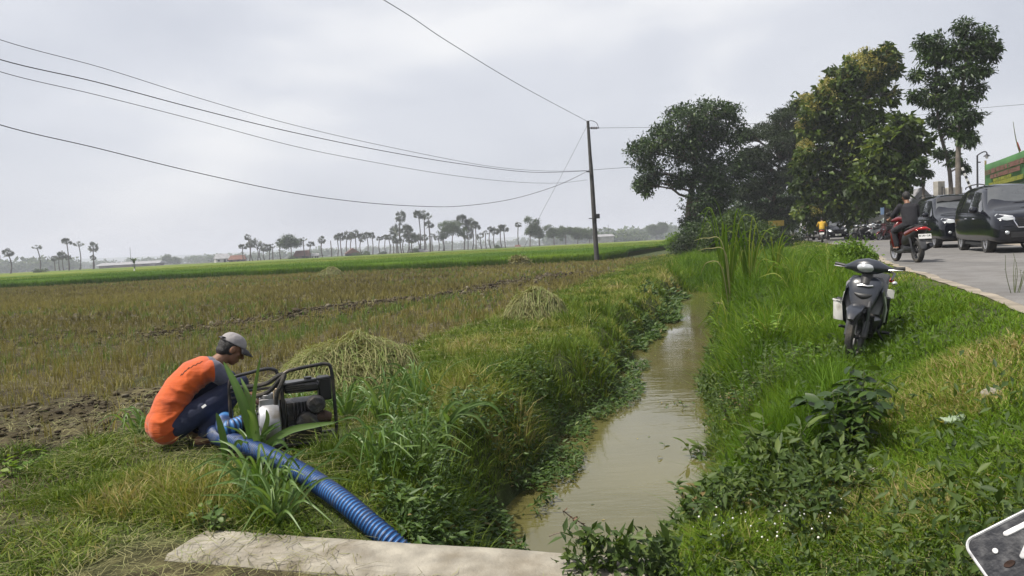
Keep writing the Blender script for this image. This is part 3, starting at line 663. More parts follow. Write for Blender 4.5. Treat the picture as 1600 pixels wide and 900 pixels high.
tree('broadleaf_tree', 'broad dark green tree with a low branch drooping over the rice beside the canal', 62, (1077, 392),
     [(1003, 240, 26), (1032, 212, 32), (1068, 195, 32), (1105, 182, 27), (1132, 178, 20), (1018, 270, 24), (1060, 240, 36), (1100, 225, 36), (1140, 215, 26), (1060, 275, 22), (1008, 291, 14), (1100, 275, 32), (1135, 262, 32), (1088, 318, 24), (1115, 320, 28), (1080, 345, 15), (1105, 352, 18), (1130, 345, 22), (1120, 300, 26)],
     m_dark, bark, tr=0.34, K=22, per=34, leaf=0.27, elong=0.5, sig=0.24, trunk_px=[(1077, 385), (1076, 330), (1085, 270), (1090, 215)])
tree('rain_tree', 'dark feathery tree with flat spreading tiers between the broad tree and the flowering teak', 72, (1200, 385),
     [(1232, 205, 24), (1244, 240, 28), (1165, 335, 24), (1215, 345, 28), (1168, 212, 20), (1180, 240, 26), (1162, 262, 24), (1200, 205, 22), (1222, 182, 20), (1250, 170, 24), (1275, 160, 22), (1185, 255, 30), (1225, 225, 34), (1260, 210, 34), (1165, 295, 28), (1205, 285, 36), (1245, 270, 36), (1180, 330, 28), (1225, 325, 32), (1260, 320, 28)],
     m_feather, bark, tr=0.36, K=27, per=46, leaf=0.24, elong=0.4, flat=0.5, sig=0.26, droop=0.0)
tk, lb = tree('teak_tree', 'tall teak with pale yellow flower sprays over its crown', 54, (1345, 372),
     [(1392, 92, 11), (1372, 96, 13), (1345, 108, 14), (1318, 128, 14), (1296, 140, 18), (1335, 140, 22), (1372, 128, 18), (1275, 165, 22), (1312, 180, 32), (1355, 172, 28), (1268, 205, 20), (1300, 225, 34), (1345, 225, 34), (1258, 238, 14), (1285, 265, 30), (1330, 272, 36), (1290, 310, 28), (1335, 318, 30), (1270, 335, 20), (1246, 260, 9), (1250, 290, 12), (1262, 180, 9), (1282, 146, 9), (1306, 112, 8), (1330, 98, 7), (1356, 88, 7), (1385, 80, 7), (1398, 108, 8), (1392, 150, 10), (1252, 330, 12)],
     m_teak, bark, tr=0.30, K=13, per=24, leaf=0.42, elong=0.62, droop=0.5, sig=0.28, flat=1.0, trunk_px=[(1345, 372), (1340, 300), (1335, 200), (1350, 130)])
fl = []
for q, (c, r) in enumerate(lb):
    i = q // 2; c = np.array(c)
    frac = 0.95 if i in (0, 1, 2, 3, 4, 6, 7, 10, 13) else (0.35 if i in (5, 8, 9, 11) else 0.06)
    for _ in range(max(1, int(6 * frac * r))):
        if rng.random() > frac + 0.1: continue
        d_ = rdir(1, 0.9)[0] + np.array([-0.45, -0.3, 0]); d_ /= np.linalg.norm(d_); fl.append((c + d_ * r * rng.uniform(0.85, 1.12), rng.uniform(0.30, 0.5)))
crown_mesh('flower_sprays', fl, m_bloom, tk, -14, 11, 0.12, 0.6, -0.6, 1.2, 0.16)
tree('teak_tree', 'big-leaved green teak without flowers at the road side, slender grey trunk', 47, (1387, 376),
     [(1405, 195, 18), (1428, 205, 17), (1440, 228, 12), (1390, 225, 24), (1415, 240, 22), (1368, 262, 24), (1395, 275, 24), (1372, 305, 22), (1398, 308, 14), (1350, 290, 20), (1425, 262, 10)],
     m_teak, bark_pale, tr=0.2, K=14, per=22, leaf=0.46, elong=0.68, droop=0.6, sig=0.26, flat=1.0, trunk_px=[(1387, 376), (1386, 320), (1392, 260), (1405, 205)])
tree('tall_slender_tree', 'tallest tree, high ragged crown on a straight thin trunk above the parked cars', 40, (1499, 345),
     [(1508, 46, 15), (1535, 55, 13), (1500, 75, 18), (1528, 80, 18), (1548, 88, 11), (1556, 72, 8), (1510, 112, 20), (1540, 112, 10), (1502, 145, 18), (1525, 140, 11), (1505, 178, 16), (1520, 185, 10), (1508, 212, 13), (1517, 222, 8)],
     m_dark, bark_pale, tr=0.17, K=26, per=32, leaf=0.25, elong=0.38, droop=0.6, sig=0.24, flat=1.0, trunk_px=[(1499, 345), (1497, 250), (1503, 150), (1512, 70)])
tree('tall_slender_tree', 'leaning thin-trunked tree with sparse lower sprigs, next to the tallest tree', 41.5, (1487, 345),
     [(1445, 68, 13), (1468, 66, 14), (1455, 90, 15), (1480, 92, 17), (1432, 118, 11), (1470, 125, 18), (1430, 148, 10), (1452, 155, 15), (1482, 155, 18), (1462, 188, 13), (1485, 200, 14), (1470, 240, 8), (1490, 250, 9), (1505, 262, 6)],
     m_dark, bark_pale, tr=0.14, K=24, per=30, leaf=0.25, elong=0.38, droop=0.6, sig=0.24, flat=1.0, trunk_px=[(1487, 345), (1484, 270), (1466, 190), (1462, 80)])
tree('small_roadside_tree', 'small young tree with a tufted crown on a pale bare trunk near the black cars', 43, (1446, 345),
     [(1438, 252, 10), (1432, 268, 9), (1447, 272, 9), (1440, 262, 10), (1436, 283, 6)], m_dark, bark_pale, tr=0.13, K=16, per=26, leaf=0.24, elong=0.4, droop=0.5, sig=0.2, trunk_px=[(1446, 345), (1443, 300), (1440, 260)])
# shaded trees behind that close the avenue
for px, yy, lob, lab in [(1300, 96, [(1275, 300, 34), (1310, 285, 34), (1345, 290, 32), (1300, 335, 30), (1335, 330, 30), (1265, 335, 26)], 'shaded tree closing the avenue behind the yellow-shirted rider'),
                    (1175, 92, [(1145, 320, 30), (1180, 300, 34), (1210, 315, 30), (1160, 350, 24), (1200, 350, 26)], 'shaded tree deep behind the feathery tree'),
                    (1375, 84, [(1360, 325, 22), (1385, 310, 20), (1370, 285, 22), (1345, 330, 18)], 'shaded tree behind the parked row of motorcycles'),
                    (1240, 105, [(1215, 330, 28), (1250, 320, 30), (1285, 335, 26), (1235, 350, 22), (1270, 350, 20)], 'shaded low tree behind the small white car')]:
    tree('avenue_tree', lab, yy, (px, 368), lob, m_dark, bark, 'shaded trees along the avenue', tr=0.3, K=9, per=30, leaf=0.42, elong=0.5, sig=0.3)

def shrub(name, label, px, py, y, r, leafm, leaf=0.12, K=26, per=16, n=5, squash=0.8, group=None, elong=0.5, cat='shrub', droop=0.1, zoff=0.0):
    b = D(px, py, y); zg = float(hxy(b[0], b[1])) + zoff
    t = thing(name, label, cat, (b[0], b[1], zg - 0.03), 0, group)
    lobes = [(np.array([rng.normal(0, r * 0.45), rng.normal(0, r * 0.4), r * squash * rng.uniform(0.45, 1.25)]), r * rng.uniform(0.45, 0.7)) for _ in range(n)]
    tm = MB()
    for c, rr in lobes:
        pp = limb(tm, (c[0] * 0.2, c[1] * 0.2, 0), c, 0.022 * r + 0.004, 0.008 * r + 0.002, 5)
        for _ in range(5): limb(tm, pp[3], Vector(c) + Vector(rdir(1)[0]) * rr * 0.9, 0.008 * r + 0.002, 0.0015, 4, 0.05, 3)
    tm.build('stem', bark, t)
    crown_mesh('foliage', lobes, leafm, t, -K, per, leaf, elong, droop, squash, 0.22)
    return t
shrub('leafy_bush', 'bright yellow-green leafy bush at the corner of the rice under the broad tree', 1062, 385, 66, 1.25, m_bright, 0.20, 34, 18, 7)
shrub('leafy_bush', 'mid green upright bush in front of the dark trunks, behind the tall reeds', 1135, 372, 44, 1.35, m_mid, 0.18, 48, 18, 9, 1.25)
shrub('leafy_bush', 'mid green bush low between the reeds and the yellow sign board', 1172, 376, 46, 1.25, m_mid, 0.17, 44, 18, 8, 1.0)
shrub('leafy_bush', 'grey-green grassy bush filling under the low branch of the broad tree', 1086, 384, 54, 1.25, m_feather, 0.17, 40, 16, 8, 0.8)
shrub('leafy_bush', 'dark bush under the feathery tree beside the reeds', 1185, 376, 52, 1.3, m_dark, 0.2, 30, 16, 6)
shrub('leafy_bush', 'dark bush at the trunk foot of the broad tree', 1098, 388, 57, 1.7, m_dark, 0.2, 44, 18, 8, 1.0)
shrub('leafy_bush', 'tall dark bush between the broad tree and the feathery tree', 1142, 384, 58, 1.9, m_dark, 0.2, 48, 18, 9, 1.1)
shrub('leafy_bush', 'grey-green bush by the white car at the road bend', 1222, 376, 56, 1.2, m_feather, 0.16, 30, 16, 6)
shrub('verge_bush', 'bright young bush at the edge of the asphalt between canal and riders', 1340, 402, 17.5, 0.48, m_bright, 0.085, 40, 14, 7, 1.0)

# ------------------------------------------------------------------ palmyra palms
def fan(P, axis, up, R, n=9, spread=2.5):
    """one fan leaf: narrow triangles radiating from P"""
    s = np.cross(axis, up); s /= max(np.linalg.norm(s), 1e-6); V = [P]; Fc = []
    for i in range(n):
        a = (i / (n - 1) - 0.5) * spread; da = spread / n * 0.40
        for q in (a - da, a, a + da):
            rr = R * (1.0 if q == a else 0.72) * (1 - 0.12 * abs(a)); V.append(P + (axis * math.cos(q) + s * math.sin(q)) * rr + up * rr * 0.12 * math.cos(3 * q))
        j = len(V); Fc += [(0, j - 3, j - 2), (0, j - 2, j - 1)]
    return V, Fc
palm_meshes = []
trunkm = mat('palm_trunk_bark', (0.075, 0.062, 0.05), 0.95, var=0.3, scale=2)
for kind in range(5):
    V, Fc, Rr = [], [], []
    nf = 46 if kind != 3 else 22
    for k in range(nf):
        u_ = rng.uniform(-0.75 if kind < 3 else -0.35, 1.0); th = rng.uniform(0, 6.28); d_ = np.array([math.cos(th) * math.sqrt(max(0, 1 - u_ * u_)), math.sin(th) * math.sqrt(max(0, 1 - u_ * u_)), u_])
        pet = rng.uniform(0.55, 0.85); P = d_ * pet; up = np.cross(np.cross(d_, [0, 0, 1.0]) + 1e-3, d_); up /= np.linalg.norm(up); tw = rng.normal(0, 0.5); sd = np.cross(d_, up); up = up * math.cos(tw) + sd * math.sin(tw)
        ax = d_ + np.array([0, 0, -0.25 if u_ < 0.4 else 0]); ax /= np.linalg.norm(ax)
        v, f = fan(P, ax, up, rng.uniform(0.62, 0.85)); o = len(V); V += v; Fc += [[i + o for i in q] for q in f]; Rr += [np.clip(rng.normal(0.45, 0.2) + (0.45 if u_ < -0.5 else 0), 0, 1)] * len(v)
        o = len(V); w_ = sd * 0.03; V += [w_, -w_, P + w_, P - w_]; Fc += [[o, o + 1, o + 3], [o, o + 3, o + 2]]; Rr += [0.3] * 4
    me = bpy.data.meshes.new('crown'); me.from_pydata([tuple(v) for v in V], [], Fc); a = me.attributes.new('rnd', 'FLOAT', 'POINT'); a.data.foreach_set('value', np.array(Rr, dtype=np.float32)); me.materials.append(m_palm); me.update()
    mb = MB(); bend = rng.normal(0, 0.035, 2)
    mb.tube([(bend[0] * math.sin(t * 3.1), bend[1] * math.sin(t * 3.1), t) for t in np.linspace(-0.02, 1, 9)], [0.022, 0.018, 0.0165, 0.0155, 0.015, 0.0145, 0.014, 0.014, 0.016], 8)
    tmesh = mb.mesh('trunk'); tmesh.materials.append(trunkm); palm_meshes.append((tmesh, me))
def palm(px, top, r, base=None, y=300, label=None, kind=None, grp='palmyra palms beyond the rice'):
    b = D(px, top + r, y); g = np.array([b[0], b[1], 0.0]); hc = b[2]; R = r * y / F * 1.18
    k = kind if kind is not None else int(rng.integers(0, 5))
    t = thing('palmyra_palm', label, 'palm', (g[0], g[1], 0), 0, grp, rot=(rng.normal(0, .02), rng.normal(0, .03), 0))
    tr = bpy.data.objects.new('trunk', palm_meshes[k][0]); C.objects.link(tr); tr.parent = t; tr.scale = (13, 13, hc); tr.rotation_euler = (0, 0, rng.uniform(0, 6.28))
    cr = bpy.data.objects.new('crown', palm_meshes[k][1]); C.objects.link(cr); cr.parent = t; cr.location = (0, 0, hc); cr.scale = (R / 1.45, R / 1.45, R / 1.45 * rng.uniform(0.8, 1.35)); cr.rotation_euler = (0, 0, rng.uniform(0, 6.28))
    return t
P1 = 'slim palmyra palm standing alone at the west end of the rice'
for a in [(13, 388, 8, 260, 'lone palmyra palm at the very edge of the view, clear of other palms'), (59, 380, 7, 290, 'thin-crowned palmyra palm with stray upright fronds over a far blue wood', 3),
          (104, 371, 7.5, 280, 'taller of the two high palmyra palms beside the short cluster'), (121, 375, 7, 285, 'second high palmyra palm with drooping skirt, between the short cluster and the pair'), (143, 380, 7, 285, 'palmyra palm with a smaller palm under it, east of the short cluster'), (145, 399, 4.5, 300, 'small palm under a taller palmyra palm')]:
    palm(a[0], a[1], a[2], y=a[3], label=a[4], kind=a[5] if len(a) > 5 else None)
GRP = [([(85, 400, 4.5), (92, 395, 6), (99, 393, 6.5), (106, 399, 4.5)], 310, 'short palmyra palm in the cluster of four over the blue wood'),
       ([(387, 366, 5.5), (380, 380, 6.5)], 300, None), ([(394, 374, 8), (401, 373, 8), (407, 382, 6), (413, 382, 6), (419, 382, 5.5), (425, 381, 5)], 310, 'palmyra palm in the close row west of the round tree'),
       ([(437, 374, 5.5)], 300, 'palmyra palm alone just west of the round tree'), ([(476, 369, 6), (485, 376, 6.5)], 305, 'palmyra palm rising behind the red-roofed house'), ([(503, 370, 5.5)], 300, 'lone round-headed palmyra palm east of the red-roofed house'),
       ([(525, 366, 5.5), (534, 365, 6.5), (542, 362, 6.5), (549, 364, 6), (555, 360, 6.5), (565, 366, 6), (572, 363, 6.5), (581, 364, 5)], 305, 'palmyra palm of the dense grove above the dark-gabled hut'),
       ([(593, 368, 5.5), (601, 366, 5), (606, 366, 5), (613, 365, 6)], 310, 'palmyra palm in the row of four before the thick dark grove'),
       ([(625, 331, 8.5), (618, 352, 9), (626, 348, 10), (634, 350, 10), (640, 357, 9), (644, 366, 8), (622, 366, 8), (631, 366, 8)], 285, 'palmyra palm of the thick dark grove, fronds merged with its neighbours'),
       ([(653, 329, 8.5), (660, 327, 8.5), (669, 332, 7.5)], 285, 'very tall palmyra palm of the high trio beside the thick grove'), ([(671, 345, 7)], 290, 'palmyra palm with its crown just under the high trio'),
       ([(651, 367, 5.5), (657, 366, 5), (663, 366, 6), (675, 363, 6.5), (683, 367, 5.5), (690, 367, 5.5), (694, 366, 5)], 310, 'short palmyra palm under and past the high trio'),
       ([(724, 337, 10), (735, 342, 10), (741, 346, 8), (730, 356, 9)], 290, 'palmyra palm crowded against the pale green tree'),
       ([(752, 364, 6.5), (758, 359, 6), (767, 353, 5.5), (774, 356, 6.5)], 300, 'palmyra palm of the open row east of the pale green tree'),
       ([(783, 352, 7), (789, 350, 8)], 295, 'palmyra palm of the full-headed pair before the lone thin palm'), ([(809, 346, 5.5)], 300, 'thin palmyra palm with hanging fronds by a small tomb-like wall')]
for pts, yy, lab in GRP:
    for i, (px, tp, r) in enumerate(pts):
        l = lab if lab else ['tall palmyra palm with a small high crown at the west end of the close row', 'short round palmyra palm at the west end of the close row'][i]
        palm(px + rng.normal(0, 0.5), tp, r, y=yy + rng.normal(0, 7), label=l, grp='palmyra palms: ' + l[:60])

def far_tree(px, top, base, r, y, label, leafm, spread=1.0, leaf=0.5, group=None, nl=7, name='field_tree'):
    h = base - top; lob = []
    for _ in range(nl):
        lob.append((px + rng.uniform(-1, 1) * r * spread * 0.7, top + r * 0.55 + rng.uniform(0, 1) * max(h * 0.75 - r, r * 0.4), r * rng.uniform(0.38, 0.6)))
    return tree(name, label, y, (px, base), lob, leafm, bark, group, tr=0.28, K=9.0, per=20, leaf=leaf, elong=0.6, sig=0.34, zb=0.0, depth=0.9)
far_tree(455, 365, 402, 16, 295, 'round dark leafy tree west of the red-roofed house', m_dark)
far_tree(706, 340, 388, 20, 285, 'pale green spreading tree against the palms', m_mid, 1.2)
far_tree(828, 336, 384, 13, 290, 'airy green tree, western one of two with sky between', m_mid, 0.8)
far_tree(843, 340, 384, 11, 292, 'airy green tree, eastern one of two with sky between', m_mid, 0.8)
for i, (px, tp, r) in enumerate([(866, 350, 13), (884, 351, 13), (902, 352, 14), (921, 355, 12)]):
    far_tree(px, tp, 381, r, 330 + 8 * i, ['mid green tree at the west end of the copse behind the pole', 'second tree of the copse west of the pole', 'bluish tree in the middle of the copse', 'tree of the copse close behind the utility pole'][i], m_mid, group='copse of trees behind the pole')
far_tree(1026, 345, 374, 15, 520, 'big round hazy tree on the skyline west of the bright bush', m_mid, leaf=0.8)
far_tree(266, 396, 416, 13, 620, 'round hazy tree alone on the skyline', m_mid, leaf=0.9)
def low_bush(px, base, y, r, label, lm=m_mid): return shrub('field_bush', label, px, base, y, r, lm, r * 0.22, 22, 12, 5, 0.6)
low_bush(60, 431, 240, 1.6, 'low straggling bush in the rice beneath the thin-crowned palm'); low_bush(1005 - 190, 410, 57.5, 0.8, 'yellowish bush at the front edge of the standing rice', m_straw)
low_bush(598, 398, 290, 1.6, 'dark hedge bush at the foot of the row of four palms', m_dark); low_bush(565, 400, 285, 2.2, 'green bush beside the dark-gabled hut'); low_bush(650, 396, 285, 2.0, 'bush between the thick grove and the high trio')
low_bush(778, 388, 290, 1.8, 'bush at the foot of the full-headed palm pair'); low_bush(458, 405, 290, 1.7, 'bush below the round dark tree', m_dark)

# banana plant in the rice
bt = D(210, 418, 150); bn = thing('banana_plant', 'ragged banana plant standing in the rice behind a white cloth', 'plant', (bt[0], bt[1], 0))
mb = MB(); mb.tube([(0, 0, 0), (0.03, 0, 1.2), (0, 0, 2.2)], [0.16, 0.13, 0.08]); mb.build('stem', mat('banana_stem', (0.09, 0.10, 0.04)), bn)
V, Fc, Rr = blades(np.repeat([[0, 0, 1.9]], 9, 0), np.linspace(0, 6.28, 10)[:9], rng.uniform(1.3, 1.9, 9), np.full(9, 0.55), rng.uniform(0.5, 1.1, 9), 5, rnd=rng.uniform(0.3, 0.8, 9)); np_mesh('fronds', V, Fc, m_mid, Rr, bn)

# ------------------------------------------------------------------ skyline woods and hills
Ps, Ds, Ns, Ls, Rr = [], [], [], [], []
for (x0, x1, yy, hh, dens) in [(-20, 110, 700, 11, 60), (60, 380, 1000, 9, 110), (300, 520, 800, 7, 70), (480, 900, 1150, 10, 150), (860, 1060, 760, 12, 90), (940, 1010, 560, 7, 30), (1040, 1240, 900, 14, 90), (1380, 1700, 500, 8, 90)]:
    for _ in range(dens):
        px = rng.uniform(x0, x1); y_ = yy * rng.uniform(0.92, 1.1); b = D(px, 400, y_); r = hh * rng.uniform(0.3, 0.62); k = 70
        c = np.array([b[0], b[1], r * rng.uniform(0.7, 1.1)]); d_ = rdir(k); p = c + d_ * r * rng.uniform(0.6, 1.05, (k, 1)) * np.array([1.5, 1, 1]); p[:, 2] = np.maximum(p[:, 2], 0.2)
        Ps.append(p); Ds.append(rdir(k)); Ns.append(d_ + 0.5 * rdir(k)); Ls.append(rng.uniform(0.9, 1.8, k) * r / 3.2); Rr.append(np.clip(rng.normal(0.45, 0.2, k), 0, 1))
L = np.concatenate(Ls); V, Fc, r = leaves(np.concatenate(Ps), np.concatenate(Ds), L * 1.4, L, np.concatenate(Ns), 0.1, np.concatenate(Rr))
tag(np_mesh('far_woods', V, Fc, m_mid, r), kind='stuff')
a = np.linspace(-1.1, 1.1, 140); hv = []
for i, t in enumerate(a):
    x, y = 3300 * math.sin(t), 3300 * math.cos(t); hh = 22 + 26 * float(fbm(np.array(t * 4.0), np.array(2.0), 4)); hv += [(x * 0.97, y * 0.97, -1), (x, y, hh), (x * 1.1, y * 1.1, -1)]
hf = [(i * 3 + j, i * 3 + 3 + j, i * 3 + 4 + j, i * 3 + 1 + j) for i in range(len(a) - 1) for j in range(2)]
tag(np_mesh('hills', np.array(hv), np.array(hf), mat('wooded_hill', (0.05, 0.08, 0.03), 0.95, var=0.4, scale=0.02), smooth=True), kind='structure')

# ------------------------------------------------------------------ haze
hz = MB(); hz.box((0, 500, 22.0), (8600, 9400, 48.0)); hm = bpy.data.materials.new('haze_air'); hm.use_nodes = True; nt = hm.node_tree
nt.nodes.remove(nt.nodes['Principled BSDF']); pv = nt.nodes.new('ShaderNodeVolumePrincipled'); pv.inputs['Color'].default_value = (0.86, 0.90, 1.0, 1); pv.inputs['Density'].default_value = 0.00055
nt.links.new(pv.outputs[0], nt.nodes['Material Output'].inputs['Volume'])
tag(hz.build('haze', hm, smooth=False), kind='stuff')
# ================================================================== vehicles
black_paint = mat('black_car_paint', (0.004, 0.005, 0.010), 0.09, var=0.15, scale=2, spec=0.5, dirt=(0.010, 0.010, 0.011), dirt_scale=1.2)
white_paint = mat('white_paint', (0.62, 0.62, 0.63), 0.25, var=0.06, scale=3, coat=0.8)
red_paint = mat('red_paint', (0.11, 0.008, 0.010), 0.25, var=0.12, coat=0.8)
blue_paint = mat('dark_blue_grey_plastic', (0.020, 0.024, 0.034), 0.32, var=0.2, scale=6, coat=0.3, dirt=(0.055, 0.052, 0.05), dirt_scale=4)
grey_plastic = mat('faded_black_plastic', (0.035, 0.036, 0.04), 0.5, var=0.25, scale=8, dirt=(0.075, 0.07, 0.065))
black_plastic = mat('black_plastic', (0.012, 0.012, 0.013), 0.5, var=0.25)
rubber = mat('tyre_rubber', (0.018, 0.018, 0.018), 0.85, var=0.3, scale=12, bump=0.4, bscale=60, dirt=(0.06, 0.052, 0.042), dirt_scale=7)
alloy = mat('alloy_metal', (0.50, 0.50, 0.52), 0.32, 0.9, var=0.12)
dark_metal = mat('dark_metal', (0.06, 0.06, 0.065), 0.4, 0.8, var=0.25)
chrome = mat('chrome', (0.75, 0.75, 0.77), 0.12, 1.0, var=0.04)
glass_dark = mat('tinted_glass', (0.020, 0.022, 0.025), 0.04, var=0.1, spec=1.0, coat=0.5)
glass_front = mat('windscreen_glass', (0.050, 0.054, 0.058), 0.05, var=0.15, spec=0.9, coat=0.4)  # base colour lightened to stand in for reflected sky and grey cabin behind
lamp_glass = mat('headlamp_glass', (0.42, 0.44, 0.46), 0.08, 0.3, var=0.25, scale=14, spec=0.8)
red_lens = mat('red_lens', (0.35, 0.012, 0.012), 0.12, var=0.1)
plate_white = mat('white_plate', (0.66, 0.66, 0.64), 0.5, var=0.06)
plate_ink = mat('plate_ink', (0.02, 0.02, 0.02), 0.6)
seat_vinyl = mat('seat_vinyl', (0.016, 0.016, 0.017), 0.55, var=0.2, bump=0.3, bscale=90)

def wheel(parent, name, c, R, W, rim_r, car=True, spin=0.0, axis=(0, 1, 0), rimmat=None, shared=None):
    """tyre mesh (the wheel) with its rim as a sub-part; geometry about c with the axle along y"""
    if shared and name in shared:
        tm, rm = shared[name]; t = bpy.data.objects.new(name, tm); C.objects.link(t); t.parent = parent; t.location = c
        r = bpy.data.objects.new('rim', rm); C.objects.link(r); r.parent = t; return t
    h = W / 2
    mb = MB(); mb.lathe([(rim_r, -h * 0.85), (R * 0.90, -h), (R * 0.985, -h * 0.72), (R, -h * 0.35), (R * 1.002, 0), (R, h * 0.35), (R * 0.985, h * 0.72), (R * 0.90, h), (rim_r, h * 0.85), (rim_r * 0.96, 0)], (0, 0, 0), (0, 1, 0), 28, close=True)
    t = mb.build(name, rubber, parent, loc=c)
    rb = MB()
    rb.lathe([(rim_r * 0.90, -h * 0.7), (rim_r * 1.01, -h * 0.8), (rim_r * 1.01, h * 0.8), (rim_r * 0.90, h * 0.7)], (0, 0, 0), (0, 1, 0), 28, close=True)
    if car:
        rb.lathe([(0.0, h * 0.55), (rim_r * 0.22, h * 0.6), (rim_r * 0.2, h * 0.2), (0.0, h * 0.2)], (0, 0, 0), (0, 1, 0), 12); rb.lathe([(0.0, -h * 0.55), (rim_r * 0.22, -h * 0.6), (rim_r * 0.2, -h * 0.2), (0.0, -h * 0.2)], (0, 0, 0), (0, 1, 0), 12)
        for k in range(5):
            for dk in (-0.13, 0.13):
                a = 2 * math.pi * k / 5 + spin
                for s in (-1, 1): rb.tube([(rim_r * 0.15 * math.cos(a), s * h * 0.52, rim_r * 0.15 * math.sin(a)), (rim_r * 0.93 * math.cos(a + dk), s * h * 0.6, rim_r * 0.93 * math.sin(a + dk))], rim_r * 0.065, 6)
    else:
        rb.lathe([(0.03, -h * 0.9), (0.03, h * 0.9)], (0, 0, 0), (0, 1, 0), 12, close=True)
        for k in range(5):
            a = 2 * math.pi * k / 5 + spin; rb.tube([(0.02 * math.cos(a), 0, 0.02 * math.sin(a)), (rim_r * 0.94 * math.cos(a + 0.18), 0, rim_r * 0.94 * math.sin(a + 0.18))], 0.012, 6)
    r = rb.build('rim', rimmat or alloy, t)
    if shared is not None: shared[name] = (t.data, r.data)
    return t

def glyphs(mb, word, o, ex, ey, h, th):
    """stroke lettering, each character on a 4 x 6 grid"""
    S = {'K': ['0,0 0,6', '0,3 4,6', '1.4,4 4,0'], '1': ['1,5 2,6', '2,6 2,0'], '2': ['0,5 1,6 3,6 4,5 4,4 0,0 4,0'], '3': ['0,6 4,6 2,3.5 4,2 3,0 0,0'], '4': ['3,0 3,6 0,2 4,2'], '5': ['4,6 0,6 0,3.5 3,3.5 4,2 3,0 0,0'], '6': ['4,6 1,6 0,4 0,0 4,0 4,3 0,3'],
         '7': ['0,6 4,6 1.5,0'], '8': ['0,0 0,6 4,6 4,0 0,0', '0,3 4,3'], '9': ['4,3 0,3 0,6 4,6 4,0 0,0'], '0': ['0,0 0,6 4,6 4,0 0,0'], 'A': ['0,0 2,6 4,0', '1,2 3,2'], 'B': ['0,0 0,6 3,6 3.6,4.5 3,3 0,3', '3,3 4,1.5 3,0 0,0'], 'D': ['0,0 0,6 2.5,6 4,4 4,2 2.5,0 0,0'],
         'E': ['4,6 0,6 0,0 4,0', '0,3 3,3'], 'H': ['0,0 0,6', '4,0 4,6', '0,3 4,3'], 'M': ['0,0 0,6 2,3 4,6 4,0'], 'P': ['0,0 0,6 4,6 4,3 0,3'], '-': ['0.6,3 3.4,3'], '|': ['2,0 2,6'], '=': ['0,1 0,5 3,5', '3,5 3,1', '0,3 3,3'], ' ': []}
    o = Vector(o); ex = Vector(ex); ey = Vector(ey); k = h / 6; nz = ex.cross(ey).normalized(); x = 0
    for ch in word:
        for st in S.get(ch, []):
            pts = [tuple(float(q) for q in p.split(',')) for p in st.split()]
            for (ax, ay), (bx, by) in zip(pts[:-1], pts[1:]):
                a = o + ex * (x + ax * k) + ey * ay * k; b = o + ex * (x + bx * k) + ey * by * k; d = (b - a).normalized(); s = d.cross(nz) * th / 2
                a = a - d * th * 0.35; b = b + d * th * 0.35; q = nz * th * 0.12
                mb.add([a + s, b + s, b - s, a - s, a + s + q, b + s + q, b - s + q, a - s + q], [(4, 5, 6, 7), (0, 1, 5, 4), (1, 2, 6, 5), (2, 3, 7, 6), (3, 0, 4, 7)])
        x += 5.4 * k

def plate(parent, c, rot, w=0.40, h=0.13, text='', dark=False, date=None):
    """number plate with lettering as a sub-part, normal along local +x turned by rot"""
    p = MB(); p.box((0, 0, 0), (0.008, w, h)); po = p.build('number_plate', black_plastic if dark else plate_white, parent, bevel=0.003); po.location = c; po.rotation_euler = rot
    if text:
        g = MB(); glyphs(g, text, (0.0052, -w * 0.44, -h * 0.10), (0, 1, 0), (0, 0, 1), h * 0.42, h * 0.085)
        g.build('lettering', plate_white if dark else plate_ink, po, smooth=False)
    return po

def car_mesh(st, sub=2):
    vs = []; fs = []; n = 18
    for (x, zb, wb, wm, wB, zB, wr, zr, cr) in st:
        half = [(wb, zb), (wm * .985, zb + 0.07), (wm, zb + .28), (wm * 1.008, zB - .22), ((wm + wB) / 2, zB - .05), (wB, zB), (wr + (wB - wr) * 0.12, zr - 0.10 if zr - zB > 0.3 else zr - 0.03), (wr - 0.10, zr)]
        ring = [(0, zb)] + half + [(0, zr + cr)] + [(-a, b) for a, b in half[::-1]]
        vs += [(x, a, b) for a, b in ring]
    k = len(st)
    for i in range(k - 1):
        for j in range(n): a = i * n + j; b = i * n + (j + 1) % n; fs.append((a, b, b + n, a + n))
    fs.append(tuple(range(n))); fs.append(tuple(range(k * n - 1, (k - 1) * n - 1, -1)))
    mb = MB(); mb.add(vs, fs); return mb
MPV = [(-2.34, .50, .66, .78, .77, 1.02, .60, 1.40, .01), (-2.25, .36, .80, .86, .84, 1.08, .64, 1.66, .03), (-1.9, .30, .86, .90, .89, 1.08, .67, 1.755, .035), (-1.0, .28, .87, .915, .90, 1.06, .69, 1.785, .04), (-.2, .28, .87, .915, .90, 1.05, .69, 1.775, .04),
       (.35, .28, .87, .915, .90, 1.04, .68, 1.72, .04), (.62, .28, .87, .915, .90, 1.03, .67, 1.655, .04), (1.36, .28, .87, .91, .895, 1.00, .80, 1.13, .03), (1.85, .28, .86, .905, .87, .97, .76, 1.07, .03), (2.16, .27, .84, .885, .85, .90, .72, 1.00, .02), (2.29, .27, .80, .85, .82, .85, .68, .95, .02), (2.36, .29, .76, .80, .77, .80, .64, .89, .01), (2.375, .34, .72, .76, .73, .76, .60, .84, .0)]
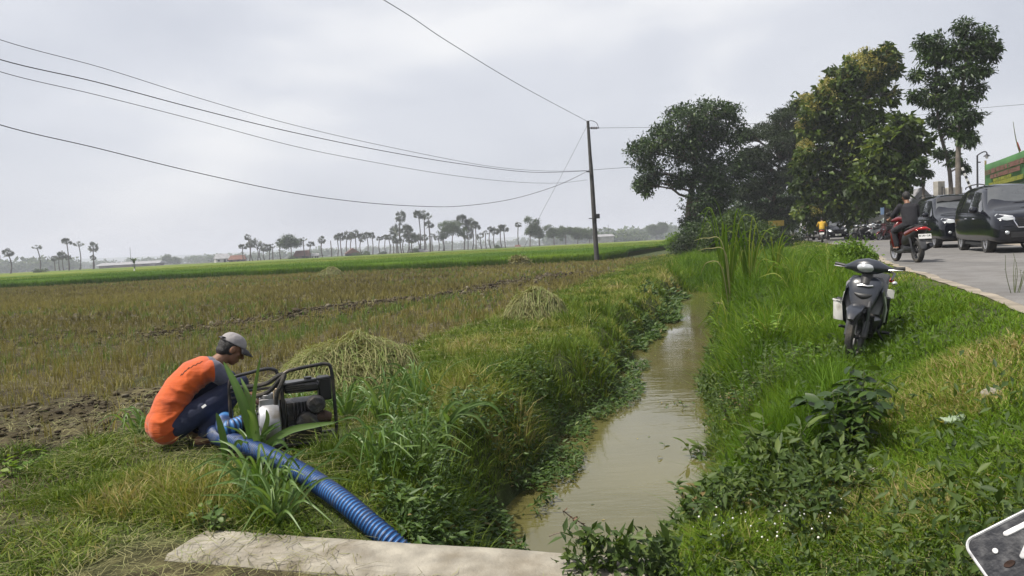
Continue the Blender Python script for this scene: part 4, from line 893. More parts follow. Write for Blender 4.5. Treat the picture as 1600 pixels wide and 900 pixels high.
CITY = [(-1.85, .45, .60, .70, .70, .90, .55, 1.1, .01), (-1.75, .32, .72, .79, .77, .95, .58, 1.38, .03), (-1.4, .26, .78, .83, .81, .95, .60, 1.47, .035), (-.6, .25, .79, .835, .82, .94, .62, 1.50, .04), (0, .25, .79, .835, .82, .93, .62, 1.49, .04),
        (.35, .25, .79, .835, .82, .92, .61, 1.44, .04), (.55, .25, .79, .835, .82, .91, .60, 1.39, .04), (1.12, .25, .79, .83, .81, .88, .70, .97, .03), (1.5, .25, .78, .82, .79, .84, .66, .92, .03), (1.72, .25, .74, .79, .74, .76, .6, .84, .02), (1.84, .28, .66, .71, .67, .70, .5, .77, .01), (1.88, .34, .56, .62, .6, .64, .45, .70, .0)]
def boolean_cut(o, cutters):
    for mb in cutters:
        c = mb.build('cut', None); md = o.modifiers.new('b', 'BOOLEAN'); md.operation = 'DIFFERENCE'; md.object = c; md.solver = 'EXACT'
        bake(o); bpy.data.objects.remove(c)
    o.data.set_sharp_from_angle(angle=R_(40))
def build_car(label, paint, loc, rz, st, wb, R, kind='mpv', group=None, plate_text='K 1 - 5', lw=0.0):
    t = thing('parked_car', label, 'car', loc, rz, group)
    xf, xr = wb / 2 + 0.02, -wb / 2 + 0.02
    o = car_mesh(st).build('body', paint, t, sub=2); bake(o, t)
    cuts = []
    for x in (xf, xr):
        for s in (-1, 1):
            mb = MB(); mb.lathe([(0, -0.25), (R + 0.065, -0.25), (R + 0.065, 0.25), (0, 0.25)], (x, s * 0.82, R), (0, 1, 0), 32); cuts.append(mb)
    boolean_cut(o, cuts)
    wm = [s for s in st if s[0] < 0.1][-1]
    def at(x):
        for a, b in zip(st[:-1], st[1:]):
            if a[0] <= x <= b[0]:
                f = (x - a[0]) / (b[0] - a[0]); return [p + (q - p) * f for p, q in zip(a, b)]
        return list(st[-1])
    def side(x, s, f, off):
        _, zb, wb_, wm_, wB, zB, wr, zr, cr = at(x); wt = wr + (wB - wr) * 0.12 - 0.02; zt = zr - 0.14
        y = wB + (wt - wB) * f; z = zB + 0.02 + (zt - zB - 0.02) * f; return (x, s * (y + off), z)
    # side glass, one pane each, following the shoulder
    L = st[-1][0]
    xs = [(-2.0, -1.25), (-1.19, -0.32), (-0.25, 0.52), (0.57, 1.06)] if kind == 'mpv' else [(-1.45, -0.85), (-0.80, -0.22), (-0.16, 0.42), (0.46, 0.82)]
    for s in (-1, 1):
        for (a, b) in xs:
            k = 5; v = []; 
            for off in (0.012, -0.02):
                for q in range(k + 1):
                    x = a + (b - a) * q / k; v += [side(x, s, 0.02, off), side(x, s, 0.5, off + 0.012), side(x, s, 0.97, off)]
            f = []
            for q in range(k):
                for j in range(2): i0 = q * 3 + j; f.append((i0, i0 + 1, i0 + 4, i0 + 3))
            mb = MB(); mb.add(v[:3 * (k + 1)], f); mb.build('side_window', glass_dark, t)
    x0, x1 = [s for s in st if s[7] > 1.3][-1], [s for s in st if s[7] < 1.2 and s[0] > 0][0]
    def wind(fr, yy, off=0.014):
        w0 = x0[6] - 0.05; w1 = x1[6] - 0.02; w = w0 + (w1 - w0) * fr; x = x0[0] + 0.05 + (x1[0] - x0[0] - 0.10) * fr - 0.10 * yy * yy; z = (x0[7] + x0[8] - 0.03) + (x1[7] + x1[8] - x0[7] - x0[8] + 0.035) * fr - 0.03 * yy * yy
        return (x + off * 1.6, w * yy, z + off * 2.2)
    v = [wind(fr / 4, -1 + yy / 4) for fr in range(5) for yy in range(9)]; f = [(i * 9 + j, i * 9 + j + 1, i * 9 + j + 10, i * 9 + j + 9) for i in range(4) for j in range(8)]
    MB().add(v, f).build('windscreen', glass_front, t)
    sh = {}
    for x in (xf, xr):
        for s in (-1, 1): wheel(t, 'wheel', (x, s * (st[4][3] - 0.13), R), R, 0.215, R * 0.66, True, 0.3 * s + x, shared=sh)
    nz_ = L; zb = st[-2][1]
    from mathutils.bvhtree import BVHTree
    bv = BVHTree.FromPolygons([q.co for q in o.data.vertices], [tuple(q.vertices) for q in o.data.polygons])
    def fx(y, extra=0.0, z=0.75):
        h = bv.ray_cast(Vector((5, y, z)), Vector((-1, 0, 0))); return (h[0].x if h[0] is not None else nz_ - 0.3) + extra * 0.7
    # grille with chrome surround, lamps, lower intake
    g = MB(); hz_ = 0.80 if kind == 'mpv' else 0.62; w_ = 0.40
    poly = [(-w_ - .06, hz_ + .07), (w_ + .06, hz_ + .07), (w_ - .03, hz_ - .15), (-w_ + .03, hz_ - .15)]
    def strip(mb, pts, r, n=6): mb.tube([Vector((fx(y, 0.028, z), y, z)) for y, z in pts], r, n)
    v = []; 
    for q in range(9):
        y = -1 + q / 4; v += [(fx(y * .44, 0.016, hz_ + .07), y * .44, hz_ + .07), (fx(y * .36, 0.016, hz_ - .15), y * .36, hz_ - .15)]
    g.add(v, [(2 * q, 2 * q + 1, 2 * q + 3, 2 * q + 2) for q in range(8)])
    go = g.build('grille', black_plastic, t)
    sl_ = MB()
    for q in range(4): strip(sl_, [(y / 10 * (0.42 - 0.02 * q), hz_ + 0.03 - q * 0.045) for y in range(-10, 11, 2)], 0.007)
    sl_.build('grille_bars', dark_metal, go)
    if kind == 'mpv':
        cs = MB()
        for s in (-1, 1): strip(cs, [(s * .74, hz_ + .155), (s * .60, hz_ + .115), (s * .47, hz_ + .065), (s * .485, hz_ + .0), (s * .40, hz_ - .155)], 0.017)
        strip(cs, [(y / 10, hz_ - .165) for y in range(-4, 5)], 0.013); cs.build('chrome_surround', chrome, t)
    for s in (-1, 1):
        h = MB(); pl_ = [(.45, .03), (.50, .12), (.64, .15), (.77, .18), (.82, .14), (.80, .05), (.64, .01)] if kind == 'mpv' else [(.40, .02), (.46, .13), (.62, .19), (.72, .20), (.73, .12), (.66, .04), (.52, .0)]
        ctr = (fx(s * .64, 0.05, hz_ + .10), s * .64, hz_ + .10); vv = [(fx(s * y, 0.03, hz_ + z), s * y, hz_ + z) for y, z in pl_]
        back = [(p[0] - 0.10, p[1] * 0.98, p[2]) for p in vv]; n_ = len(vv)
        h.add(vv + back + [ctr], [(i, (i + 1) % n_, n_ + (i + 1) % n_, n_ + i) for i in range(n_)] + [(i, (i + 1) % n_, 2 * n_) for i in range(n_)])
        h.build('headlight', lamp_glass, t)
        b_ = MB(); b_.ball((fx(s * .62, 0.0, hz_ - .28), s * .62, hz_ - .28), (0.02, 0.05, 0.045)); b_.build('fog_lamp', lamp_glass, t)
        mir = MB(); xm = 0.98 if kind == 'mpv' else 0.72; yw = at(xm)[4]; zm = at(xm)[5]
        mir.loft([(xm, s * (yw - .02), zm + .02), (xm, s * (yw + .06), zm + .05)], 0.035, 0.02, 8); mir.ball((xm, s * (yw + .14), zm + .10), (0.075, 0.11, 0.08)); mir.build('wing_mirror', paint, t)
        for xh in ((-0.45, 0.42) if kind == 'mpv' else (-0.3, 0.3)):
            hd = MB(); a = at(xh); yy = a[3] * 1.01 + (a[4] - a[3]) * 0.45; hd.tube([(xh - .11, s * (yy + .0), a[5] - .15), (xh - .06, s * (yy + .025), a[5] - .145), (xh + .06, s * (yy + .025), a[5] - .145), (xh + .11, s * (yy + .0), a[5] - .15)], 0.014, 6); hd.build('door_handle', chrome if kind == 'mpv' else paint, t)
        rl_ = MB(); pts = [(x, s * (at(x)[6] - 0.05), at(x)[7] + 0.045) for x in np.linspace(xs[0][0] + 0.2, 0.3, 9)]; rl_.tube([(pts[0][0] - .05, pts[0][1], pts[0][2] - .05)] + pts + [(pts[-1][0] + .05, pts[-1][1], pts[-1][2] - .05)], 0.016, 6)
        if kind == 'mpv': rl_.build('roof_rail', black_plastic, t)
    lo = MB(); v = []
    for q in range(9):
        y = (-1 + q / 4) * .55; v += [(fx(y, 0.015, hz_ - .27), y, hz_ - .27), (fx(y, 0.02, hz_ - .40), y, hz_ - .40)]
    lo.add(v, [(2 * q, 2 * q + 1, 2 * q + 3, 2 * q + 2) for q in range(8)]); lo.build('lower_intake', black_plastic, t)
    plate(t, (fx(0, 0.03, hz_ - .235), 0, hz_ - .235), (0, 0, 0), 0.43, 0.13, plate_text)
    sk = MB(); sk.box((0, 0, st[4][1] - 0.03), (wb - 2 * R - 0.2, st[4][2] * 1.95, 0.08)); sk.build('underbody', black_plastic, t, bevel=0.02)
    wp = MB()
    for s in (-1, 1): wp.tube([wind(0.98, -0.1 + 0.45 * s, 0.02), wind(0.9, 0.25 * s + 0.2, 0.024), wind(0.80, 0.15 * s + .35, 0.024)], 0.008, 5)
    wp.build('wiper', black_plastic, t)
    return t
def road_pt(u, v): x, y = uv2xy(u, v); return float(x), float(y)
def heading_to(px_dir): return px_dir
def road_angle(v): e = 1.0; a = uv2xy(road_left(v - e), v - e); b = uv2xy(road_left(v + e), v + e); return math.atan2(b[1] - a[1], b[0] - a[0])
p = D(1541, 390, 21.1); p2_ = D(1503, 388, 24.0)
# the near black car: its driver's side wheels stand at the two points above, nose towards the photographer
def car_at(front_px, rear_px, yf, yr, wb, half, z=0.705):
    a = D(front_px, 380, yf); b = D(rear_px, 380, yr); d = np.array([a[0] - b[0], a[1] - b[1]]); d /= np.linalg.norm(d)
    left = np.array([-d[1], d[0]])           # car's left is away from these wheels
    mid = np.array([a[0], a[1]]) - d * wb / 2 + left * (half - 0.13); return (mid[0], mid[1], z), math.atan2(d[1], d[0])
loc, rz = car_at(1545, 1505, 20.2, 23.0, 2.9, 0.96)
car1 = build_car('large black people carrier with dark windscreen, front of the two parked nose to tail', black_paint, loc, rz, MPV, 2.75, 0.335, 'mpv', 'black cars parked along the road', '=|-')
car1.scale = (1.05, 1.05, 1.08)
loc2, rz2 = car_at(1465, 1437, 26.3, 29.0, 2.85, 0.93)
car2 = dup(car1, (loc2[0], loc2[1], 0.705), rz2, 'black people carrier parked behind the larger-looking one, sun shade along its windscreen top')
shd = MB(); v = []; 
for fr in (0.03, 0.30):
    for q in range(9):
        yy = -1 + q / 4; v.append((0.70 + 0.62 * fr - 0.10 * yy * yy * 1 + 0.045, (0.62 + 0.13 * fr) * yy, 1.68 - 0.50 * fr - 0.03 * yy * yy + 0.03 + (0.02 * math.sin(q * 2.1) if fr > 0.1 else 0)))
shd.add(v, [(i, i + 1, i + 10, i + 9) for i in range(8)]); shd.build('sun_shade', black_plastic, car2)
b = D(1262, 372, 63.5); rza = road_angle(66)
build_car('small white car driving towards us at the road bend under the trees', white_paint, (b[0], b[1], 0.72), rza + math.pi + 0.12, CITY, 2.45, 0.29, 'city', None, '')['category'] = 'car'
b = D(1308, 372, 60.0)
build_car('dark car waiting in the shade between the yellow-shirted rider and the white scooter', black_paint, (b[0], b[1], 0.72), rza + math.pi - 0.05, CITY, 2.45, 0.29, 'city', None, '')

# ------------------------------------------------------------------ two-wheelers (x forward, origin on the ground midway)
def two_wheeler(name, label, style, body, loc, rz, lean=0.0, steer=0.0, group=None, plate_text='K 2', accents=None, mirrors=True):
    t = thing(name, label, 'motorcycle', loc, rz, group, rot=(lean, 0, rz))
    R = 0.275 if style == 'under' else 0.255; xf, xr = 0.62, -0.60; tw = 0.075 if style == 'under' else 0.10
    acc = accents or body
    # everything that steers turns about the steering axis
    piv = Vector((0.36, 0, 0.85)); qs = Quaternion(Vector((-0.42, 0, 0.9)).normalized(), steer)
    def S(p): return tuple(piv + qs @ (Vector(p) - piv))
    def steerobj(o):
        o.location = piv + qs @ (Vector(o.location) - piv); o.rotation_mode = 'QUATERNION'; o.rotation_quaternion = qs; return o
    steerobj(wheel(t, 'front_wheel', (xf, 0, R), R, tw, R * 0.74, False, 0.2, rimmat=grey_plastic if style == 'under' else alloy))
    wheel(t, 'rear_wheel', (xr, 0, R), R, tw * 1.15, R * 0.72, False, 0.5, rimmat=grey_plastic)
    f = MB()
    for s in (-1, 1):
        f.tube([S((xf, s * 0.085, R)), S((xf - 0.06, s * 0.085, R + 0.16))], 0.030, 10); f.tube([S((xf - 0.06, s * 0.085, R + 0.16)), S((xf - 0.17, s * 0.075, R + 0.42))], 0.020, 10)
    f.tube([S((xf, -0.1, R)), S((xf, 0.1, R))], 0.014, 8); f.build('fork', grey_plastic, t)
    fe = MB(); arc = []
    for a in np.linspace(R_(38 if style == 'under' else 25), R_(150), 14): arc.append(S((xf + (R + 0.045) * math.cos(a), 0, R + (R + 0.045) * math.sin(a))))
    wid = [0.03 + 0.042 * min(1, i / 3) for i in range(14)]; fe.loft(arc, wid, 0.018, 12, up=(0, 0, 1), power=2.6)
    if style == 'under':
        for s in (-1, 1): fe.loft([S((xf - 0.02, s * 0.078, R + 0.06)), S((xf - 0.06, s * 0.085, R + 0.2)), S((xf - 0.10, s * 0.082, R + 0.30))], [0.010, 0.014, 0.010], [0.03, 0.05, 0.05], 8, up=(1, 0, 0))
    fe.build('front_fender', body if style != 'under' else blue_paint, t)
    # bars
    hb = MB(); hz = 0.98
    hb.tube([S((0.30, -0.33, hz + 0.015)), S((0.33, -0.2, hz)), S((0.35, 0, hz - 0.03)), S((0.33, 0.2, hz)), S((0.30, 0.33, hz + 0.015))], 0.013, 8); ho = hb.build('handlebar', dark_metal, t)
    for s in (-1, 1):
        g = MB(); g.tube([S((0.325, s * 0.235, hz + 0.004)), S((0.297, s * 0.345, hz + 0.017))], 0.021, 10); g.build('grip', black_plastic, ho)
        l = MB(); l.tube([S((0.37, s * 0.18, hz - 0.01)), S((0.395, s * 0.24, hz - 0.005)), S((0.365, s * 0.34, hz + 0.0))], 0.006, 6); l.build('brake_lever', dark_metal if s < 0 else alloy, ho)
        if mirrors:
            m_ = MB(); m_.tube([S((0.34, s * 0.19, hz)), S((0.33, s * 0.25, hz + 0.14))], 0.006, 6); m_.ball(S((0.325, s * 0.27, hz + 0.17)), (0.018, 0.062, 0.045)); m_.build('mirror', black_plastic, ho)
    cw = MB(); ysec = [-0.225, -0.17, -0.10, 0, 0.10, 0.17, 0.225]
    cw.loft([S((0.335 + 0.05 * (1 - (y / 0.23) ** 2), y, hz - 0.005 + 0.022 * (1 - (y / 0.23) ** 2))) for y in ysec], [0.028, 0.045, 0.075, 0.092, 0.075, 0.045, 0.028], [0.024, 0.04, 0.072, 0.088, 0.072, 0.04, 0.024], 12, up=(0, 0, 1)); cw.build('bar_cowl', blue_paint if style == 'under' else body, t)
    if style == 'under':
        hl = MB(); hl.ball(S((0.432, 0, hz + 0.004)), (0.060, 0.092, 0.050), 16, 12, Matrix.Rotation(-0.45, 3, 'Y')); hl.build('headlight', lamp_glass, t)
        for s in (-1, 1): tn_ = MB(); tn_.ball(S((0.365, s * 0.145, hz + 0.002)), (0.03, 0.045, 0.022), 10, 8); tn_.build('turn_signal', lamp_glass, t)
        ik = MB(); ik.loft([(0.472, -0.085, 0.705), (0.489, -0.04, 0.69), (0.492, 0, 0.683), (0.489, 0.04, 0.69), (0.472, 0.085, 0.705)], [0.012, 0.02, 0.022, 0.02, 0.012], [0.014, 0.026, 0.034, 0.026, 0.014], 10, up=(0, 0, 1)); ik.build('air_intake', black_plastic, t)
        hl = MB(); pts = [(-0.10, 0.035), (-0.075, -0.03), (-0.03, -0.055), (0.03, -0.055), (0.075, -0.03), (0.10, 0.035), (0.05, 0.055), (-0.05, 0.055)]
        fr = [S((0.475 - 0.25 * abs(a) - 0.12 * max(b, 0), a * 0.95, hz + 0.012 + b)) for a, b in pts]; bk_ = [S((0.40, a, hz + 0.012 + b)) for a, b in pts]; n_ = 8
        hl.add(fr + bk_ + [S((0.487, 0, hz + 0.01))], [(i, (i + 1) % n_, n_ + (i + 1) % n_, n_ + i) for i in range(n_)] + [(i, (i + 1) % n_, 16) for i in range(n_)])
    # leg shield
    ls_ = MB()
    if style == 'under':
        zs = [0.50, 0.55, 0.63, 0.71, 0.79, 0.845, 0.875]; w_ = [0.07, 0.098, 0.132, 0.155, 0.168, 0.155, 0.11]; dp = [0.03, 0.045, 0.055, 0.06, 0.062, 0.052, 0.03]
        ls_.loft([(0.515 - 0.20 * (z - 0.44) - 0.012 * i, 0, z) for i, z in enumerate(zs)], w_, dp, 18, up=(1, 0, 0), power=2.7)
        nk = MB(); nk.tube([(0.40, 0, 0.80), (0.36, 0, 0.93)], [0.07, 0.055], 12); nk.build('steering_neck', black_plastic, t)
        ip = MB(); ip.loft([(0.36, 0, 0.50), (0.335, 0, 0.66), (0.30, 0, 0.80), (0.275, 0, 0.88)], [0.16, 0.20, 0.205, 0.15], [0.02, 0.02, 0.02, 0.02], 14, up=(1, 0, 0), power=3); ip.build('inner_panel', mat('pale_grey_plastic', (0.16, 0.16, 0.17), .5, dirt=(.1, .09, .08)), t)
    else:
        zs = [0.30, 0.42, 0.55, 0.68, 0.80, 0.90, 0.96]; w_ = [0.13, 0.17, 0.20, 0.215, 0.185, 0.14, 0.08]; dp = [0.05, 0.06, 0.085, 0.11, 0.10, 0.07, 0.04]
        ls_.loft([(0.44 - 0.16 * (z - 0.30), 0, z) for z in zs], w_, dp, 16, up=(1, 0, 0), power=2.3)
    lo = ls_.build('leg_shield', body, t)
    if style == 'under':
        mk = MB(); mk.tube([(0.462, -0.07, 0.79), (0.476, -0.02, 0.805), (0.474, 0.03, 0.795), (0.460, 0.08, 0.805)], 0.011, 6); mk.build('badge', alloy, lo)
        for s in (-1, 1):
            wg = MB(); wg.loft([(0.40, s * 0.17, 0.78), (0.30, s * 0.20, 0.62), (0.20, s * 0.185, 0.42), (0.16, s * 0.15, 0.33)], [0.012, 0.014, 0.014, 0.01], [0.07, 0.10, 0.09, 0.04], 8, up=(1, 0, 0)); wg.build('side_shield', blue_paint, t)
            st_ = MB(); st_.tube([(0.39, s * 0.193, 0.70), (0.30, s * 0.218, 0.56), (0.21, s * 0.20, 0.41)], 0.010, 6); st_.build('stripe', plate_white, t)
    else:
        for s in (-1, 1):
            h = MB(); h.ball((0.475, s * 0.095, 0.70), (0.045, 0.07, 0.035), rot=Matrix.Rotation(s * -0.35, 3, 'X')); h.build('headlight', lamp_glass, t)
        bk = MB(); bk.loft([(0.40, 0, 0.26), (0.15, 0, 0.25), (-0.12, 0, 0.27), (-0.2, 0, 0.34)], [0.14, 0.17, 0.16, 0.13], [0.05, 0.05, 0.055, 0.08], 12, up=(0, 0, 1), power=3); bk.build('footboard', grey_plastic, t)
    # body under the seat
    bd = MB()
    if style == 'under':
        bd.loft([(0.33, 0, 0.60), (0.12, 0, 0.56), (-0.10, 0, 0.62), (-0.38, 0, 0.70), (-0.68, 0, 0.76), (-0.86, 0, 0.80)], [0.06, 0.07, 0.11, 0.125, 0.10, 0.05], [0.09, 0.085, 0.10, 0.09, 0.06, 0.03], 12, up=(0, 0, 1), power=2.4)
    else:
        bd.loft([(-0.02, 0, 0.45), (-0.15, 0, 0.52), (-0.38, 0, 0.60), (-0.62, 0, 0.68), (-0.84, 0, 0.76), (-0.93, 0, 0.79)], [0.12, 0.16, 0.17, 0.15, 0.11, 0.06], [0.12, 0.17, 0.16, 0.11, 0.07, 0.035], 14, up=(0, 0, 1), power=2.5)
    bd.build('body_cowl', acc, t)
    se = MB(); se.loft([(0.06, 0, 0.71), (-0.05, 0, 0.755), (-0.25, 0, 0.765), (-0.42, 0, 0.80), (-0.68, 0, 0.82), (-0.80, 0, 0.81)], [0.07, 0.11, 0.13, 0.125, 0.105, 0.06], [0.03, 0.045, 0.05, 0.05, 0.045, 0.025], 12, up=(0, 0, 1), power=2.6); se.build('seat', seat_vinyl, t)
    gr = MB(); gr.tube([(-0.55, -0.13, 0.80), (-0.80, -0.13, 0.86), (-0.90, -0.08, 0.87), (-0.90, 0.08, 0.87), (-0.80, 0.13, 0.86), (-0.55, 0.13, 0.80)], 0.013, 8); gr.build('grab_rail', dark_metal, t)
    tl = MB(); tl.loft([(-0.90, -0.11, 0.765), (-0.945, -0.05, 0.78), (-0.955, 0, 0.783), (-0.945, 0.05, 0.78), (-0.90, 0.11, 0.765)], [0.02, 0.03, 0.032, 0.03, 0.02], [0.02, 0.032, 0.035, 0.032, 0.02], 10, up=(0, 0, 1)); tl.build('tail_light', red_lens, t)
    for s in (-1, 1):
        bl = MB(); bl.ball((-0.87, s * 0.135, 0.745), (0.05, 0.03, 0.025)); bl.build('turn_signal', red_lens if style != 'under' else lamp_glass, t)
    rf = MB(); arc = [(xr + (R + 0.07) * math.cos(a), 0, R + (R + 0.07) * math.sin(a)) for a in np.linspace(R_(80), R_(168), 10)]; rf.loft(arc, [0.08, 0.085, 0.085, 0.085, 0.085, 0.085, 0.08, 0.075, 0.07, 0.055], 0.014, 12, up=(0, 0, 1), power=3); rf.build('rear_fender', grey_plastic, t)
    plate(t, (-0.985, 0, 0.60), (0, R_(-12), math.pi), 0.275, 0.11, plate_text)
    en = MB(); en.loft([(0.18, 0, 0.34), (0.02, 0, 0.33), (-0.22, 0, 0.31), (-0.40, 0, 0.31)], [0.07, 0.13, 0.14, 0.08], [0.07, 0.10, 0.10, 0.06], 12, up=(0, 0, 1), power=3)
    if style == 'under':
        for q in range(5): en.box((0.12 + 0.028 * q, 0, 0.36), (0.010, 0.19, 0.16))
    en.build('engine', dark_metal, t, angle=30)
    ex = MB(); ex.tube([(0.02, -0.13, 0.25), (-0.25, -0.16, 0.24), (-0.42, -0.175, 0.28)], [0.018, 0.018, 0.03], 8, True); ex.loft([(-0.42, -0.18, 0.285), (-0.50, -0.185, 0.31), (-0.82, -0.19, 0.395), (-0.86, -0.19, 0.405)], [0.035, 0.06, 0.065, 0.045], None, 12); ex.build('exhaust', dark_metal, t)
    for s in (-1, 1):
        sp = MB(); sp.tube([(xr, s * 0.12, R), (-0.50, s * 0.13, 0.60)], [0.024, 0.03], 8); sp.build('shock_absorber', dark_metal, t)
        if style == 'under':
            pg = MB(); pg.tube([(0.02, s * 0.10, 0.27), (0.02, s * 0.27, 0.27)], 0.017, 8); pg.build('foot_peg', black_plastic, t)
    return t
# ================================================================== people
skin = mat('brown_skin', (0.17, 0.085, 0.05), 0.55, var=0.12, scale=18, spec=0.35)
hairm = mat('black_hair', (0.008, 0.007, 0.007), 0.6, var=0.3, bump=0.5, bscale=120)
navy = mat('navy_cloth', (0.012, 0.017, 0.045), 0.85, var=0.3, scale=9, bump=0.5, bscale=14)
blackcloth = mat('black_cloth', (0.010, 0.010, 0.014), 0.9, var=0.3, scale=9, bump=0.4, bscale=14)
yellowcloth = mat('mustard_cloth', (0.42, 0.26, 0.025), 0.9, var=0.15, bump=0.4, bscale=14)
greycloth = mat('grey_cap_cloth', (0.25, 0.235, 0.24), 0.9, var=0.12, scale=10, bump=0.3, bscale=30)
capdark = mat('cap_brim_cloth', (0.035, 0.033, 0.037), 0.85)

# ---- the crouching man; local x is where he faces, y his left, z up
mp_ = GT(291, 694); man = thing('person', 'man in an orange and grey shirt, navy trousers and grey cap squatting at a pump', 'person', (mp_[0], mp_[1], 0), R_(36))
man.scale = (.95, .95, .95); man.location.z = float(hxy(mp_[0], mp_[1])) - 0.01
S_ = lambda *a: [Vector(p) for p in a]
bd = MB()
spine = [(-.13, 0, .16), (-.13, 0, .23), (-.09, 0, .35), (-.01, 0, .47), (.10, 0, .56), (.20, 0, .595), (.28, 0, .62)]
bd.loft(spine, [.12, .15, .14, .14, .155, .15, .07], [.09, .115, .10, .10, .10, .09, .06], 16, up=(1, 0, 0))
bd.capsule((.26, 0, .62), .062, (.365, 0, .690), .056)
hd = Vector((.405, 0, .735)); hq = Quaternion((0, 1, 0), R_(33)).to_matrix()
def hp(x, y, z): return hd + hq @ Vector((x, y, z))
bd.ball(hp(-.005, 0, .02), (.102, .078, .100), 16, 12, hq); bd.ball(hp(.035, 0, -.045), (.066, .062, .075), 14, 10, hq); bd.capsule(hp(.06, 0, -.095), .030, hp(.045, 0, -.08), .04)
bd.capsule(hp(.098, 0, .005), .012, hp(.118, 0, -.032), .017); bd.ball(hp(.106, 0, -.036), (.016, .021, .012), 8, 6, hq)
bd.capsule(hp(.092, -.025, -.068), .010, hp(.092, .025, -.068), .010); bd.capsule(hp(.088, -.02, -.082), .011, hp(.088, .02, -.082), .011)
bd.capsule(hp(.092, -.045, .022), .012, hp(.092, .045, .022), .012); bd.ball(hp(.062, .045, -.02), (.03, .025, .02), 8, 6); bd.ball(hp(.062, -.045, -.02), (.03, .025, .02), 8, 6)
for s in (-1, 1): bd.ball(hp(-.008, s * .080, -.012), (.024, .011, .034), 10, 8, hq); 
def arm(mb, sh, el, wr, tgt, curl, s):
    mb.capsule(sh, .052, el, .043); mb.capsule(el, .043, wr, .030)
    wr = Vector(wr); f = (Vector(tgt) - wr).normalized(); lat = f.cross(Vector((0, 0, 1))).normalized(); dn = lat.cross(f).normalized()
    if dn.z > 0: dn = -dn
    palm = wr + f * .075
    mb.capsule(wr, .028, wr + f * .03, .030)
    for q, L in zip((-1.5, -.5, .5, 1.5), (.062, .075, .070, .055)):
        k0 = wr + f * .085 + lat * q * .019; mb.capsule(wr + f * .02 + lat * q * .012, .017, k0, .0125)
        a = k0 + (f * math.cos(.5) + dn * math.sin(.5)) * L * .48; b = a + (f * math.cos(curl) + dn * math.sin(curl)) * L * .36; c = b + (f * math.cos(curl * 1.6) + dn * math.sin(curl * 1.6)) * L * .3
        mb.capsule(k0, .0105, a, .0095, 8); mb.capsule(a, .0095, b, .0088, 8); mb.capsule(b, .0088, c, .0075, 8)
    tb = wr + f * .03 + lat * s * .026; t1 = tb + (f * .6 + lat * s * .7 + dn * .35).normalized() * .042; t2 = t1 + (f * .8 + dn * .6).normalized() * .034
    mb.capsule(tb, .015, t1, .012, 8); mb.capsule(t1, .012, t2, .009, 8)
arm(bd, (.235, -.16, .60), (.40, -.075, .40), (.515, -.03, .285), (.62, -.02, .245), 1.3, 1)
arm(bd, (.235, .16, .60), (.42, .17, .41), (.53, .10, .33), (.63, .05, .29), 1.2, -1)
for s in (-1, 1):
    bd.capsule((-.06, s * .09, .19), .085, (.40, s * .17, .47), .058); bd.capsule((.40, s * .17, .47), .056, (.13, s * .13, .10), .040)
    bd.capsule((.07, s * .13, .045), .040, (.20, s * .145, .05), .042); bd.capsule((.20, s * .145, .04), .045, (.29, s * .16, .028), .030)
body = bd.organic('body', skin, man, voxel=0.0065, it=4)
for s in (-1, 1):
    e = MB(); e.ball(hp(.088, s * .030, .0), .011, 10, 8); e.build('eye', mat('eye_white', (0.5, 0.47, 0.43), 0.2) if s < 0 else bpy.data.materials['eye_white'], man)
sh = MB()
sh.loft([(-.10, 0, .085)] + spine[1:], [.145, .178, .165, .163, .182, .178, .085], [.10, .150, .128, .122, .124, .112, .068], 18, up=(1, 0, 0))
sh.ball((-.15, -.07, .19), (.135, .11, .145)); sh.ball((-.15, .07, .19), (.135, .11, .145))
sh.capsule((.21, -.155, .60), .082, (.385, -.085, .42), .062); sh.capsule((.21, .155, .60), .082, (.40, .165, .43), .062)
sm, nt, ns, ls, b = new_mat('orange_grey_jersey')
tc = ns.new('ShaderNodeTexCoord'); sx = ns.new('ShaderNodeSeparateXYZ'); ls.new(tc.outputs['Object'], sx.inputs[0])
yk = ns.new('ShaderNodeMath'); yk.operation = 'GREATER_THAN'; yk.inputs[1].default_value = 0.205; ls.new(sx.outputs['X'], yk.inputs[0])
nn = noise_node(ns, ls, 7, 3); ro = ramp(ns, [(0.3, (0.43, 0.062, 0.0015)), (0.7, (0.50, 0.080, 0.003))]); ls.new(nn.outputs['Fac'], ro.inputs[0])
mx = ns.new('ShaderNodeMixRGB'); ls.new(yk.outputs[0], mx.inputs[0]); ls.new(ro.outputs[0], mx.inputs[1]); mx.inputs[2].default_value = (0.085, 0.085, 0.125, 1)
sw = noise_node(ns, ls, 5, 4); sr = ramp(ns, [(0.42, (1, 1, 1)), (0.62, (0.72, 0.66, 0.62))]); ls.new(sw.outputs['Fac'], sr.inputs[0]); mu_ = ns.new('ShaderNodeMixRGB'); mu_.blend_type = 'MULTIPLY'; mu_.inputs[0].default_value = 1; ls.new(mx.outputs[0], mu_.inputs[1]); ls.new(sr.outputs[0], mu_.inputs[2])
ls.new(mu_.outputs[0], b.inputs['Base Color']); b.inputs['Roughness'].default_value = 0.85; b.inputs['Sheen Weight'].default_value = 0.2
wn = noise_node(ns, ls, 9, 2, dist=0.6, stretch=(0.55, 0.5, 2.6)); bp = ns.new('ShaderNodeBump'); bp.inputs['Strength'].default_value = 0.22; bp.inputs['Distance'].default_value = 0.05; ls.new(wn.outputs['Fac'], bp.inputs['Height']); ls.new(bp.outputs[0], b.inputs['Normal'])
shirt = sh.organic('shirt', sm, man, voxel=0.011, it=8)
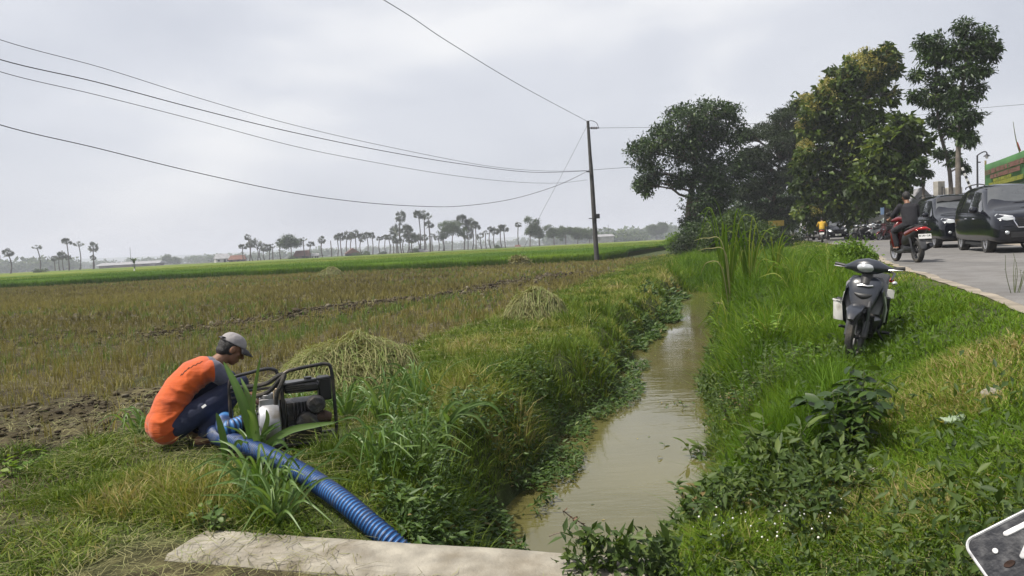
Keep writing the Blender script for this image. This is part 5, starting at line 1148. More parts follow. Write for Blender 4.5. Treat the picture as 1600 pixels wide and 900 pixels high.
# folds that fan from the lap towards the back
me = shirt.data; co = np.empty(len(me.vertices) * 3, np.float32); me.vertices.foreach_get('co', co); co = co.reshape(-1, 3); no = np.empty(len(me.vertices) * 3, np.float32); me.vertices.foreach_get('normal', no); no = no.reshape(-1, 3)
dx, dz = co[:, 0] - 0.12, co[:, 2] - 0.26; rr = np.hypot(dx, dz); an = np.arctan2(dz, dx)
am_ = np.exp(-((rr - 0.22) / 0.15) ** 2) * (co[:, 0] < 0.22) * np.clip(np.abs(co[:, 1]) * 9, 0.15, 1)
co += no * (0.0150 * am_ * ((1 - np.abs(np.sin(an * 8 + 1.6 * np.sin(rr * 14) + 3.5 * fbm(co[:, 0] * 8, co[:, 2] * 8, 2)))) ** 2 - .25))[:, None]
me.vertices.foreach_set('co', co.ravel()); me.update()
tr = MB()
tr.loft([(-.12, 0, .12), (-.05, 0, .19), (.04, 0, .30)], [.14, .16, .15], [.10, .12, .10], 16, up=(1, 0, 0))
for s in (-1, 1):
    tr.capsule((-.07, s * .09, .19), .105, (.20, s * .135, .34), .095); tr.capsule((.20, s * .135, .34), .095, (.405, s * .17, .462), .075)
    tr.capsule((.405, s * .17, .462), .073, (.25, s * .15, .26), .072); tr.capsule((.25, s * .15, .26), .072, (.125, s * .13, .10), .062)
trousers = tr.organic('trousers', navy, man, voxel=0.012, it=8)
tg = MB(); tg.box((0, 0, 0), (.035, .004, .018)); tgo = tg.build('cloth_label', plate_white, man); tgo.location = (.10, -.243, .335); tgo.rotation_euler = (R_(-28), R_(-30), 0)
hr = MB(); hr.ball(hp(-.022, 0, .012), (.095, .083, .098), 16, 12, hq); hr.ball(hp(-.055, 0, -.045), (.055, .068, .05), 14, 10, hq); hr.organic('hair', hairm, man, voxel=0.008, it=3)
cp = MB(); dome = []
for i in range(9): a = math.pi / 2 * i / 8; dome.append((.112 * math.cos(a) ** .8 if i < 8 else 0.001, .095 * math.sin(a)))
cp.lathe(dome, (0, 0, 0), (0, 0, 1), 24); cp.v = [tuple(hp(x * 1.02 - .004, y * .80, z + .035)) for x, y, z in cp.v]
cap = cp.build('cap', greycloth, man, sub=1)
so_ = cap.modifiers.new('solid', 'SOLIDIFY'); so_.thickness = 0.004
br = MB(); v = []; nb_ = 13
for i in range(nb_):
    a = R_(-68 + 136 * i / (nb_ - 1))
    for r, dz in ((.100, .036), (.125, .030), (.150 + .035 * math.cos(a), .012 - .012 * math.cos(a))): v.append(hp(r * math.cos(a) * 1.05, r * math.sin(a) * .82, dz + .012 - 0.35 * (r * math.sin(a) * .82) ** 2 * 4))
br.add(v, [(i * 3 + j, i * 3 + j + 1, i * 3 + j + 4, i * 3 + j + 3) for i in range(nb_ - 1) for j in range(2)]); bo = br.build('cap_brim', capdark, cap); m_ = bo.modifiers.new('solid', 'SOLIDIFY'); m_.thickness = 0.004
ct = MB(); ct.loft([hp(-.112, -.05, .048), hp(-.120, 0, .05), hp(-.112, .05, .048)], .018, .006, 8, up=(0, 0, 1)); ct.build('cap_strap', capdark, cap)
from mathutils.bvhtree import BVHTree
bvh = BVHTree.FromPolygons([v.co for v in shirt.data.vertices], [tuple(p.vertices) for p in shirt.data.polygons])
pr = MB(); sc_pts = []
for i in range(46):
    t = i / 45; q = Vector((-0.02 + 0.17 * t, -0.10, 0.575 + 0.075 * t + 0.011 * math.sin(t * 34) * (1.4 if i % 3 else 0.6))); hit = bvh.find_nearest(q)
    sc_pts.append(hit[0] + hit[1] * 0.0015)
pr.tube(sc_pts, 0.0035, 5); pr.build('back_print', mat('print_ink', (0.12, 0.05, 0.03), 0.8), shirt)
for s in (-1, 1):
    sd = MB(); sd.loft([(.03, s * .13, .012), (.12, s * .135, .010), (.22, s * .15, .010), (.31, s * .165, .012)], [.036, .036, .046, .03], .010, 12, up=(0, 0, 1)); sd.tube([(.17, s * .105, .02), (.20, s * .125, .075), (.22, s * .165, .085), (.21, s * .195, .02)], .008, 6); sd.build('sandal', rubber, man)

# ---- riders, in the frame of their machine
def rider(label, loc, rz, shirtm, helmet=None, scale=1.0, trous=blackcloth, feet=True):
    t = thing('person', label, 'person', loc, rz)
    b_ = MB(); b_.loft([(-.24, 0, .84), (-.22, 0, .95), (-.17, 0, 1.12), (-.12, 0, 1.28), (-.09, 0, 1.38)], [.13, .14, .14, .16, .07], [.10, .11, .10, .10, .06], 14, up=(1, 0, 0))
    b_.capsule((-.09, 0, 1.38), .06, (-.04, 0, 1.46), .055); b_.ball((-.02, 0, 1.535), (.098, .078, .112), 14, 10); b_.ball((.02, 0, 1.475), (.065, .06, .06), 12, 8); b_.capsule((.075, 0, 1.53), .012, (.092, 0, 1.50), .016)
    for s in (-1, 1):
        b_.ball((-.02, s * .078, 1.52), (.022, .011, .032), 8, 6)
        b_.capsule((-.10, s * .185, 1.31), .055, (.06, s * .285, 1.08), .045); b_.capsule((.06, s * .285, 1.08), .043, (.27, s * .285, 1.005), .030)
        b_.capsule((.27, s * .285, 1.005), .035, (.335, s * .285, 1.015), .032)
        for q in range(4): b_.capsule((.325, s * (.255 + .021 * q), 1.02), .011, (.345, s * (.255 + .021 * q), .985), .010, 6)
        b_.capsule((.30, s * .25, 1.0), .013, (.325, s * .245, .975), .010, 6)
        b_.capsule((-.18, s * .10, .86), .08, (.24, s * .18, .74), .058); b_.capsule((.24, s * .18, .74), .055, (.17, s * .15, .37), .040); b_.capsule((.15, s * .15, .325), .042, (.31, s * .16, .325), .034)
    b_.organic('body', skin, t, voxel=0.011, it=3)
    s_ = MB(); s_.loft([(-.25, 0, .83), (-.23, 0, .95), (-.18, 0, 1.12), (-.125, 0, 1.27), (-.09, 0, 1.375)], [.165, .172, .175, .19, .085], [.125, .135, .125, .12, .07], 16, up=(1, 0, 0))
    for s in (-1, 1): s_.capsule((-.105, s * .175, 1.305), .078, (.045, s * .275, 1.10), .066)
    s_.organic('shirt', shirtm, t, voxel=0.014, it=5)
    p_ = MB(); p_.loft([(-.27, 0, .82), (-.18, 0, .86)], [.15, .15], [.10, .11], 14, up=(0, 0, 1))
    for s in (-1, 1): p_.capsule((-.18, s * .10, .86), .098, (.245, s * .18, .74), .076); p_.capsule((.245, s * .18, .74), .074, (.175, s * .15, .40), .058)
    p_.organic('trousers', trous, t, voxel=0.014, it=5)
    for s in (-1, 1): k = MB(); k.loft([(.09, s * .15, .305), (.18, s * .155, .315), (.29, s * .16, .305), (.345, s * .165, .295)], [.036, .042, .046, .028], [.03, .038, .032, .018], 10, up=(0, 0, 1)); k.build('shoe', black_plastic, t)
    if helmet:
        h = MB(); h.ball((-.015, 0, 1.555), (.135, .118, .128), 16, 12); ho_ = h.build('helmet', helmet, t); vz = MB(); vz.ball((.035, 0, 1.535), (.10, .095, .062), 14, 8); vz.build('visor', glass_dark, ho_)
    else:
        h = MB(); h.ball((-.035, 0, 1.565), (.105, .088, .105), 14, 10); h.ball((-.06, 0, 1.51), (.06, .07, .06), 12, 8); h.organic('hair', hairm, t, voxel=0.012, it=3)
    return t
def on_road(px, py, z=0.722): g = G(px, py, z); return (float(g[0]), float(g[1]), z)
RED_L = on_road(1417, 409)
two_wheeler('scooter', 'red and black scooter being ridden away along the verge edge, white plate', 'scoot', red_paint, RED_L, R_(84), plate_text='=|=-|=', accents=black_plastic)
rs = MB()
for s in (-1, 1): rs.loft([(-.30, s * .165, .66), (-.55, s * .155, .72), (-.80, s * .115, .785), (-.92, s * .06, .80)], [.012] * 4, [.05, .05, .035, .02], 8, up=(0, 0, 1)); rs.build('red_side_panel', red_paint, bpy.data.objects['scooter']); rs = MB()
rider('bare-headed rider in black T-shirt on the red scooter', RED_L, R_(84), blackcloth)
WH = on_road(1321, 373.5)
wsc = two_wheeler('scooter', 'white-fronted scooter ridden towards us under the teak', 'scoot', white_paint, WH, R_(-110), plate_text='-=|=')
rider('rider in black with a silver-grey helmet on the white scooter', WH, R_(-110), blackcloth, mat('silver_helmet', (0.42, 0.43, 0.45), 0.2, var=0.1, coat=0.6))
YL = on_road(1285, 379)
ysc = two_wheeler('scooter', 'dark scooter ridden away by the man in mustard yellow', 'scoot', black_plastic, YL, R_(66), plate_text='=|-=')
rider('dark-haired rider in a mustard yellow shirt seen from behind', YL, R_(66), yellowcloth)
b = D(1263, 369, 60.5); LT = (b[0], b[1], 0.722)
lit = two_wheeler('motorcycle', 'motorcycle with its headlight on in front of the small white car', 'under', black_plastic, LT, R_(-112), plate_text='')
em = bpy.data.materials.new('lit_headlamp'); em.use_nodes = True; pb = em.node_tree.nodes['Principled BSDF']; pb.inputs['Emission Color'].default_value = (1, 0.85, 0.5, 1); pb.inputs['Emission Strength'].default_value = 6
for c in lit.children:
    if c.name.startswith('headlight'): c.data.materials.clear(); c.data.materials.append(em)
rider('rider in dark clothes with a pale helmet before the small white car', LT, R_(-112), blackcloth, mat('pale_helmet', (0.3, 0.3, 0.32), 0.25))
# the motorcycle standing on the grass
bp_ = GT(1346, 551); bz = float(hxy(bp_[0], bp_[1]))
bike = two_wheeler('parked_motorcycle', 'dusty dark underbone motorcycle standing on the grass verge, facing us', 'under', blue_paint, (bp_[0], bp_[1], bz - 0.005), R_(236), lean=-0.15, steer=-0.10, plate_text='=-|=', mirrors=False)
sk = MB(); sk.tube([(0.05, 0.12, 0.30), (0.02, 0.22, 0.14), (0.03, 0.27, 0.005)], 0.013, 8); sk.tube([(0.0, 0.275, 0.008), (0.06, 0.275, 0.008)], 0.016, 8); sk.build('side_stand', dark_metal, bike)
# row of machines parked in the shade
under0 = None; mixed = []
cols = [black_plastic, red_paint, grey_plastic, white_paint]
labs = ['black motorcycle at the near end of the shaded row, wheels towards us', 'second machine of the shaded row, grey', 'red-trimmed machine of the shaded row, furthest along the asphalt edge', 'pale-fronted machine in the middle of the shaded row', 'dark machine half hidden in the shaded row beside the pale-fronted one', 'dark machine behind the red-trimmed one', 'grey machine behind the near end of the shaded row', 'black machine at the teak trunk end of the row']
spots = [(1343, 47, 205, 0), (1352, 48.5, 215, 2), (1386, 46.5, 200, 1), (1364, 48, 208, 3), (1372, 49, 212, 0), (1392, 49, 205, 0), (1349, 50.5, 200, 2), (1379, 50.5, 210, 0)]
protos = {}
for lab, (px, yy, ang, ci) in zip(labs, spots):
    g = D(px, 370, yy); loc_ = (float(g[0]), float(g[1]), 0.712)
    if ci not in protos:
        protos[ci] = two_wheeler('parked_motorcycle', lab, 'under' if ci in (0, 2) else 'scoot', cols[ci], loc_, R_(ang), lean=-0.12, group='motorcycles parked in the shade', plate_text='')
    else:
        o = dup(protos[ci], loc_, R_(ang), lab); o.rotation_euler = (-0.12, 0, R_(ang))

# ---- bucket hanging beside the leg shield
bk0 = D(1317, 499, bp_.y - .02); bu = thing('bucket', 'dirty white paint bucket hung beside the leg shield of the motorcycle on the grass', 'bucket', (bk0[0], bk0[1], bk0[2]), 0.4, rot=(R_(5), R_(6), 0.4))
pailm = mat('dirty_white_plastic', (0.55, 0.55, 0.53), 0.5, var=0.12, scale=9, dirt=(0.25, 0.23, 0.2), dirt_scale=9)
q = MB(); q.lathe([(0.0, 0.0), (0.098, 0.0), (0.102, 0.01), (0.122, 0.205), (0.130, 0.207), (0.130, 0.222), (0.118, 0.222), (0.098, 0.015), (0.0, 0.012)], n=24); q.build('pail', pailm, bu)
q = MB(); q.tube([(-.128, 0, .21)] + [(.128 * math.cos(a), -.05 - .03 * math.sin(a), .21 + .10 * math.sin(a)) for a in np.linspace(math.pi, 0, 9)] + [(.128, 0, .21)], 0.004, 6); q.build('wire_handle', dark_metal, bu)
q = MB()
for k_ in range(9): q.ball((rng.uniform(-.06, .06), rng.uniform(-.06, .06), .19 + .04 * rng.random()), (.04, .03, .03), 8, 6)
q.organic('contents', black_plastic, bu, voxel=0.012, it=2)

# ================================================================== pump
alu = mat('cast_aluminium', (0.34, 0.35, 0.38), 0.5, 0.35, var=0.2, scale=10, bump=0.06, bscale=30, dirt=(0.16, 0.14, 0.11), dirt_scale=8)
tubem = mat('worn_black_tube', (0.022, 0.022, 0.024), 0.42, 0.3, var=0.4, scale=20, dirt=(0.075, 0.06, 0.048), dirt_scale=12)
engm = mat('oily_engine_metal', (0.030, 0.030, 0.033), 0.5, 0.4, var=0.4, scale=16, bump=0.5, bscale=40, dirt=(0.07, 0.058, 0.045), dirt_scale=10)
pp0 = GT(444, 694); pz = float(hxy(pp0[0], pp0[1])); pump = thing('water_pump', 'portable petrol water pump in a black tube frame on the grass bank', 'water pump', (pp0[0], pp0[1], pz + 0.0), R_(20))
fr = MB()
hoopA = spline([(.012, -.13, .02), (.008, -.13, .30), (.008, -.13, .50), (.04, -.13, .553), (.12, -.13, .570), (.24, -.13, .583), (.325, -.13, .585), (.362, -.13, .54), (.372, -.13, .30), (.375, -.13, .02)], 5)
fr.tube(hoopA, 0.0130, 10)
hoopB = spline([(-.36, .14, .02), (-.358, .14, .30), (-.35, .14, .47), (-.32, .14, .515), (-.22, .14, .535), (-.10, .14, .553), (-.035, .14, .545), (-.008, .14, .50), (-.004, .14, .28), (-.004, .14, .02)], 5)
fr.tube(hoopB, 0.0130, 10)
fr.tube([(.008, -.13, .46), (.36, -.13, .485)], 0.010, 8); fr.tube([(-.355, .14, .40), (-.01, .14, .41)], 0.011, 8); fr.tube([(-.355, .14, .36), (-.01, .14, .36)], 0.011, 8)
for x in (-.35, .0, .37): fr.tube([(x, -.15, .02), (x, .17, .02)], 0.0130, 8)
for y in (-.13, .14): fr.tube([(-.36, y, .02), (.38, y, .02)], 0.0130, 8)
fr.tube([(.005, -.13, .50), (-.006, .14, .50)], 0.0130, 8); fr.build('frame', tubem, pump)
en = MB(); en.box((.15, 0, .20), (.24, .22, .24)); en.box((.13, -.02, .11), (.20, .20, .10))
for q in range(7): en.box((.08 + .026 * q, -.125, .26), (.010, .05, .13))
en.lathe([(0, -.02), (.075, -.02), (.085, .0), (.085, .05), (.07, .06), (0, .06)], (.17, -.12, .17), (0, -1, 0), 18); eo = en.build('engine_block', engm, pump, bevel=0.008)
fh = MB(); fh.box((.145, -.04, .43), (.255, .20, .075)); fo = fh.build('fuel_tank', mat('black_painted_tank', (0.014, 0.014, 0.016), 0.3, var=0.3, scale=12, dirt=(0.05, 0.045, 0.04)), pump, bevel=0.022)
sl = MB()
for q in range(4): sl.box((.10, -.143, .405 + q * .015), (.13, .008, .006))
sl.build('cooling_slots', tubem, fo)
tc_ = MB(); tc_.lathe([(0, 0), (.028, 0), (.028, .018), (0, .02)], (.20, .0, .466), n=16); tc_.build('tank_cap', dark_metal, fo)
af = MB(); af.box((.315, .0, .39), (.095, .15, .17)); ao = af.build('air_filter', black_plastic, pump, bevel=0.014)
rc_ = MB(); rc_.lathe([(0, -.05), (.055, -.045), (.068, -.02), (.068, .02), (0, .03)], (.235, -.15, .30), (0, 1, 0), 20); rc_.build('recoil_starter', engm, pump)
mu = MB(); mu.loft([(.24, -.14, .20), (.29, -.145, .20), (.335, -.14, .19)], [.04, .05, .035], None, 12); mu.build('muffler', mat('rusty_metal', (0.045, 0.026, 0.018), 0.8, 0.3, var=0.5, scale=20), pump)
vo = MB(); vo.lathe([(0, -.10), (.06, -.10), (.075, -.085), (.135, -.075), (.150, -.05), (.150, .045), (.14, .065), (.06, .075), (0, .075)], (-.085, -.03, .185), (1, 0, 0), 30)
vo.box((-.085, -.03, .33), (.14, .12, .07)); vo.lathe([(0, 0), (.055, 0), (.06, .02), (.06, .03), (0, .03)], (-.09, -.03, .365), n=18)
vo.lathe([(.06, 0), (.085, 0), (.085, .016), (.06, .016)], (-.18, -.03, .20), (-1, 0, 0), 20, close=True); vo.box((-.085, -.03, .03), (.12, .16, .05))
vo.build('pump_housing', alu, pump, bevel=0.004)
bt_ = MB()
for a in np.linspace(0, 2 * math.pi, 9)[:-1]: bt_.lathe([(0, 0), (.010, 0), (.010, .012), (0, .014)], (-.165, -.03 + .125 * math.cos(a), .185 + .125 * math.sin(a)), (-1, 0, 0), 6)
bt_.build('housing_bolts', dark_metal, pump)
cu = MB(); cu.lathe([(.048, 0), (.066, 0), (.068, .02), (.062, .03), (.062, .06), (.07, .065), (.07, .095), (.058, .10), (.048, .10)], (-.185, -.03, .205), (-1, 0, .0), 22, close=True); cu.build('hose_coupling', black_plastic, pump)
stp = MB(); stp.tube(spline([(-.30, .02, .36), (-.18, -.04, .385), (-.08, -.08, .42), (-.01, -.12, .50), (.02, -.15, .52), (.0, -.16, .47), (-.03, -.15, .41), (-.045, -.14, .33)], 5), 0.016, 8)
stp.tube(spline([(-.34, .06, .45), (-.2, .0, .455), (-.09, -.05, .475), (-.02, -.11, .525), (.03, -.13, .54), (.01, -.155, .49)], 5), 0.017, 8); stp.build('rubber_strap', rubber, pump)
cdb = MB(); cdb.box((-.03, -.06, .39), (.05, .10, .07)); cdb.build('carton_label', mat('tan_card', (0.42, 0.33, 0.22), 0.9), pump, bevel=0.003)
# ---- ribbed hose: from the coupling round the man's feet and down into the canal
M_ = Matrix.Translation(pump.location) @ Matrix.Rotation(R_(20), 4, 'Z')
h0 = M_ @ Vector((-.27, -.03, .205)); h1 = M_ @ Vector((-.40, -.035, .185))
hp_ = [h0, h1] + [Vector(D(*a)) for a in [(352, 645, 5.85), (336, 662, 5.70), (338, 681, 5.50), (366, 690, 5.22), (412, 708, 4.90), (470, 738, 4.50), (530, 778, 4.12), (585, 824, 3.93), (617, 851, 3.86), (642, 880, 3.85)]]
hp_.append(hp_[-1] + Vector((0.10, 0.0, -0.28))); hp_.append(hp_[-1] + Vector((0.16, 0.03, -0.32)))
base = spline(hp_, 30); acc = [0.0]
for a, c in zip(base[:-1], base[1:]): acc.append(acc[-1] + (c - a).length)
acc = np.array(acc); tot = acc[-1]; pitch = 0.024; ns_ = int(tot / pitch * 6); ss = np.linspace(0, tot, ns_); B = np.array([tuple(p) for p in base]); pts = np.stack([np.interp(ss, acc, B[:, k]) for k in range(3)], -1)
for _ in range(20): pts[1:-1] = 0.25 * pts[:-2] + 0.5 * pts[1:-1] + 0.25 * pts[2:]
ph = (ss % pitch) / pitch; rib = np.clip(1.25 * np.cos((ph - 0.5) * 2 * math.pi) , -1, 1)
smooth_zone = np.exp(-((ss - 0.46) / 0.10) ** 2) * 0.75
rad = 0.055 + 0.0050 * rib * (1 - smooth_zone)
hb = MB(); hb.loft([Vector(p) for p in pts], list(rad), None, 22, up=(0, 0, 1))
hm_, nt, ns, ls, b = new_mat('blue_ribbed_pvc'); at = ns.new('ShaderNodeAttribute'); at.attribute_name = 'rnd'
r_ = ramp(ns, [(0.2, (0.042, 0.175, 0.42)), (0.55, (0.016, 0.072, 0.235)), (0.85, (0.005, 0.018, 0.07))]); ls.new(at.outputs['Fac'], r_.inputs[0]); dn_ = noise_node(ns, ls, 10, 5); dr_ = ramp(ns, [(0.5, (0, 0, 0)), (0.72, (0.55, 0.55, 0.55))]); ls.new(dn_.outputs['Fac'], dr_.inputs[0])
mx = ns.new('ShaderNodeMixRGB'); ls.new(dr_.outputs[0], mx.inputs[0]); ls.new(r_.outputs[0], mx.inputs[1]); mx.inputs[2].default_value = (0.13, 0.13, 0.12, 1)
ls.new(mx.outputs[0], b.inputs['Base Color']); b.inputs['Roughness'].default_value = 0.48
hose = hb.build('suction_hose', hm_, angle=80); a_ = hose.data.attributes.new('rnd', 'FLOAT', 'POINT'); a_.data.foreach_set('value', np.repeat((0.5 + 0.5 * rib) * (1 - smooth_zone), 22).astype(np.float32))
tag(hose, 'thick blue ribbed hose looping from the pump down into the canal', 'hose')
# ================================================================== pole, wires, signs, houses, small things
def DV(*a): return Vector(D(*a))
concp = mat('dark_concrete_pole', (0.045, 0.043, 0.04), 0.85, var=0.3, scale=3, bump=0.3, bscale=20)
cable = mat('black_cable', (0.012, 0.012, 0.013), 0.6)
pb_ = DV(933, 411, 58.0); pt_ = DV(918.5, 189, 58.0); pb_.z = -0.3
up = thing('utility_pole', 'dark concrete utility pole at the corner of the standing rice', 'utility pole', pb_)
pv_ = pt_ - pb_
mb = MB(); mb.tube([pv_ * (k / 8) for k in range(9)], [0.20 - 0.09 * k / 8 for k in range(9)], 14); mb.build('pole', concp, up)
def P5(px, py, y=57.8): return DV(px, py, y) - pb_
mb = MB(); mb.tube([P5(918, 200), P5(936, 200)], 0.045, 8); mb.tube([P5(916, 268), P5(921, 268)], 0.06, 8); mb.build('bracket', dark_metal, up)
mb = MB()
for q in range(4): mb.lathe([(0, -.04), (.10, -.03), (.10, .03), (0, .04)], P5(924 + 2.6 * q, 200), (1, 0, 0), 10)
mb.build('insulator', mat('brown_ceramic', (0.05, 0.03, 0.025), 0.3), up)
mb = MB(); mb.tube(spline([P5(918, 190), P5(924, 188.5), P5(932, 192), P5(935, 199)], 5), 0.022, 6); mb.tube(spline([P5(922.5, 225), P5(926, 260), P5(929, 300), P5(932, 345)], 5), 0.018, 6); mb.build('jumper_cable', cable, up)
mb = MB(); q = P5(934, 337.5, 57.7); mb.box(q, (.30, .2, .33)); mb.build('meter_box', black_plastic, up, bevel=0.02)
mb = MB(); mb.tube([P5(920, 341.5), P5(937, 340.5)], 0.035, 8); mb.build('cross_bar', dark_metal, up)
def plan_wire(name, label, px_pts, A, B, r=0.014, n=8):
    (x0, y0), (x1, y1) = A, B; P = []
    for px, py in px_pts:
        d = ray(px, py); M = np.array([[d[0], -(x1 - x0)], [d[1], -(y1 - y0)]]); s, t = np.linalg.solve(M, np.array([x0, y0])); P.append(Vector(CAM + d * s))
    # carry the line on past the first point, towards the pole it comes from
    P.insert(0, P[0] + (P[0] - P[1]) * 0.9 + Vector((0, 0, 0.4)))
    mb = MB(); mb.tube(spline(P, n), r, 6); tag(mb.build(name, cable), label, 'cable')
E1 = (pb_.x, 58.0)
plan_wire('power_line', 'uppermost of the sagging cables crossing to the middle of the pole, faint', [(0, 62), (160, 106), (300, 150), (450, 193), (600, 228), (760, 259), (850, 267), (917, 266.5)], (-25, 14), E1, 0.011)
plan_wire('power_line', 'thickest sagging cable, second down of the group crossing to the pole', [(0, 93), (150, 128), (300, 168), (450, 205), (600, 236), (720, 256), (830, 269), (917, 267)], (-24, 14.3), E1, 0.017)
plan_wire('power_line', 'thin sagging cable just under the thickest one, meeting the pole lower', [(0, 112), (150, 148), (300, 186), (450, 226), (560, 249), (700, 273), (800, 284), (870, 286), (917, 281)], (-23, 14.6), E1, 0.011)
plan_wire('power_line', 'lowest sagging cable dipping almost to the palm tops', [(0, 195), (150, 231), (300, 268), (450, 300), (560, 315.5), (650, 322), (720, 322), (800, 311), (870, 290), (917, 268)], (-25, 13.5), E1, 0.016)
def wire(name, label, pts, r=0.015): mb = MB(); mb.tube(spline(pts, 8), r, 6); return tag(mb.build(name, cable), label, 'cable')
wire('power_line', 'cable climbing steeply from the very top of the pole out over our heads', [DV(918.5, 190, 58), DV(815, 134.5, 43), DV(700, 65, 33.5), DV(600, 0, 28), Vector((-9, 14, 10.6))], 0.014)
wire('power_line', 'cable running from the pole top insulators past the broad tree', [DV(935, 200, 57.8), DV(1060, 198, 60), DV(1200, 192, 64), DV(1420, 181, 60), DV(1530, 169, 56), DV(1640, 160, 53)], 0.014)
wire('power_line', 'short cable from the pole middle into the broad tree', [DV(919, 266, 58), DV(960, 263, 60), DV(1010, 259.5, 63), DV(1060, 255, 66)], 0.015)
wire('stay_wire', 'slanting stay wire from the pole top down to the rice', [DV(917, 197, 58), DV(881, 267, 57.5), DV(845, 335, 57), DV(812, 400, 56.5)], 0.010)

# ------------------------------------------------------------------ banner, flag, lamp, barrier
gcloth = mat('green_banner_cloth', (0.035, 0.115, 0.03), 0.75, var=0.35, scale=1.2, bump=0.15, bscale=5)
bl_, br_ = Vector((19.15, 30.0, 0)), Vector((16.2, 23.0, 0)); bd_ = (br_ - bl_); blen = bd_.length; bd_.normalize(); bnrm = Vector((-bd_.y, bd_.x, 0)); 
if bnrm.dot(bl_) > 0: bnrm = -bnrm
ban = thing('banner', 'green event banner with two pinkish and two yellow lines on bamboo poles', 'banner', bl_)
nb = 24; mb = MB(); v = []
for k in range(nb + 1):
    t = k / nb; top = 3.82 - 0.02 * t - 0.02 * math.sin(math.pi * t); w_ = 0.015 * math.sin(t * 15)
    for j in range(5): f_ = j / 4; v.append(bd_ * (t * blen) + Vector((0, 0, top - f_ * (1.06 + 0.02 * math.sin(t * 9)))) + bnrm * (w_ * f_ * (1 + 0.5 * math.sin(t * 31))))
mb.add(v, [(k * 5 + j, k * 5 + j + 1, k * 5 + j + 6, k * 5 + j + 5) for k in range(nb) for j in range(4)]); bc = mb.build('cloth', gcloth, ban); so_ = bc.modifiers.new('s', 'SOLIDIFY'); so_.thickness = 0.006
bam = mat('bamboo', (0.20, 0.17, 0.07), 0.6)
for d_ in (0.0, blen): mb = MB(); mb.tube([bd_ * d_ - bnrm * .03 + Vector((0, 0, 0.5)), bd_ * d_ - bnrm * .03 + Vector((0, 0, 4.0))], 0.035, 8); mb.build('bamboo_post', bam, ban)
pinkm = mat('pink_print', (0.15, 0.075, 0.06), 0.7); yelm = mat('yellow_print', (0.19, 0.20, 0.025), 0.7)
def scribble(mb, t0, t1, z, h, th):
    x = t0
    za, zb_ = [3.80 - z + .0 for _ in (0, 1)]; mb.tube([bd_ * t0 + Vector((0, 0, za - .008)) + bnrm * .05, bd_ * t1 + Vector((0, 0, za - .008)) + bnrm * .05], th * .8, 4)
    while x < t1:
        wch = h * rng.uniform(0.55, 0.85); zz = 3.80 - z; o = bd_ * x + Vector((0, 0, zz)) + bnrm * 0.055
        for s in [((0, 0), (0, 1)), ((0, 1), (1, 1)), ((1, 1), (1, 0)), ((0, .5), (1, .5)), ((0, 0), (1, 0))]:
            if rng.random() < 0.68:
                (ax, ay), (bx, by) = s; a = o + bd_ * ax * wch * .75 + Vector((0, 0, ay * h)); b_ = o + bd_ * bx * wch * .75 + Vector((0, 0, by * h)); mb.tube([a, b_], th, 4)
        x += wch * (1.1 if rng.random() < 0.82 else 1.9)
for a_ in ((.45, 6.6, .40, .15, .014), (1.35, 6.0, .60, .13, .012)): mb = MB(); scribble(mb, *a_); mb.build('pink_lettering', pinkm, ban, smooth=False)
for a_ in ((1.9, 4.8, .74, .09, .010), (1.1, 6.4, .90, .13, .014)): mb = MB(); scribble(mb, *a_); mb.build('yellow_lettering', yelm, ban, smooth=False)
fb = DV(1601, 262, 26.5); fl_ = thing('flag', 'tall bent bamboo flag pole with a red, white and green pennant above the banner', 'flag', (fb.x, fb.y, 0.69))
pp_ = [Vector((0, 0, 0)), Vector((0, 0, fb.z - .69))] + [DV(px, py, 26.5) - Vector((fb.x, fb.y, .69)) for px, py in [(1596, 245), (1590, 228), (1586, 210), (1583, 190)]]
mb = MB(); sp = spline(pp_, 6); mb.tube(sp, [0.035 - 0.027 * i / (len(sp) - 1) for i in range(len(sp))], 8); mb.build('bamboo_pole', mat('green_bamboo', (0.10, 0.11, 0.04), 0.6), fl_)
def pen(name, a, b, wa, wb, m):
    a = DV(*a, 26.5) - Vector((fb.x, fb.y, .69)); b_ = DV(*b, 26.5) - Vector((fb.x, fb.y, .69)); x = Vector((1, .1, 0)); mb = MB()
    mb.add([a, a + x * wa, b_ + x * wb + Vector((0, .05, 0)), b_], [(0, 1, 2, 3)]); o = mb.build(name, m, fl_); k = o.modifiers.new('s', 'SOLIDIFY'); k.thickness = 0.006
pen('red_cloth', (1588, 222), (1592, 236), .06, .13, mat('red_cloth', (0.40, 0.02, 0.03), 0.8)); pen('white_cloth', (1592, 236), (1594, 243), .13, .17, plate_white); pen('green_cloth', (1594, 243), (1600, 262), .17, .26, mat('lime_cloth', (0.22, 0.36, 0.06), 0.8))
lb_ = DV(1527, 300, 33); sl_ = thing('street_lamp', 'slim dark street lamp with a curved arm and hanging bell shade', 'street lamp', (lb_.x, lb_.y, 0.69))
def LL(px, py): return DV(px, py, 33) - Vector((lb_.x, lb_.y, .69))
mb = MB(); mb.tube([Vector((0, 0, 0)), LL(1527, 243)], [0.05, 0.035], 10); mb.build('post', dark_metal, sl_)
mb = MB(); mb.tube(spline([LL(1527, 243), LL(1532, 239.5), LL(1538, 237), LL(1541.5, 238), LL(1542, 241)], 5), 0.026, 8); mb.tube([LL(1527, 253.5), LL(1532, 253.5)], .03, 6); mb.build('arm', dark_metal, sl_)
mb = MB(); mb.lathe([(.03, .06), (.07, .02), (.13, -.03), (.14, -.05), (0.02, -.05)], LL(1542, 242.5), (0, 0, 1), 14); mb.build('lamp_shade', dark_metal, sl_)
mb = MB(); mb.ball(LL(1542, 245.5), (.06, .06, .075)); mb.build('lamp_globe', mat('lamp_globe', (0.5, 0.5, 0.48), 0.2), sl_)
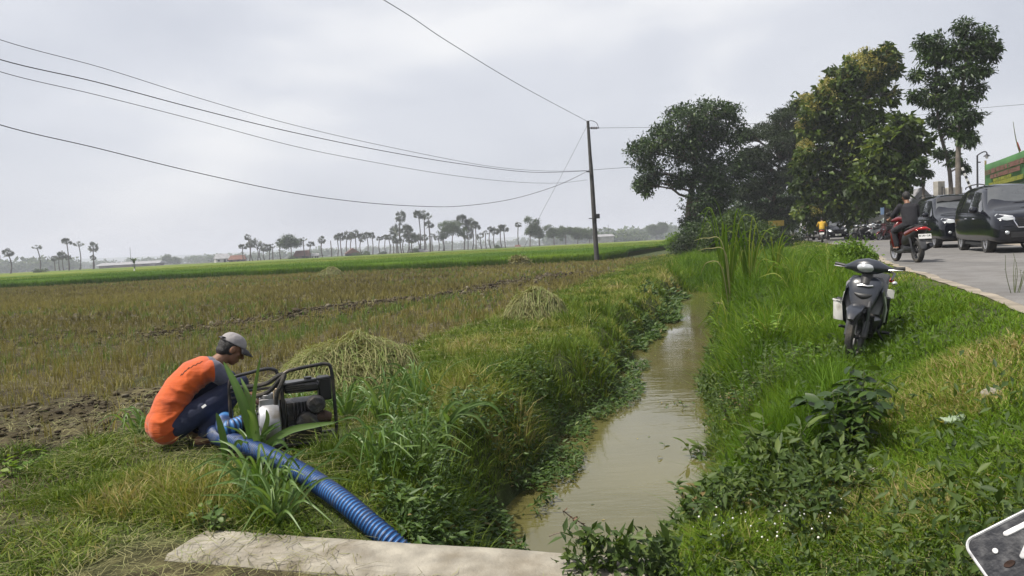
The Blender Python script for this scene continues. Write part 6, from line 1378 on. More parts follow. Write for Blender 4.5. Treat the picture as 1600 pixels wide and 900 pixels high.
ba, bb = DV(1519, 300, 37), DV(1503.5, 262, 37); bt2 = thing('barrier_arm', 'raised black and white striped barrier arm behind the parked cars', 'barrier', (ba.x, ba.y, 0.69))
d_ = bb - ba; a0 = Vector((0, 0, ba.z - .69)); 
mb = MB()
for k in range(0, 9, 2): mb.tube([a0 + d_ * (k / 9), a0 + d_ * ((k + 1) / 9)], 0.06, 8)
mb.build('white_bands', plate_white, bt2)
mb = MB()
for k in range(1, 9, 2): mb.tube([a0 + d_ * (k / 9), a0 + d_ * ((k + 1) / 9)], 0.058, 8)
mb.build('black_bands', black_plastic, bt2)
mb = MB(); mb.box((0, 0, (ba.z - .69) / 2), (.35, .35, ba.z - .69)); mb.build('housing', grey_plastic, bt2, bevel=.03)
wallc = mat('stained_plaster', (0.30, 0.29, 0.265), 0.9, var=0.2, scale=2, dirt=(0.15, 0.14, 0.12), dirt_scale=1.5)
q = DV(1488, 310, 44); gw = thing('gate_monument', 'stained concrete gate block with a smaller block stepped behind, among the trunks', 'gatepost', (q.x, q.y, .69), R_(8))
mb = MB(); h_ = DV(1488, 293, 44).z - .69; mb.box((0, 0, h_ / 2), (.95, .5, h_)); mb.build('pillar', wallc, gw, bevel=.03)
mb = MB(); h_ = DV(1478, 282, 44).z - .69; mb.box((-.42, .55, h_ / 2), (.48, .4, h_)); mb.build('pillar', wallc, gw, bevel=.03)
mb = MB(); h_ = DV(1470, 292, 44).z - .69
for x in (-.72, -.60): mb.tube([(x, -.1, 0), (x, -.1, h_)], .035, 8)
mb.build('pipe', dark_metal, gw)

roof_red = mat('red_roof_tiles', (0.13, 0.062, 0.042), 0.9, var=0.35, scale=1.5); roof_grey = mat('grey_roof_sheet', (0.22, 0.22, 0.23), 0.7, var=0.25, scale=.6); wall_white = mat('white_wall', (0.50, 0.49, 0.46), 0.9, var=0.15, scale=.4, dirt=(0.28, 0.26, 0.23), dirt_scale=.4); wall_brown = mat('brown_wall', (0.13, 0.10, 0.075), 0.9, var=0.25, scale=1); opening = mat('dark_opening', (0.012, 0.012, 0.012), 0.8)
def house(label, px, y, wpx, wall_h, roof_h, wallm, roofm, rz=0.0, depth=6.0, name='house', hip=0.25, door=True, zb=0.0, gable_front=False):
    b = DV(px, 400, y); w = wpx * y / F; t = thing(name, label, 'house' if name == 'house' else 'building', (b.x, b.y, zb), rz)
    mb = MB(); mb.box((0, 0, wall_h / 2), (w * .88, depth * .88, wall_h)); mb.build('wall', wallm, t)
    mb = MB(); e = .12; x, yy = w / 2, depth / 2; zt = wall_h + roof_h; r = x * (1 - hip)
    if gable_front:
        v = [(-x, -yy, wall_h - e), (x, -yy, wall_h - e), (x, yy, wall_h - e), (-x, yy, wall_h - e), (0, -yy, zt), (0, yy, zt)]; f = [(0, 4, 5, 3), (1, 2, 5, 4), (0, 1, 4), (2, 3, 5), (0, 3, 2, 1)]
    else:
        v = [(-x, -yy, wall_h - e), (x, -yy, wall_h - e), (x, yy, wall_h - e), (-x, yy, wall_h - e), (-r, 0, zt), (r, 0, zt)]; f = [(0, 1, 5, 4), (2, 3, 4, 5), (1, 2, 5), (3, 0, 4), (0, 3, 2, 1)]
    mb.add(v, f); mb.build('roof', roofm, t, smooth=False)
    if door:
        mb = MB(); mb.box((w * .08, -depth * .44 - .01, wall_h * .42), (min(1.2, w * .14), .06, wall_h * .8)); mb.build('door', opening, t)
        for s in (-.28, .28): mb = MB(); mb.box((w * s, -depth * .44 - .01, wall_h * .58), (w * .12, .05, wall_h * .35)); mb.build('window', opening, t)
    return t
house('red-tiled farmhouse under two palms beyond the rice', 473, 298, 27, 1.6, 2.2, wall_brown, roof_red, 0.1)
house('pale lean-to shed against the east side of the red-tiled farmhouse', 493, 297, 14, 1.5, 0.9, wall_white, roof_grey, 0.1, 4)
house('dark-gabled hut with a low red roof under the dense palm grove', 551, 298, 24, 1.7, 2.0, opening, roof_red, 0.3, 6, gable_front=True)
house('brownish low house at the west edge of the close palm row', 371, 330, 27, 1.6, 1.8, wall_brown, roof_red, 0.2)
house('pale-roofed house west of the brownish low house', 347, 360, 24, 2.4, 2.2, wall_white, roof_grey, 0.5, 8)
house('long low grey shed behind the banana plant', 205, 460, 100, 2.0, 1.4, wall_brown, roof_grey, 0.0, 12, 'long_shed', 0.05)
house('white warehouse with a pale roof east of the pole', 944, 335, 30, 3.4, 0.9, wall_white, roof_grey, 0.1, 9, 'warehouse', 0.05, False)
house('small brick-red walled tomb beside the thin palm with hanging fronds', 810, 292, 10, 0.9, 0.7, wall_white, roof_red, 0, 2, 'small_shelter', 0.2, False)
house('low dark field hut under the high palm trio', 662, 290, 16, 1.0, 0.9, wall_brown, roof_grey, 0, 3, 'field_hut', 0.1, False)
house('weathered grey gabled house behind the bare-headed scooter rider', 1426, 52, 40, 2.3, 1.0, wallc, roof_grey, -0.3, 7, gable_front=True, zb=0.69)
# stall in the shade with a pale sloping roof, blue and white boards
q = DV(1374, 370, 53); stl = thing('roadside_stall', 'roadside stall with a sloping pale sheet roof in the teak shade', 'stall', (q.x, q.y, .69), 0.3)
mb = MB(); mb.prism([(-1.1, 1.2), (0.9, 2.3), (0.93, 2.24), (-1.07, 1.14)], 1.8); mb.build('roof', wall_white, stl, smooth=False)
for x, h in ((-.95, 1.2), (.8, 2.2)):
    for y in (-.8, .8): mb = MB(); mb.tube([(x, y, 0), (x, y, h)], .05, 8); mb.build('post', bark, stl)
mb = MB(); mb.box((0, 0, .45), (1.5, 1.2, .9)); mb.build('counter', wall_brown, stl, bevel=.02)
for lab, px, py, w_, h_, m_ in [('white notice board beside the bare-headed rider', 1385, 311, .5, .75, plate_white), ('pale blue notice board under the white one by the bare-headed rider', 1385.5, 328, .6, .6, mat('pale_blue_board', (0.25, 0.38, 0.62), .6))]:
    q = DV(px, py, 50); s_ = thing('notice_board', lab, 'board', (q.x, q.y + (0.2 if w_ > .55 else 0), .69)); z_ = q.z - .69
    mb = MB(); mb.box((0, 0, z_), (w_, .04, h_)); mb.build('board', m_, s_, bevel=.01)
    mb = MB(); mb.tube([(0, .05, 0), (0, .05, z_ + .2)], .035, 8); mb.build('post', dark_metal, s_)
q = DV(1213, 349, 58); s_ = thing('yellow_sign_board', 'faded yellow sign board low in the shade under the feathery tree', 'sign', (q.x, q.y, .0)); mb = MB(); mb.box((0, 0, q.z), (1.2, .05, .42)); mb.build('board', mat('faded_yellow', (0.26, 0.19, 0.03), .7), s_, bevel=.01)
for x in (-.5, .5): mb = MB(); mb.tube([(x, .06, 0), (x, .06, q.z + .2)], .04, 8); mb.build('post', dark_metal, s_)
# white event tent roof beyond the parked cars
q = DV(1590, 300, 30.5); tn = thing('event_tent', 'white event tent roof showing under the banner beyond the parked cars', 'tent', (q.x, q.y, .69), R_(-20))
mb = MB(); zt = DV(1600, 286, 30.5).z - .69; v = [(-1.1, -1.6, zt - .5), (3.4, -1.6, zt - .5), (3.4, 1.6, zt - .5), (-1.1, 1.6, zt - .5), (1.15, 0, zt + .25)]; mb.add(v, [(0, 1, 4), (1, 2, 4), (2, 3, 4), (3, 0, 4)]); o = mb.build('roof', plate_white, tn, smooth=False); k_ = o.modifiers.new('s', 'SOLIDIFY'); k_.thickness = .02
for x, y in ((-1.05, -1.55), (3.35, -1.55), (3.35, 1.55), (-1.05, 1.55)): mb = MB(); mb.tube([(x, y, 0), (x, y, zt - .5)], .03, 8); mb.build('pole', dark_metal, tn)

# masts, bare trunk, white cloths in the rice
for lab, px, t_, b_, y, w_ in [('faint lattice mast above the banana plant', 205, 386, 412, 760, .5), ('faint lattice mast at the far west skyline', 3, 399, 424, 760, .5), ('thin radio mast behind the white warehouse', 951, 351, 372, 380, .18)]:
    q = DV(px, b_, y); ht = DV(px, t_, y).z; ms_ = MB()
    for k in range(3):
        a = 2.09 * k; ms_.tube([(w_ * math.cos(a), w_ * math.sin(a), -.2), (w_ * .25 * math.cos(a), w_ * .25 * math.sin(a), ht)], .05 + w_ * .1, 5)
    for k in range(12):
        z = ht * k / 12; s = w_ * (1 - .75 * k / 12); ms_.tube([(s * math.cos(2.09 * (k % 3)), s * math.sin(2.09 * (k % 3)), z), (s * math.cos(2.09 * ((k + 1) % 3)), s * math.sin(2.09 * ((k + 1) % 3)), z + ht / 12)], .03 + w_ * .06, 4)
    o = ms_.build('lattice_mast', dark_metal, loc=(q.x, q.y, 0)); tag(o, lab, 'mast')
q = DV(518, 400, 300); mb = MB(); mb.tube([(0, 0, -.1), (.1, 0, 3.5), (0, 0, DV(518, 376, 300).z)], [.25, .2, .17], 8); tag(mb.build('dead_palm', trunkm, loc=(q.x, q.y, 0)), 'bare headless palm trunk west of the dense palm grove', 'tree trunk')
for lab, px, py, y, w_, h_ in [('white cloth lying bunched on the rice below the high palm pair', 107, 432, 108, .75, .35), ('white cloth hung like a cone in the rice before the banana plant', 210, 424, 112, .42, .95), ('small white cloth on a stick before the red-tiled farmhouse', 440, 413.5, 120, .22, .6)]:
    q = DV(px, py, y); ob = thing('scare_cloth', lab, 'cloth', (q.x, q.y, 0)); z_ = q.z
    mb = MB(); mb.tube([(0, 0, 0), (0, 0, z_ + h_ * .5)], .02, 6); mb.build('stick', bark, ob)
    mb = MB(); n_ = 10; v = [(0, 0, z_ + h_ * .55)]
    for k in range(n_): a = 2 * math.pi * k / n_; rr = w_ * .5 * (1 + .35 * math.sin(3 * a + px)); v.append((rr * math.cos(a), rr * math.sin(a), z_ - h_ * .45 * (1 + .3 * math.sin(2 * a))))
    mb.add(v, [(0, 1 + k, 1 + (k + 1) % n_) for k in range(n_)]); mb.build('cloth', plate_white, ob)

# ------------------------------------------------------------------ straw heaps
def heap(lab, px, py, y, rx, ry, h, n, rz=0.0, green=0.0, wl=1.0):
    b = DV(px, py, y); z0 = float(hxy(b.x, b.y)); t = thing('straw_heap', lab, 'straw heap', (b.x, b.y, z0), rz)
    def surf(x, y_): 
        q = np.clip(1 - (x / rx) ** 2 - (y_ / ry) ** 2, 0, 1); return h * q ** 0.48 * (0.62 + 0.75 * fbm(x * 2.2 + px, y_ * 2.2, 3)) - .02
    g = 40; xx, yy = np.meshgrid(np.linspace(-rx, rx, g), np.linspace(-ry, ry, g)); zz = surf(xx, yy) - .03; i = np.arange(g * g).reshape(g, g); q = np.stack([i[:-1, :-1], i[:-1, 1:], i[1:, 1:], i[1:, :-1]], -1).reshape(-1, 4)
    np_mesh('mound', np.stack([xx, yy, zz], -1).reshape(-1, 3), q, m_straw, np.clip(.0 + .25 * rng.random(g * g), 0, 1), t, True)
    a = rng.uniform(0, 6.28, n); r = np.sqrt(rng.random(n)) * 1.05; x = rx * r * np.cos(a); y_ = ry * r * np.sin(a); hd_ = np.arctan2(y_, x) + rng.normal(0, .9, n); L = rng.uniform(.18, .62, n) * min(1, rx * 1.4); K = 5; V = np.zeros((n, K * 2, 3)); lift = rng.random(n) ** 2.5 * .13
    for k in range(K):
        s = k / (K - 1); px_ = x + np.cos(hd_) * L * (s - .5) - np.sin(hd_) * .06 * np.sin(s * 3 + a); py_ = y_ + np.sin(hd_) * L * (s - .5) + np.cos(hd_) * .06 * np.sin(s * 3 + a); pz_ = np.maximum(surf(px_, py_), surf(x, y_) - .22) + lift * (1 + .5 * np.sin(s * 4 + a)) + .012; w_ = .0034 * wl * (1 - .5 * s)
        V[:, 2 * k] = np.stack([px_ - np.sin(hd_) * w_, py_ + np.cos(hd_) * w_, pz_], -1); V[:, 2 * k + 1] = np.stack([px_ + np.sin(hd_) * w_, py_ - np.cos(hd_) * w_, pz_ + w_ * rng.uniform(-1, 1, n)], -1)
    f = np.array([(2 * k, 2 * k + 1, 2 * k + 3, 2 * k + 2) for k in range(K - 1)]); Fc = (np.arange(n)[:, None, None] * K * 2 + f[None]).reshape(-1, 4); rr = np.clip(rng.normal(.55, .27, n) + np.where(rng.random(n) < green, .4, 0), 0, 1)
    o = np_mesh('straw', V.reshape(-1, 3), Fc, m_straw, np.repeat(rr, K * 2), t); tag(o, kind='stuff')
heap('wide heap of cut straw just behind the water pump', 545, 588, 8.6, .82, .75, .38, 9000, 0.2, .5, 1.2)
heap('rounded heap of greyish green straw on the bank halfway along the canal', 836, 502, 14.6, .62, .6, .50, 6000, 0, .35, 1.7)
heap('low far straw heap against the standing rice', 515, 432, 55, .95, .7, .5, 2500, 0, .4, 4.5)

# ------------------------------------------------------------------ number plate at our elbow
pc = Vector(CAM + ray(1592, 862) * 0.86); e2 = (Vector(cR) * .745 + Vector(cU) * .667 - Vector(cf) * .45).normalized(); e1 = (Vector(cR) * .37 - Vector(cU) * .93 - Vector(cf) * .76).normalized(); e1 = (e1 - e2 * e1.dot(e2)).normalized(); en_ = e1.cross(e2)
npl = bpy.data.objects.new('motorcycle_number_plate', None); C.objects.link(npl); npl.empty_display_size = .05
o0 = Vector(CAM + ray(1500, 846) * 0.86)      # lower left corner
npl.matrix_world = Matrix(((e1.x, e2.x, en_.x, o0.x), (e1.y, e2.y, en_.y, o0.y), (e1.z, e2.z, en_.z, o0.z), (0, 0, 0, 1)))
tag(npl, 'black motorcycle number plate with embossed white characters and a rusty bolt hole', 'number plate')
PW, PH = .275, .115
def rrect(x0, y0, x1, y1, r, n=5):
    P = []
    for cx, cy_, a0 in ((x1 - r, y1 - r, 0), (x0 + r, y1 - r, 90), (x0 + r, y0 + r, 180), (x1 - r, y0 + r, 270)):
        for k in range(n + 1): a = R_(a0 + 90 * k / n); P.append((cx + r * math.cos(a), cy_ + r * math.sin(a)))
    return P
npm = mat('scuffed_black_plate', (0.018, 0.019, 0.024), 0.42, var=0.3, scale=30, dirt=(0.09, 0.09, 0.095), dirt_scale=55, bump=0.15, bscale=90)
wem = mat('worn_white_emboss', (0.62, 0.62, 0.64), 0.5, var=0.1, scale=60, dirt=(0.35, 0.35, 0.36), dirt_scale=90)
mb = MB(); mb.prism(rrect(0, 0, PW, PH, .014), .0016, (0, 0, 0), (1, 0, 0), (0, 1, 0)); mb.build('plate', npm, npl, bevel=.0006)
outer = rrect(.0006, .0006, PW - .0006, PH - .0006, .0135, 8); inner = rrect(.0036, .0036, PW - .0036, PH - .0036, .0105, 8); n_ = len(outer); mb = MB()
mb.add([(x, y, .0012) for x, y in outer] + [(x, y, .0026) for x, y in [((a[0] + b[0]) / 2, (a[1] + b[1]) / 2) for a, b in zip(outer, inner)]] + [(x, y, .0012) for x, y in inner], [(k, (k + 1) % n_, n_ + (k + 1) % n_, n_ + k) for k in range(n_)] + [(n_ + k, n_ + (k + 1) % n_, 2 * n_ + (k + 1) % n_, 2 * n_ + k) for k in range(n_)]); mb.build('white_border', wem, npl)
def strokes(mb, word, x0, y0, h, w, th, gap):
    gl = {'K': [((0, 0), (0, 1)), ((0, .38), (.9, 1)), ((.25, .55), (1, 0))], '2': [((0, .78), (.2, 1)), ((.2, 1), (.8, 1)), ((.8, 1), (1, .8)), ((1, .8), (1, .6)), ((1, .6), (0, 0)), ((0, 0), (1, 0))], '7': [((0, 1), (1, 1)), ((1, 1), (.35, 0))], '1': [((.2, .8), (.5, 1)), ((.5, 1), (.5, 0))], '0': [((0, 0), (0, 1)), ((0, 1), (1, 1)), ((1, 1), (1, 0)), ((1, 0), (0, 0))]}
    for ch in word:
        for a, b in gl.get(ch, []): mb.capsule((x0 + a[0] * w, y0 + a[1] * h, .0012), th, (x0 + b[0] * w, y0 + b[1] * h, .0012), th, 8)
        x0 += (w + gap) if ch != ' ' else gap
mb = MB(); strokes(mb, 'K 2710', .014, .046, .055, .026, .0030, .012); mb.v = [(x, y, z if z < .0012 else .0012 + (z - .0012) * .5) for x, y, z in mb.v]; mb.build('white_characters', wem, npl)
if 0: mb = MB(); strokes(mb, '07 27', .09, .012, .020, .011, .0016, .006); mb.v = [(x, y, z if z < .0012 else .0012 + (z - .0012) * .5) for x, y, z in mb.v]; pass
mb = MB(); mb.lathe([(0, .0), (.0030, .0), (.0028, .0018), (0, .0022)], (.024, .026, .0006), n=14); mb.build('bolt_head', wem, npl)
mb = MB(); mb.lathe([(0, 0), (.006, 0), (.0055, .0012), (.003, .0009), (0, .0004)], (.041, .030, .0008), n=16); mb.v = [(.041 + (x - .041) * .55, .030 + (y - .030) * 1.1, z) for x, y, z in mb.v]; mb.build('rusty_hole', mat('rust', (0.030, 0.013, 0.008), .9, var=.5, scale=200), npl)
mb = MB(); mb.prism(rrect(.03, .01, PW - .03, PH - .01, .01), .004, (0, 0, -.004), (1, 0, 0), (0, 1, 0)); mb.box((PW * .5, PH * .5, -.05), (.03, .05, .09)); mb.build('bracket', dark_metal, npl)
mb = MB(); mb.loft([(PW * .5, PH * .9, -.10), (PW * .62, PH * .2, -.10), (PW * .9, -.15, -.14), (PW * 1.3, -.45, -.25)], [.06, .07, .08, .07], .012, 12, up=(0, 0, 1), power=3); mb.build('mudguard', black_plastic, npl)

# ------------------------------------------------------------------ litter and stones
q = GT(1490, 672); pk = thing('litter_packet', 'crumpled pale green and yellow packet lying in the verge grass', 'litter', (q.x, q.y, q.z + .07), 0.15, rot=(R_(8), R_(-6), 0.12))
mb = MB(); v = []; 
for k in range(9):
    for j in range(4): v.append((-.085 + .17 * k / 8, -.035 + .024 * j, .012 * math.sin(k * 2.1 + j * 1.7) + .008))
mb.add(v, [(k * 4 + j, k * 4 + j + 1, k * 4 + j + 5, k * 4 + j + 4) for k in range(8) for j in range(3)]); o = mb.build('wrapper', mat('mint_wrapper', (0.20, 0.26, 0.17), .5), pk); k_ = o.modifiers.new('s', 'SOLIDIFY'); k_.thickness = .012
mb = MB(); mb.ball((-.09, 0, .01), (.016, .03, .012)); mb.build('yellow_end', mat('yellow_wrapper', (0.35, 0.30, 0.03), .5), pk)
stm = mat('pale_stone', (0.24, 0.22, 0.18), .9, var=.25, scale=20, bump=.6, bscale=30)
for lab, px, py, s in [('pale stone half sunk in the grass beyond the packet', 1549, 622, (.07, .05, .045)), ('flat pale stone among the white flowers', 1222, 806, (.085, .06, .03)), ('brown flat stick-like stone in the verge grass', 1360, 745, (.12, .03, .025))]:
    q = GT(px, py); mb = MB(); mb.ball((0, 0, 0), s, 16, 12); mb.v = [tuple(np.array(p) * (1 + .25 * (float(fbm(np.array(p[0] * 30 + px), np.array(p[1] * 30 + p[2] * 20), 2)) - .5))) for p in mb.v]; tag(mb.build('stone', stm, loc=(q.x, q.y, q.z + .03)), lab, 'stone')
# ================================================================== plants one can single out
def ribbons(name, parent, mat_, specs, seg=10, base=None):
    """wide grass leaves; spec: list of points, width, tone"""
    Vs, Fs, Rs = [], [], []; o = 0
    for pts, wd, tone in specs:
        sp = spline(pts, seg); n = len(sp); sidep = None
        for i, p in enumerate(sp):
            t = (sp[min(i + 1, n - 1)] - sp[max(i - 1, 0)]).normalized(); view = (Vector((0.3, -1, 0.35))).normalized(); s = t.cross(view); s = s.normalized() if s.length > 1e-3 else Vector((1, 0, 0)); f = i / (n - 1)
            w_ = wd * 0.5 * min(1, .45 + f * 2.2) * (1 - f ** 2.6) ** .8 + .0006; up_ = s.cross(t).normalized()
            Vs += [p - s * w_ + up_ * w_ * .35, p, p + s * w_ + up_ * w_ * .35]; Rs += [tone, min(1, tone + .25), tone]
        Fs += [(o + 3 * i + j, o + 3 * i + j + 1, o + 3 * i + j + 4, o + 3 * i + j + 3) for i in range(n - 1) for j in range(2)]; o += 3 * n
    V = np.array([tuple(v) for v in Vs]); 
    if base is not None: V = V - np.array(tuple(base))
    return np_mesh(name, V, np.array(Fs), mat_, np.array(Rs), parent, True)
m_broad = leafmat('broad_grass_leaf', [(0.0, (0.035, 0.075, 0.012)), (0.5, (0.075, 0.145, 0.03)), (1.0, (0.15, 0.22, 0.07))], .34, .42, .4)
b0 = GT(398, 722); t = thing('broad_bladed_grass', 'tall broad-bladed grass standing in front of the blue hose and the man', 'grass clump', b0)
y_ = b0.y
specs = [([DV(400, 715, y_), DV(392, 668, y_ - .05), DV(372, 610, y_ - .05), DV(349, 565, y_)], .075, .35), ([DV(402, 715, y_), DV(400, 670, y_), DV(388, 620, y_), DV(376, 590, y_ + .05)], .045, .55), ([DV(404, 712, y_), DV(394, 660, y_ - .1), DV(398, 610, y_ - .1), DV(408, 553, y_ - .1)], .035, .5),
         ([DV(405, 715, y_), DV(402, 690, y_ - .1), DV(396, 655, y_ - .15), DV(386, 640, y_ - .2)], .05, .6), ([DV(352, 720, y_), DV(350, 690, y_), DV(343, 660, y_), DV(338, 645, y_)], .05, .3), ([DV(408, 715, y_), DV(425, 690, y_), DV(455, 672, y_), DV(495, 664, y_), DV(525, 660, y_)], .055, .55),
         ([DV(404, 715, y_), DV(412, 680, y_), DV(418, 655, y_), DV(416, 640, y_)], .04, .7), ([DV(398, 718, y_), DV(385, 700, y_ - .05), DV(372, 690, y_ - .1), DV(362, 706, y_ - .1)], .035, .4), ([DV(410, 715, y_), DV(425, 695, y_ - .1), DV(440, 690, y_ - .1), DV(452, 704, y_ - .1)], .035, .45)]
for q in range(16):
    a = rng.uniform(0, 6.28); h = rng.uniform(.12, .3); specs.append(([b0 + Vector((rng.normal(0, .04), rng.normal(0, .04), 0)), b0 + Vector((math.cos(a) * .07, math.sin(a) * .07, h * .7)), b0 + Vector((math.cos(a) * .2, math.sin(a) * .2, h))], .02, rng.uniform(.3, .7)))
ribbons('blades', t, m_broad, specs, 8, b0)
def tuft_uv(lab, u, v, *a, **k): return tuft(lab, 0, 0, *a, at=Vector((*[float(q) for q in uv2xy(u, v)], float(height(np.array(u), np.array(v))) - .03)), **k)
def tuft(lab, px, py, specs_px, n_extra=14, wd=.03, R=.45, hmul=1.0, name='broad_bladed_grass', spread=.35, matl=None, at=None):
    b = at or GT(px, py); t = thing(name, lab, 'grass clump', b); sp = []
    for pl in specs_px: sp.append(([b + Vector((rng.normal(0, .02), 0, 0))] + [DV(x, y, b.y + dy) for x, y, dy in pl], wd * rng.uniform(.9, 1.3), rng.uniform(.4, .75)))
    for q in range(n_extra):
        a = rng.uniform(0, 6.28); h = R * rng.uniform(.5, 1.1) * hmul; l = spread * rng.uniform(.4, 1.2); c_, s_ = math.cos(a), math.sin(a); r0_ = Vector((rng.normal(0, .04), rng.normal(0, .04), -.02)); dr = rng.uniform(-.2, .5)
        sp.append(([b + r0_, b + r0_ + Vector((c_ * l * .25, s_ * l * .25, h * .6)), b + r0_ + Vector((c_ * l * .6, s_ * l * .6, h)), b + r0_ + Vector((c_ * l * 1.1, s_ * l * 1.1, h * (1 - dr)))], wd * rng.uniform(.5, 1), rng.uniform(.2, .8)))
    ribbons('blades', t, matl or m_broad, sp, 7, b); return t
tuft('arching broad grass leaves bending over the water side of the bank, east of the pump', 688, 688, [[(715, 650, 0), (750, 630, 0), (775, 638, 0), (792, 668, 0)], [(705, 655, 0), (720, 645, 0), (745, 652, 0), (765, 680, 0)], [(680, 655, 0), (668, 655, 0), (655, 668, 0)], [(712, 645, 0), (738, 632, 0), (762, 628, 0)], [(700, 660, 0), (695, 645, -.1), (712, 628, -.1), (735, 640, -.1)]], 12, .032, .25)
for lab, px, py, R in [('upright pale green grass clump behind the arching leaves', 655, 640, .42), ('grass clump close east of the pump engine', 545, 660, .34), ('grass clump on the bank top between pump and arching leaves', 600, 665, .40), ('grass clump drooping beside the hose where it leaves the bank', 590, 745, .36), ('lower grass clump west of the hose just above the kerb', 440, 815, .28), ('grass clump on the slope under the arching leaves', 640, 745, .36), ('bright grass clump beside the straw heap', 470, 655, .25), ('grass clump behind the man at the field edge', 225, 690, .30), ('grass clump at the west side of the kerb', 410, 790, .34)]:
    tuft(lab, px, py, [], 34, .020, R)
for lab, px, py, R, n in [('tallest reed clump rising before the broad tree trunk', .05, 18.2, 2.35, 26), ('second reed clump, leaning over the canal bend', .55, 18.6, 1.85, 26), ('third reed clump between the canal bend and the yellow-shirted rider', 1.15, 19.2, 1.4, 26), ('shorter reed clump at the water edge before the tallest one', .0, 14.8, 1.0, 24), ('wide low reed clump on the verge behind the parked bike', 1.3, 15.5, .95, 30), ('leafy reed clump far along the water edge', .2, 25, 1.7, 26)]:
    tuft_uv(lab, px, py, [], n, .042, R, 1.0, 'reed_clump', .62, m_tall)
tuft_uv('pale arching dead reeds bending across the canal', .1, 16.4, [[(1130, 385, 0), (1105, 372, 0), (1085, 376, 0)], [(1135, 400, 0), (1110, 388, 0), (1090, 392, 0)], [(1128, 420, 0), (1105, 410, 0), (1094, 430, 0)]], 4, .022, .6, 1, 'reed_clump', .5, m_straw)

# --- broad leaved plants
def heart_leaf(mb_pts, P, d, n, L, W, tone, V, Fc, Rr):
    d = d.normalized(); s = d.cross(n); s = s.normalized() if s.length > 1e-3 else Vector((1, 0, 0)); u_ = s.cross(d).normalized(); o = len(V); rows = 7
    for i in range(rows):
        f = i / (rows - 1); w_ = W * .5 * (math.sin(math.pi * min(1, f * .80 + .18)) ** .9) * (1.0 if f < .98 else .02); c = P + d * L * f - u_ * L * .22 * f * f
        for j, k in enumerate((-1, 0, 1)): V.append(tuple(c + s * w_ * k + u_ * w_ * .28 * abs(k) - d * (L * .10 * abs(k) if i == 0 else 0))); Rr.append(min(1, max(0, tone + (.12 if k == 0 else 0))))
    Fc += [(o + 3 * i + j, o + 3 * i + j + 1, o + 3 * i + j + 4, o + 3 * i + j + 3) for i in range(rows - 1) for j in range(2)]
def leafy(lab, px, py, h, r, nst, nl, L, W, leafm, name='leafy_weed', droop=.5, lean=(0, 0), tone=(.2, .8), up_=.5):
    b = GT(px, py); t = thing(name, lab, 'plant', b); V, Fc, Rr = [], [], []; st_ = MB()
    for k in range(nst):
        a = rng.uniform(0, 6.28); rr = r * math.sqrt(rng.random()); tip = Vector((math.cos(a) * rr + lean[0], math.sin(a) * rr + lean[1], h * rng.uniform(.6, 1.05))); base = Vector((tip.x * .25, tip.y * .25, -.03)); pts = spline([base, base.lerp(tip, .5) + Vector((rng.normal(0, .02), rng.normal(0, .02), h * .08)), tip], 5); st_.tube(pts, [.005 - .003 * i / (len(pts) - 1) for i in range(len(pts))], 5)
        for q in range(nl):
            f = rng.uniform(.25, 1.0); P = pts[min(len(pts) - 1, int(f * (len(pts) - 1) + .5))]; a2 = rng.uniform(0, 6.28); d = Vector((math.cos(a2), math.sin(a2), up_ * rng.uniform(-.4, 1.2))); l = L * rng.uniform(.55, 1.15); heart_leaf(None, P + d * l * .15, d, Vector((rng.normal(0, .4), rng.normal(0, .4), 1)), l, W * l / L, rng.uniform(*tone), V, Fc, Rr)
    st_.build('stem', bank_stem, t); np_mesh('foliage', np.array(V), np.array(Fc), leafm, np.array(Rr), t, True); return t
bank_stem = mat('green_stem', (0.07, 0.085, 0.03), .8)
leafy('heart-leaved climbing plant standing above the water at the kerb end', 985, 858, .42, .14, 4, 6, .075, .07, m_weed, 'heart_leaved_plant', tone=(.15, .6), up_=.1)
leafy('low leafy tangle at the foot of the heart-leaved plant', 945, 868, .16, .30, 12, 8, .05, .035, m_weed, tone=(.2, .9))
leafy('low leafy tangle on the bank just east of the heart-leaved plant', 1050, 850, .18, .3, 12, 8, .055, .03, m_weed, tone=(.3, .9))
leafy('dark glossy bush with drooping leaves on the verge, the darkest plant there', 1310, 712, .62, .30, 14, 13, .11, .062, m_dark, 'dark_shrub', tone=(.0, .7), up_=-.2)
leafy('broad lance-leaved weed over the water, lower right bank', 1115, 752, .40, .25, 12, 8, .13, .04, m_mid, tone=(.4, 1.0), up_=.8)
leafy('upright lance-leaved weed beside the dark bush', 1215, 745, .36, .28, 14, 8, .12, .035, m_mid, tone=(.3, .9), up_=.9)
leafy('low weed patch in front of the dark bush', 1290, 770, .22, .35, 14, 8, .10, .03, m_mid, tone=(.2, .8), up_=.9)
leafy('small-leaved tangled bush between the water and the dark bush', 1170, 690, .58, .36, 26, 20, .05, .02, m_weed, 'tangled_bush', tone=(.3, 1.0))
leafy('small-leaved tangle leaning over the water close to the kerb', 1075, 770, .42, .34, 22, 18, .055, .02, m_weed, 'tangled_bush', lean=(-.18, 0), tone=(.3, .95))
leafy('lance-leaved plant with its feet in the water near the kerb', 1030, 800, .34, .25, 14, 10, .10, .03, m_mid, tone=(.3, .9), up_=.8)
leafy('leafy tangle on the bank between the white flowers and the water', 1110, 815, .25, .35, 18, 10, .07, .03, m_weed, tone=(.3, 1.0))
leafy('small-leaved twigs hanging out over the rippled water', 1090, 672, .40, .34, 20, 18, .05, .018, m_weed, 'tangled_bush', lean=(-.22, -.05), tone=(.3, .95))
leafy('bushy weed above the tangled bush on the verge slope', 1200, 640, .55, .38, 22, 18, .06, .024, m_mid, 'tangled_bush', tone=(.2, .9))
leafy('yellow-green leafy weed at the sedge edge', 1192, 560, .55, .35, 16, 16, .075, .03, m_bright, tone=(.2, .9))
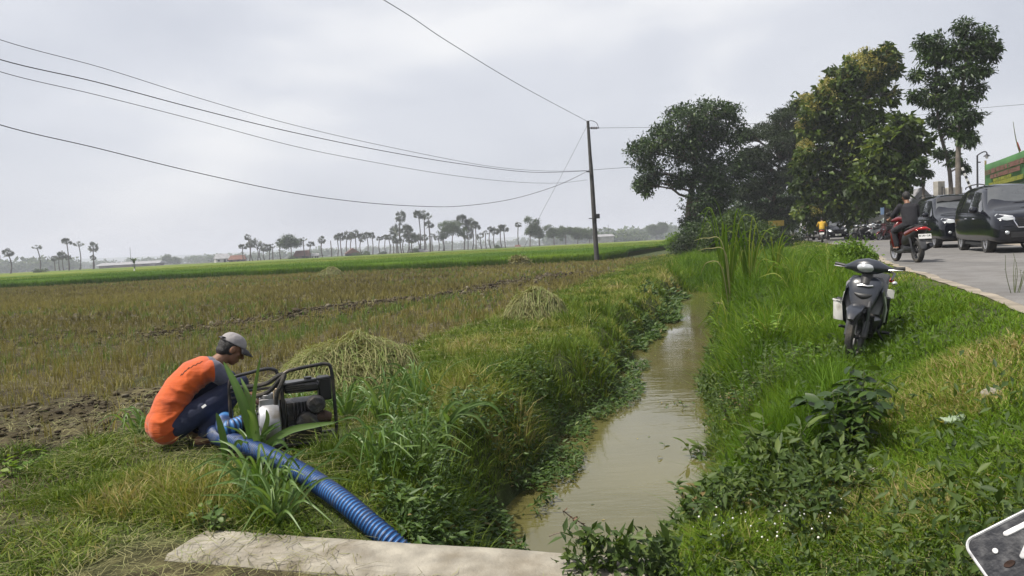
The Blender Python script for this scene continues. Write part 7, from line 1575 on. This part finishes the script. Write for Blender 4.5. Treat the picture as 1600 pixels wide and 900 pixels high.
leafy('yellow-green leafy weed beside the dark bush, uphill', 1260, 610, .42, .35, 16, 16, .07, .03, m_bright, tone=(.0, .6))
leafy('tall yellow-green weed nearest the water past the tangled bushes', 1128, 590, .5, .3, 16, 14, .07, .028, m_bright, tone=(.1, .8))
leafy('thin bare weed with sparse seed heads on the road edge', 1585, 462, .50, .22, 7, 7, .018, .008, m_dark, 'bare_weed', tone=(.0, .3))
leafy('small green weed at the near corner of the trampled grass', 20, 745, .16, .2, 10, 6, .07, .03, m_bright)
leafy('small broad-leaved weed beside the west end of the kerb', 330, 835, .14, .16, 9, 6, .06, .035, m_weed, tone=(.4, .9))

# --- creeping weeds of the shaded canal slope: uncountable small leaves
n = 30000; vv = 3.5 + 24 * rng.random(n) ** 1.7; off = rng.uniform(-.15, .95, n) ; uu = can_l(vv) + .12 - off
hx_, hy_ = uv2xy(uu, vv); keep = (seg_dist(hx_, hy_, work_line) > .22) & (fbm(uu * 2.2 + 50, vv * 2.2, 2) > .45 + .12 * (off > .6) + .3 * (off > .35) * sstep(8, 12, vv)); uu, vv, off = uu[keep], vv[keep], off[keep]; n = len(uu)
P = rootz(uu, vv); P[:, 2] = np.maximum(P[:, 2], WATER_Z) + .03 + .20 * rng.random(n) * np.clip(.4 + off, 0, 1); d = np.stack([ST * 0 + rng.normal(.5, .8, n), rng.normal(-.3, .8, n), rng.normal(.15, .4, n)], -1); L = rng.uniform(.035, .09, n) * np.maximum(1, vv / 9)
V, Fc, Rr = leaves(P, d, L, L * .34, rng.normal(0, .35, (n, 3)) + np.array([.2, -.3, 1]), .15, np.clip(rng.normal(.45, .2, n), 0, 1)); tag(np_mesh('bank_weeds', V, Fc, m_weed, Rr), kind='stuff')
n = 42000; vv = 3.2 + 19 * rng.random(n) ** 1.6; off = rng.uniform(-.12, 1, n) * np.where(rng.random(n) < .3, 4.2, 1.3); uu = np.maximum(can_r(vv) + off, can_r(vv) - .12); uu = np.where(off < -.05, can_r(vv) - .1 * rng.random(n), uu)
keep = (uu < road_left(vv) - .85) & (rng.random(n) < np.where(off < 0, .35, 1)) & (fbm(uu * 2.0 + 20, vv * 2.0, 2) > .44); uu, vv, off = uu[keep], vv[keep], off[keep]; n = len(uu)
P = rootz(uu, vv); P[:, 2] = np.maximum(P[:, 2], WATER_Z) + .03 + .28 * rng.random(n); d = rng.normal(0, .8, (n, 3)) + np.array([-.3, -.3, .3]); L = rng.uniform(.04, .10, n) * np.maximum(1, vv / 9)
V, Fc, Rr = leaves(P, d, L, L * .36, rng.normal(0, .35, (n, 3)) + np.array([0, -.3, 1]), .15, np.clip(rng.normal(.5, .22, n), 0, 1)); tag(np_mesh('verge_weeds', V, Fc, m_mid, Rr), kind='stuff')
n = 16000; uu = rng.uniform(-.75, 3.2, n); vv = rng.uniform(2.2, 4.6, n); k = (fbm(uu * 2 + 9, vv * 2, 2) > .42) & (uu < road_left(vv) - .5); uu, vv = uu[k], vv[k]; n = len(uu); P = rootz(uu, vv); P[:, 2] += .02 + .10 * rng.random(n); L = rng.uniform(.02, .06, n)
V, Fc, Rr = leaves(P, rng.normal(0, .8, (n, 3)) + np.array([0, -.1, .5]), L, L * .4, rng.normal(0, .4, (n, 3)) + np.array([0, -.2, 1]), .15); tag(np_mesh('ground_herbs', V, Fc, m_mid, Rr), kind='stuff')
# --- white button flowers
fm = MB(); fs_ = MB()
for k in range(95):
    g = GT(rng.uniform(1110, 1320), rng.uniform(800, 872)) if k < 75 else GT(rng.uniform(1000, 1130), rng.uniform(810, 860)); h = rng.uniform(.05, .15); r = rng.uniform(.0035, .007); fm.ball((g.x, g.y, g.z + h), r, 8, 6); fs_.tube([(g.x, g.y, g.z), (g.x + rng.normal(0, .01), g.y, g.z + h)], .0013, 4)
o = fm.build('white_flowers', mat('white_petals', (0.62, 0.62, 0.58), .8)); tag(o, kind='stuff'); o2 = fs_.build('flower_stalks', bank_stem); tag(o2, kind='stuff')
# --- dry twig hanging into the water by the kerb
q = Vector(D(905, 872, 3.62)); tw = thing('dry_twig', 'dry brown twig with shrivelled leaves hanging over the water at the kerb end', 'twig', q)
mb = MB(); pts = spline([Vector((0.06, 0, -.05))] + [DV(px, py, 3.75) - q for px, py in [(925, 838), (912, 820), (893, 808), (880, 798)]], 5); mb.tube(pts, .0035, 5); mb.tube(spline([DV(925, 838, 3.75) - q, DV(905, 842, 3.8) - q, DV(880, 832, 3.85) - q, DV(858, 838, 3.9) - q], 5), .003, 5); mb.build('stem', bark, tw)
V, Fc, Rr = [], [], []
for k in range(16): P = pts[int(rng.integers(4, len(pts)))]; heart_leaf(None, P, Vector(rdir(1, -.4)[0]), Vector(rdir(1)[0]), rng.uniform(.02, .035), .02, rng.uniform(0, .4), V, Fc, Rr)
np_mesh('dead_leaves', np.array(V), np.array(Fc), leafmat('dead_leaf', [(0, (0.06, 0.03, 0.015)), (1, (0.16, 0.09, 0.04))], .15), np.array(Rr), tw, True)
# floating leaf bits on the water
n = 60; vv = rng.uniform(3.8, 16, n); uu = can_l(vv) + rng.uniform(.1, 1.3, n) ** 1.2; x, y = uv2xy(uu, vv); P = np.stack([x, y, np.full(n, WATER_Z + .006)], -1); d = rdir(n); d[:, 2] = 0; V, Fc, Rr = leaves(P, d, rng.uniform(.02, .06, n), rng.uniform(.008, .02, n), np.repeat([[0, 0, 1.0]], n, 0), .05); tag(np_mesh('floating_debris', V, Fc, m_bank, Rr), kind='stuff')
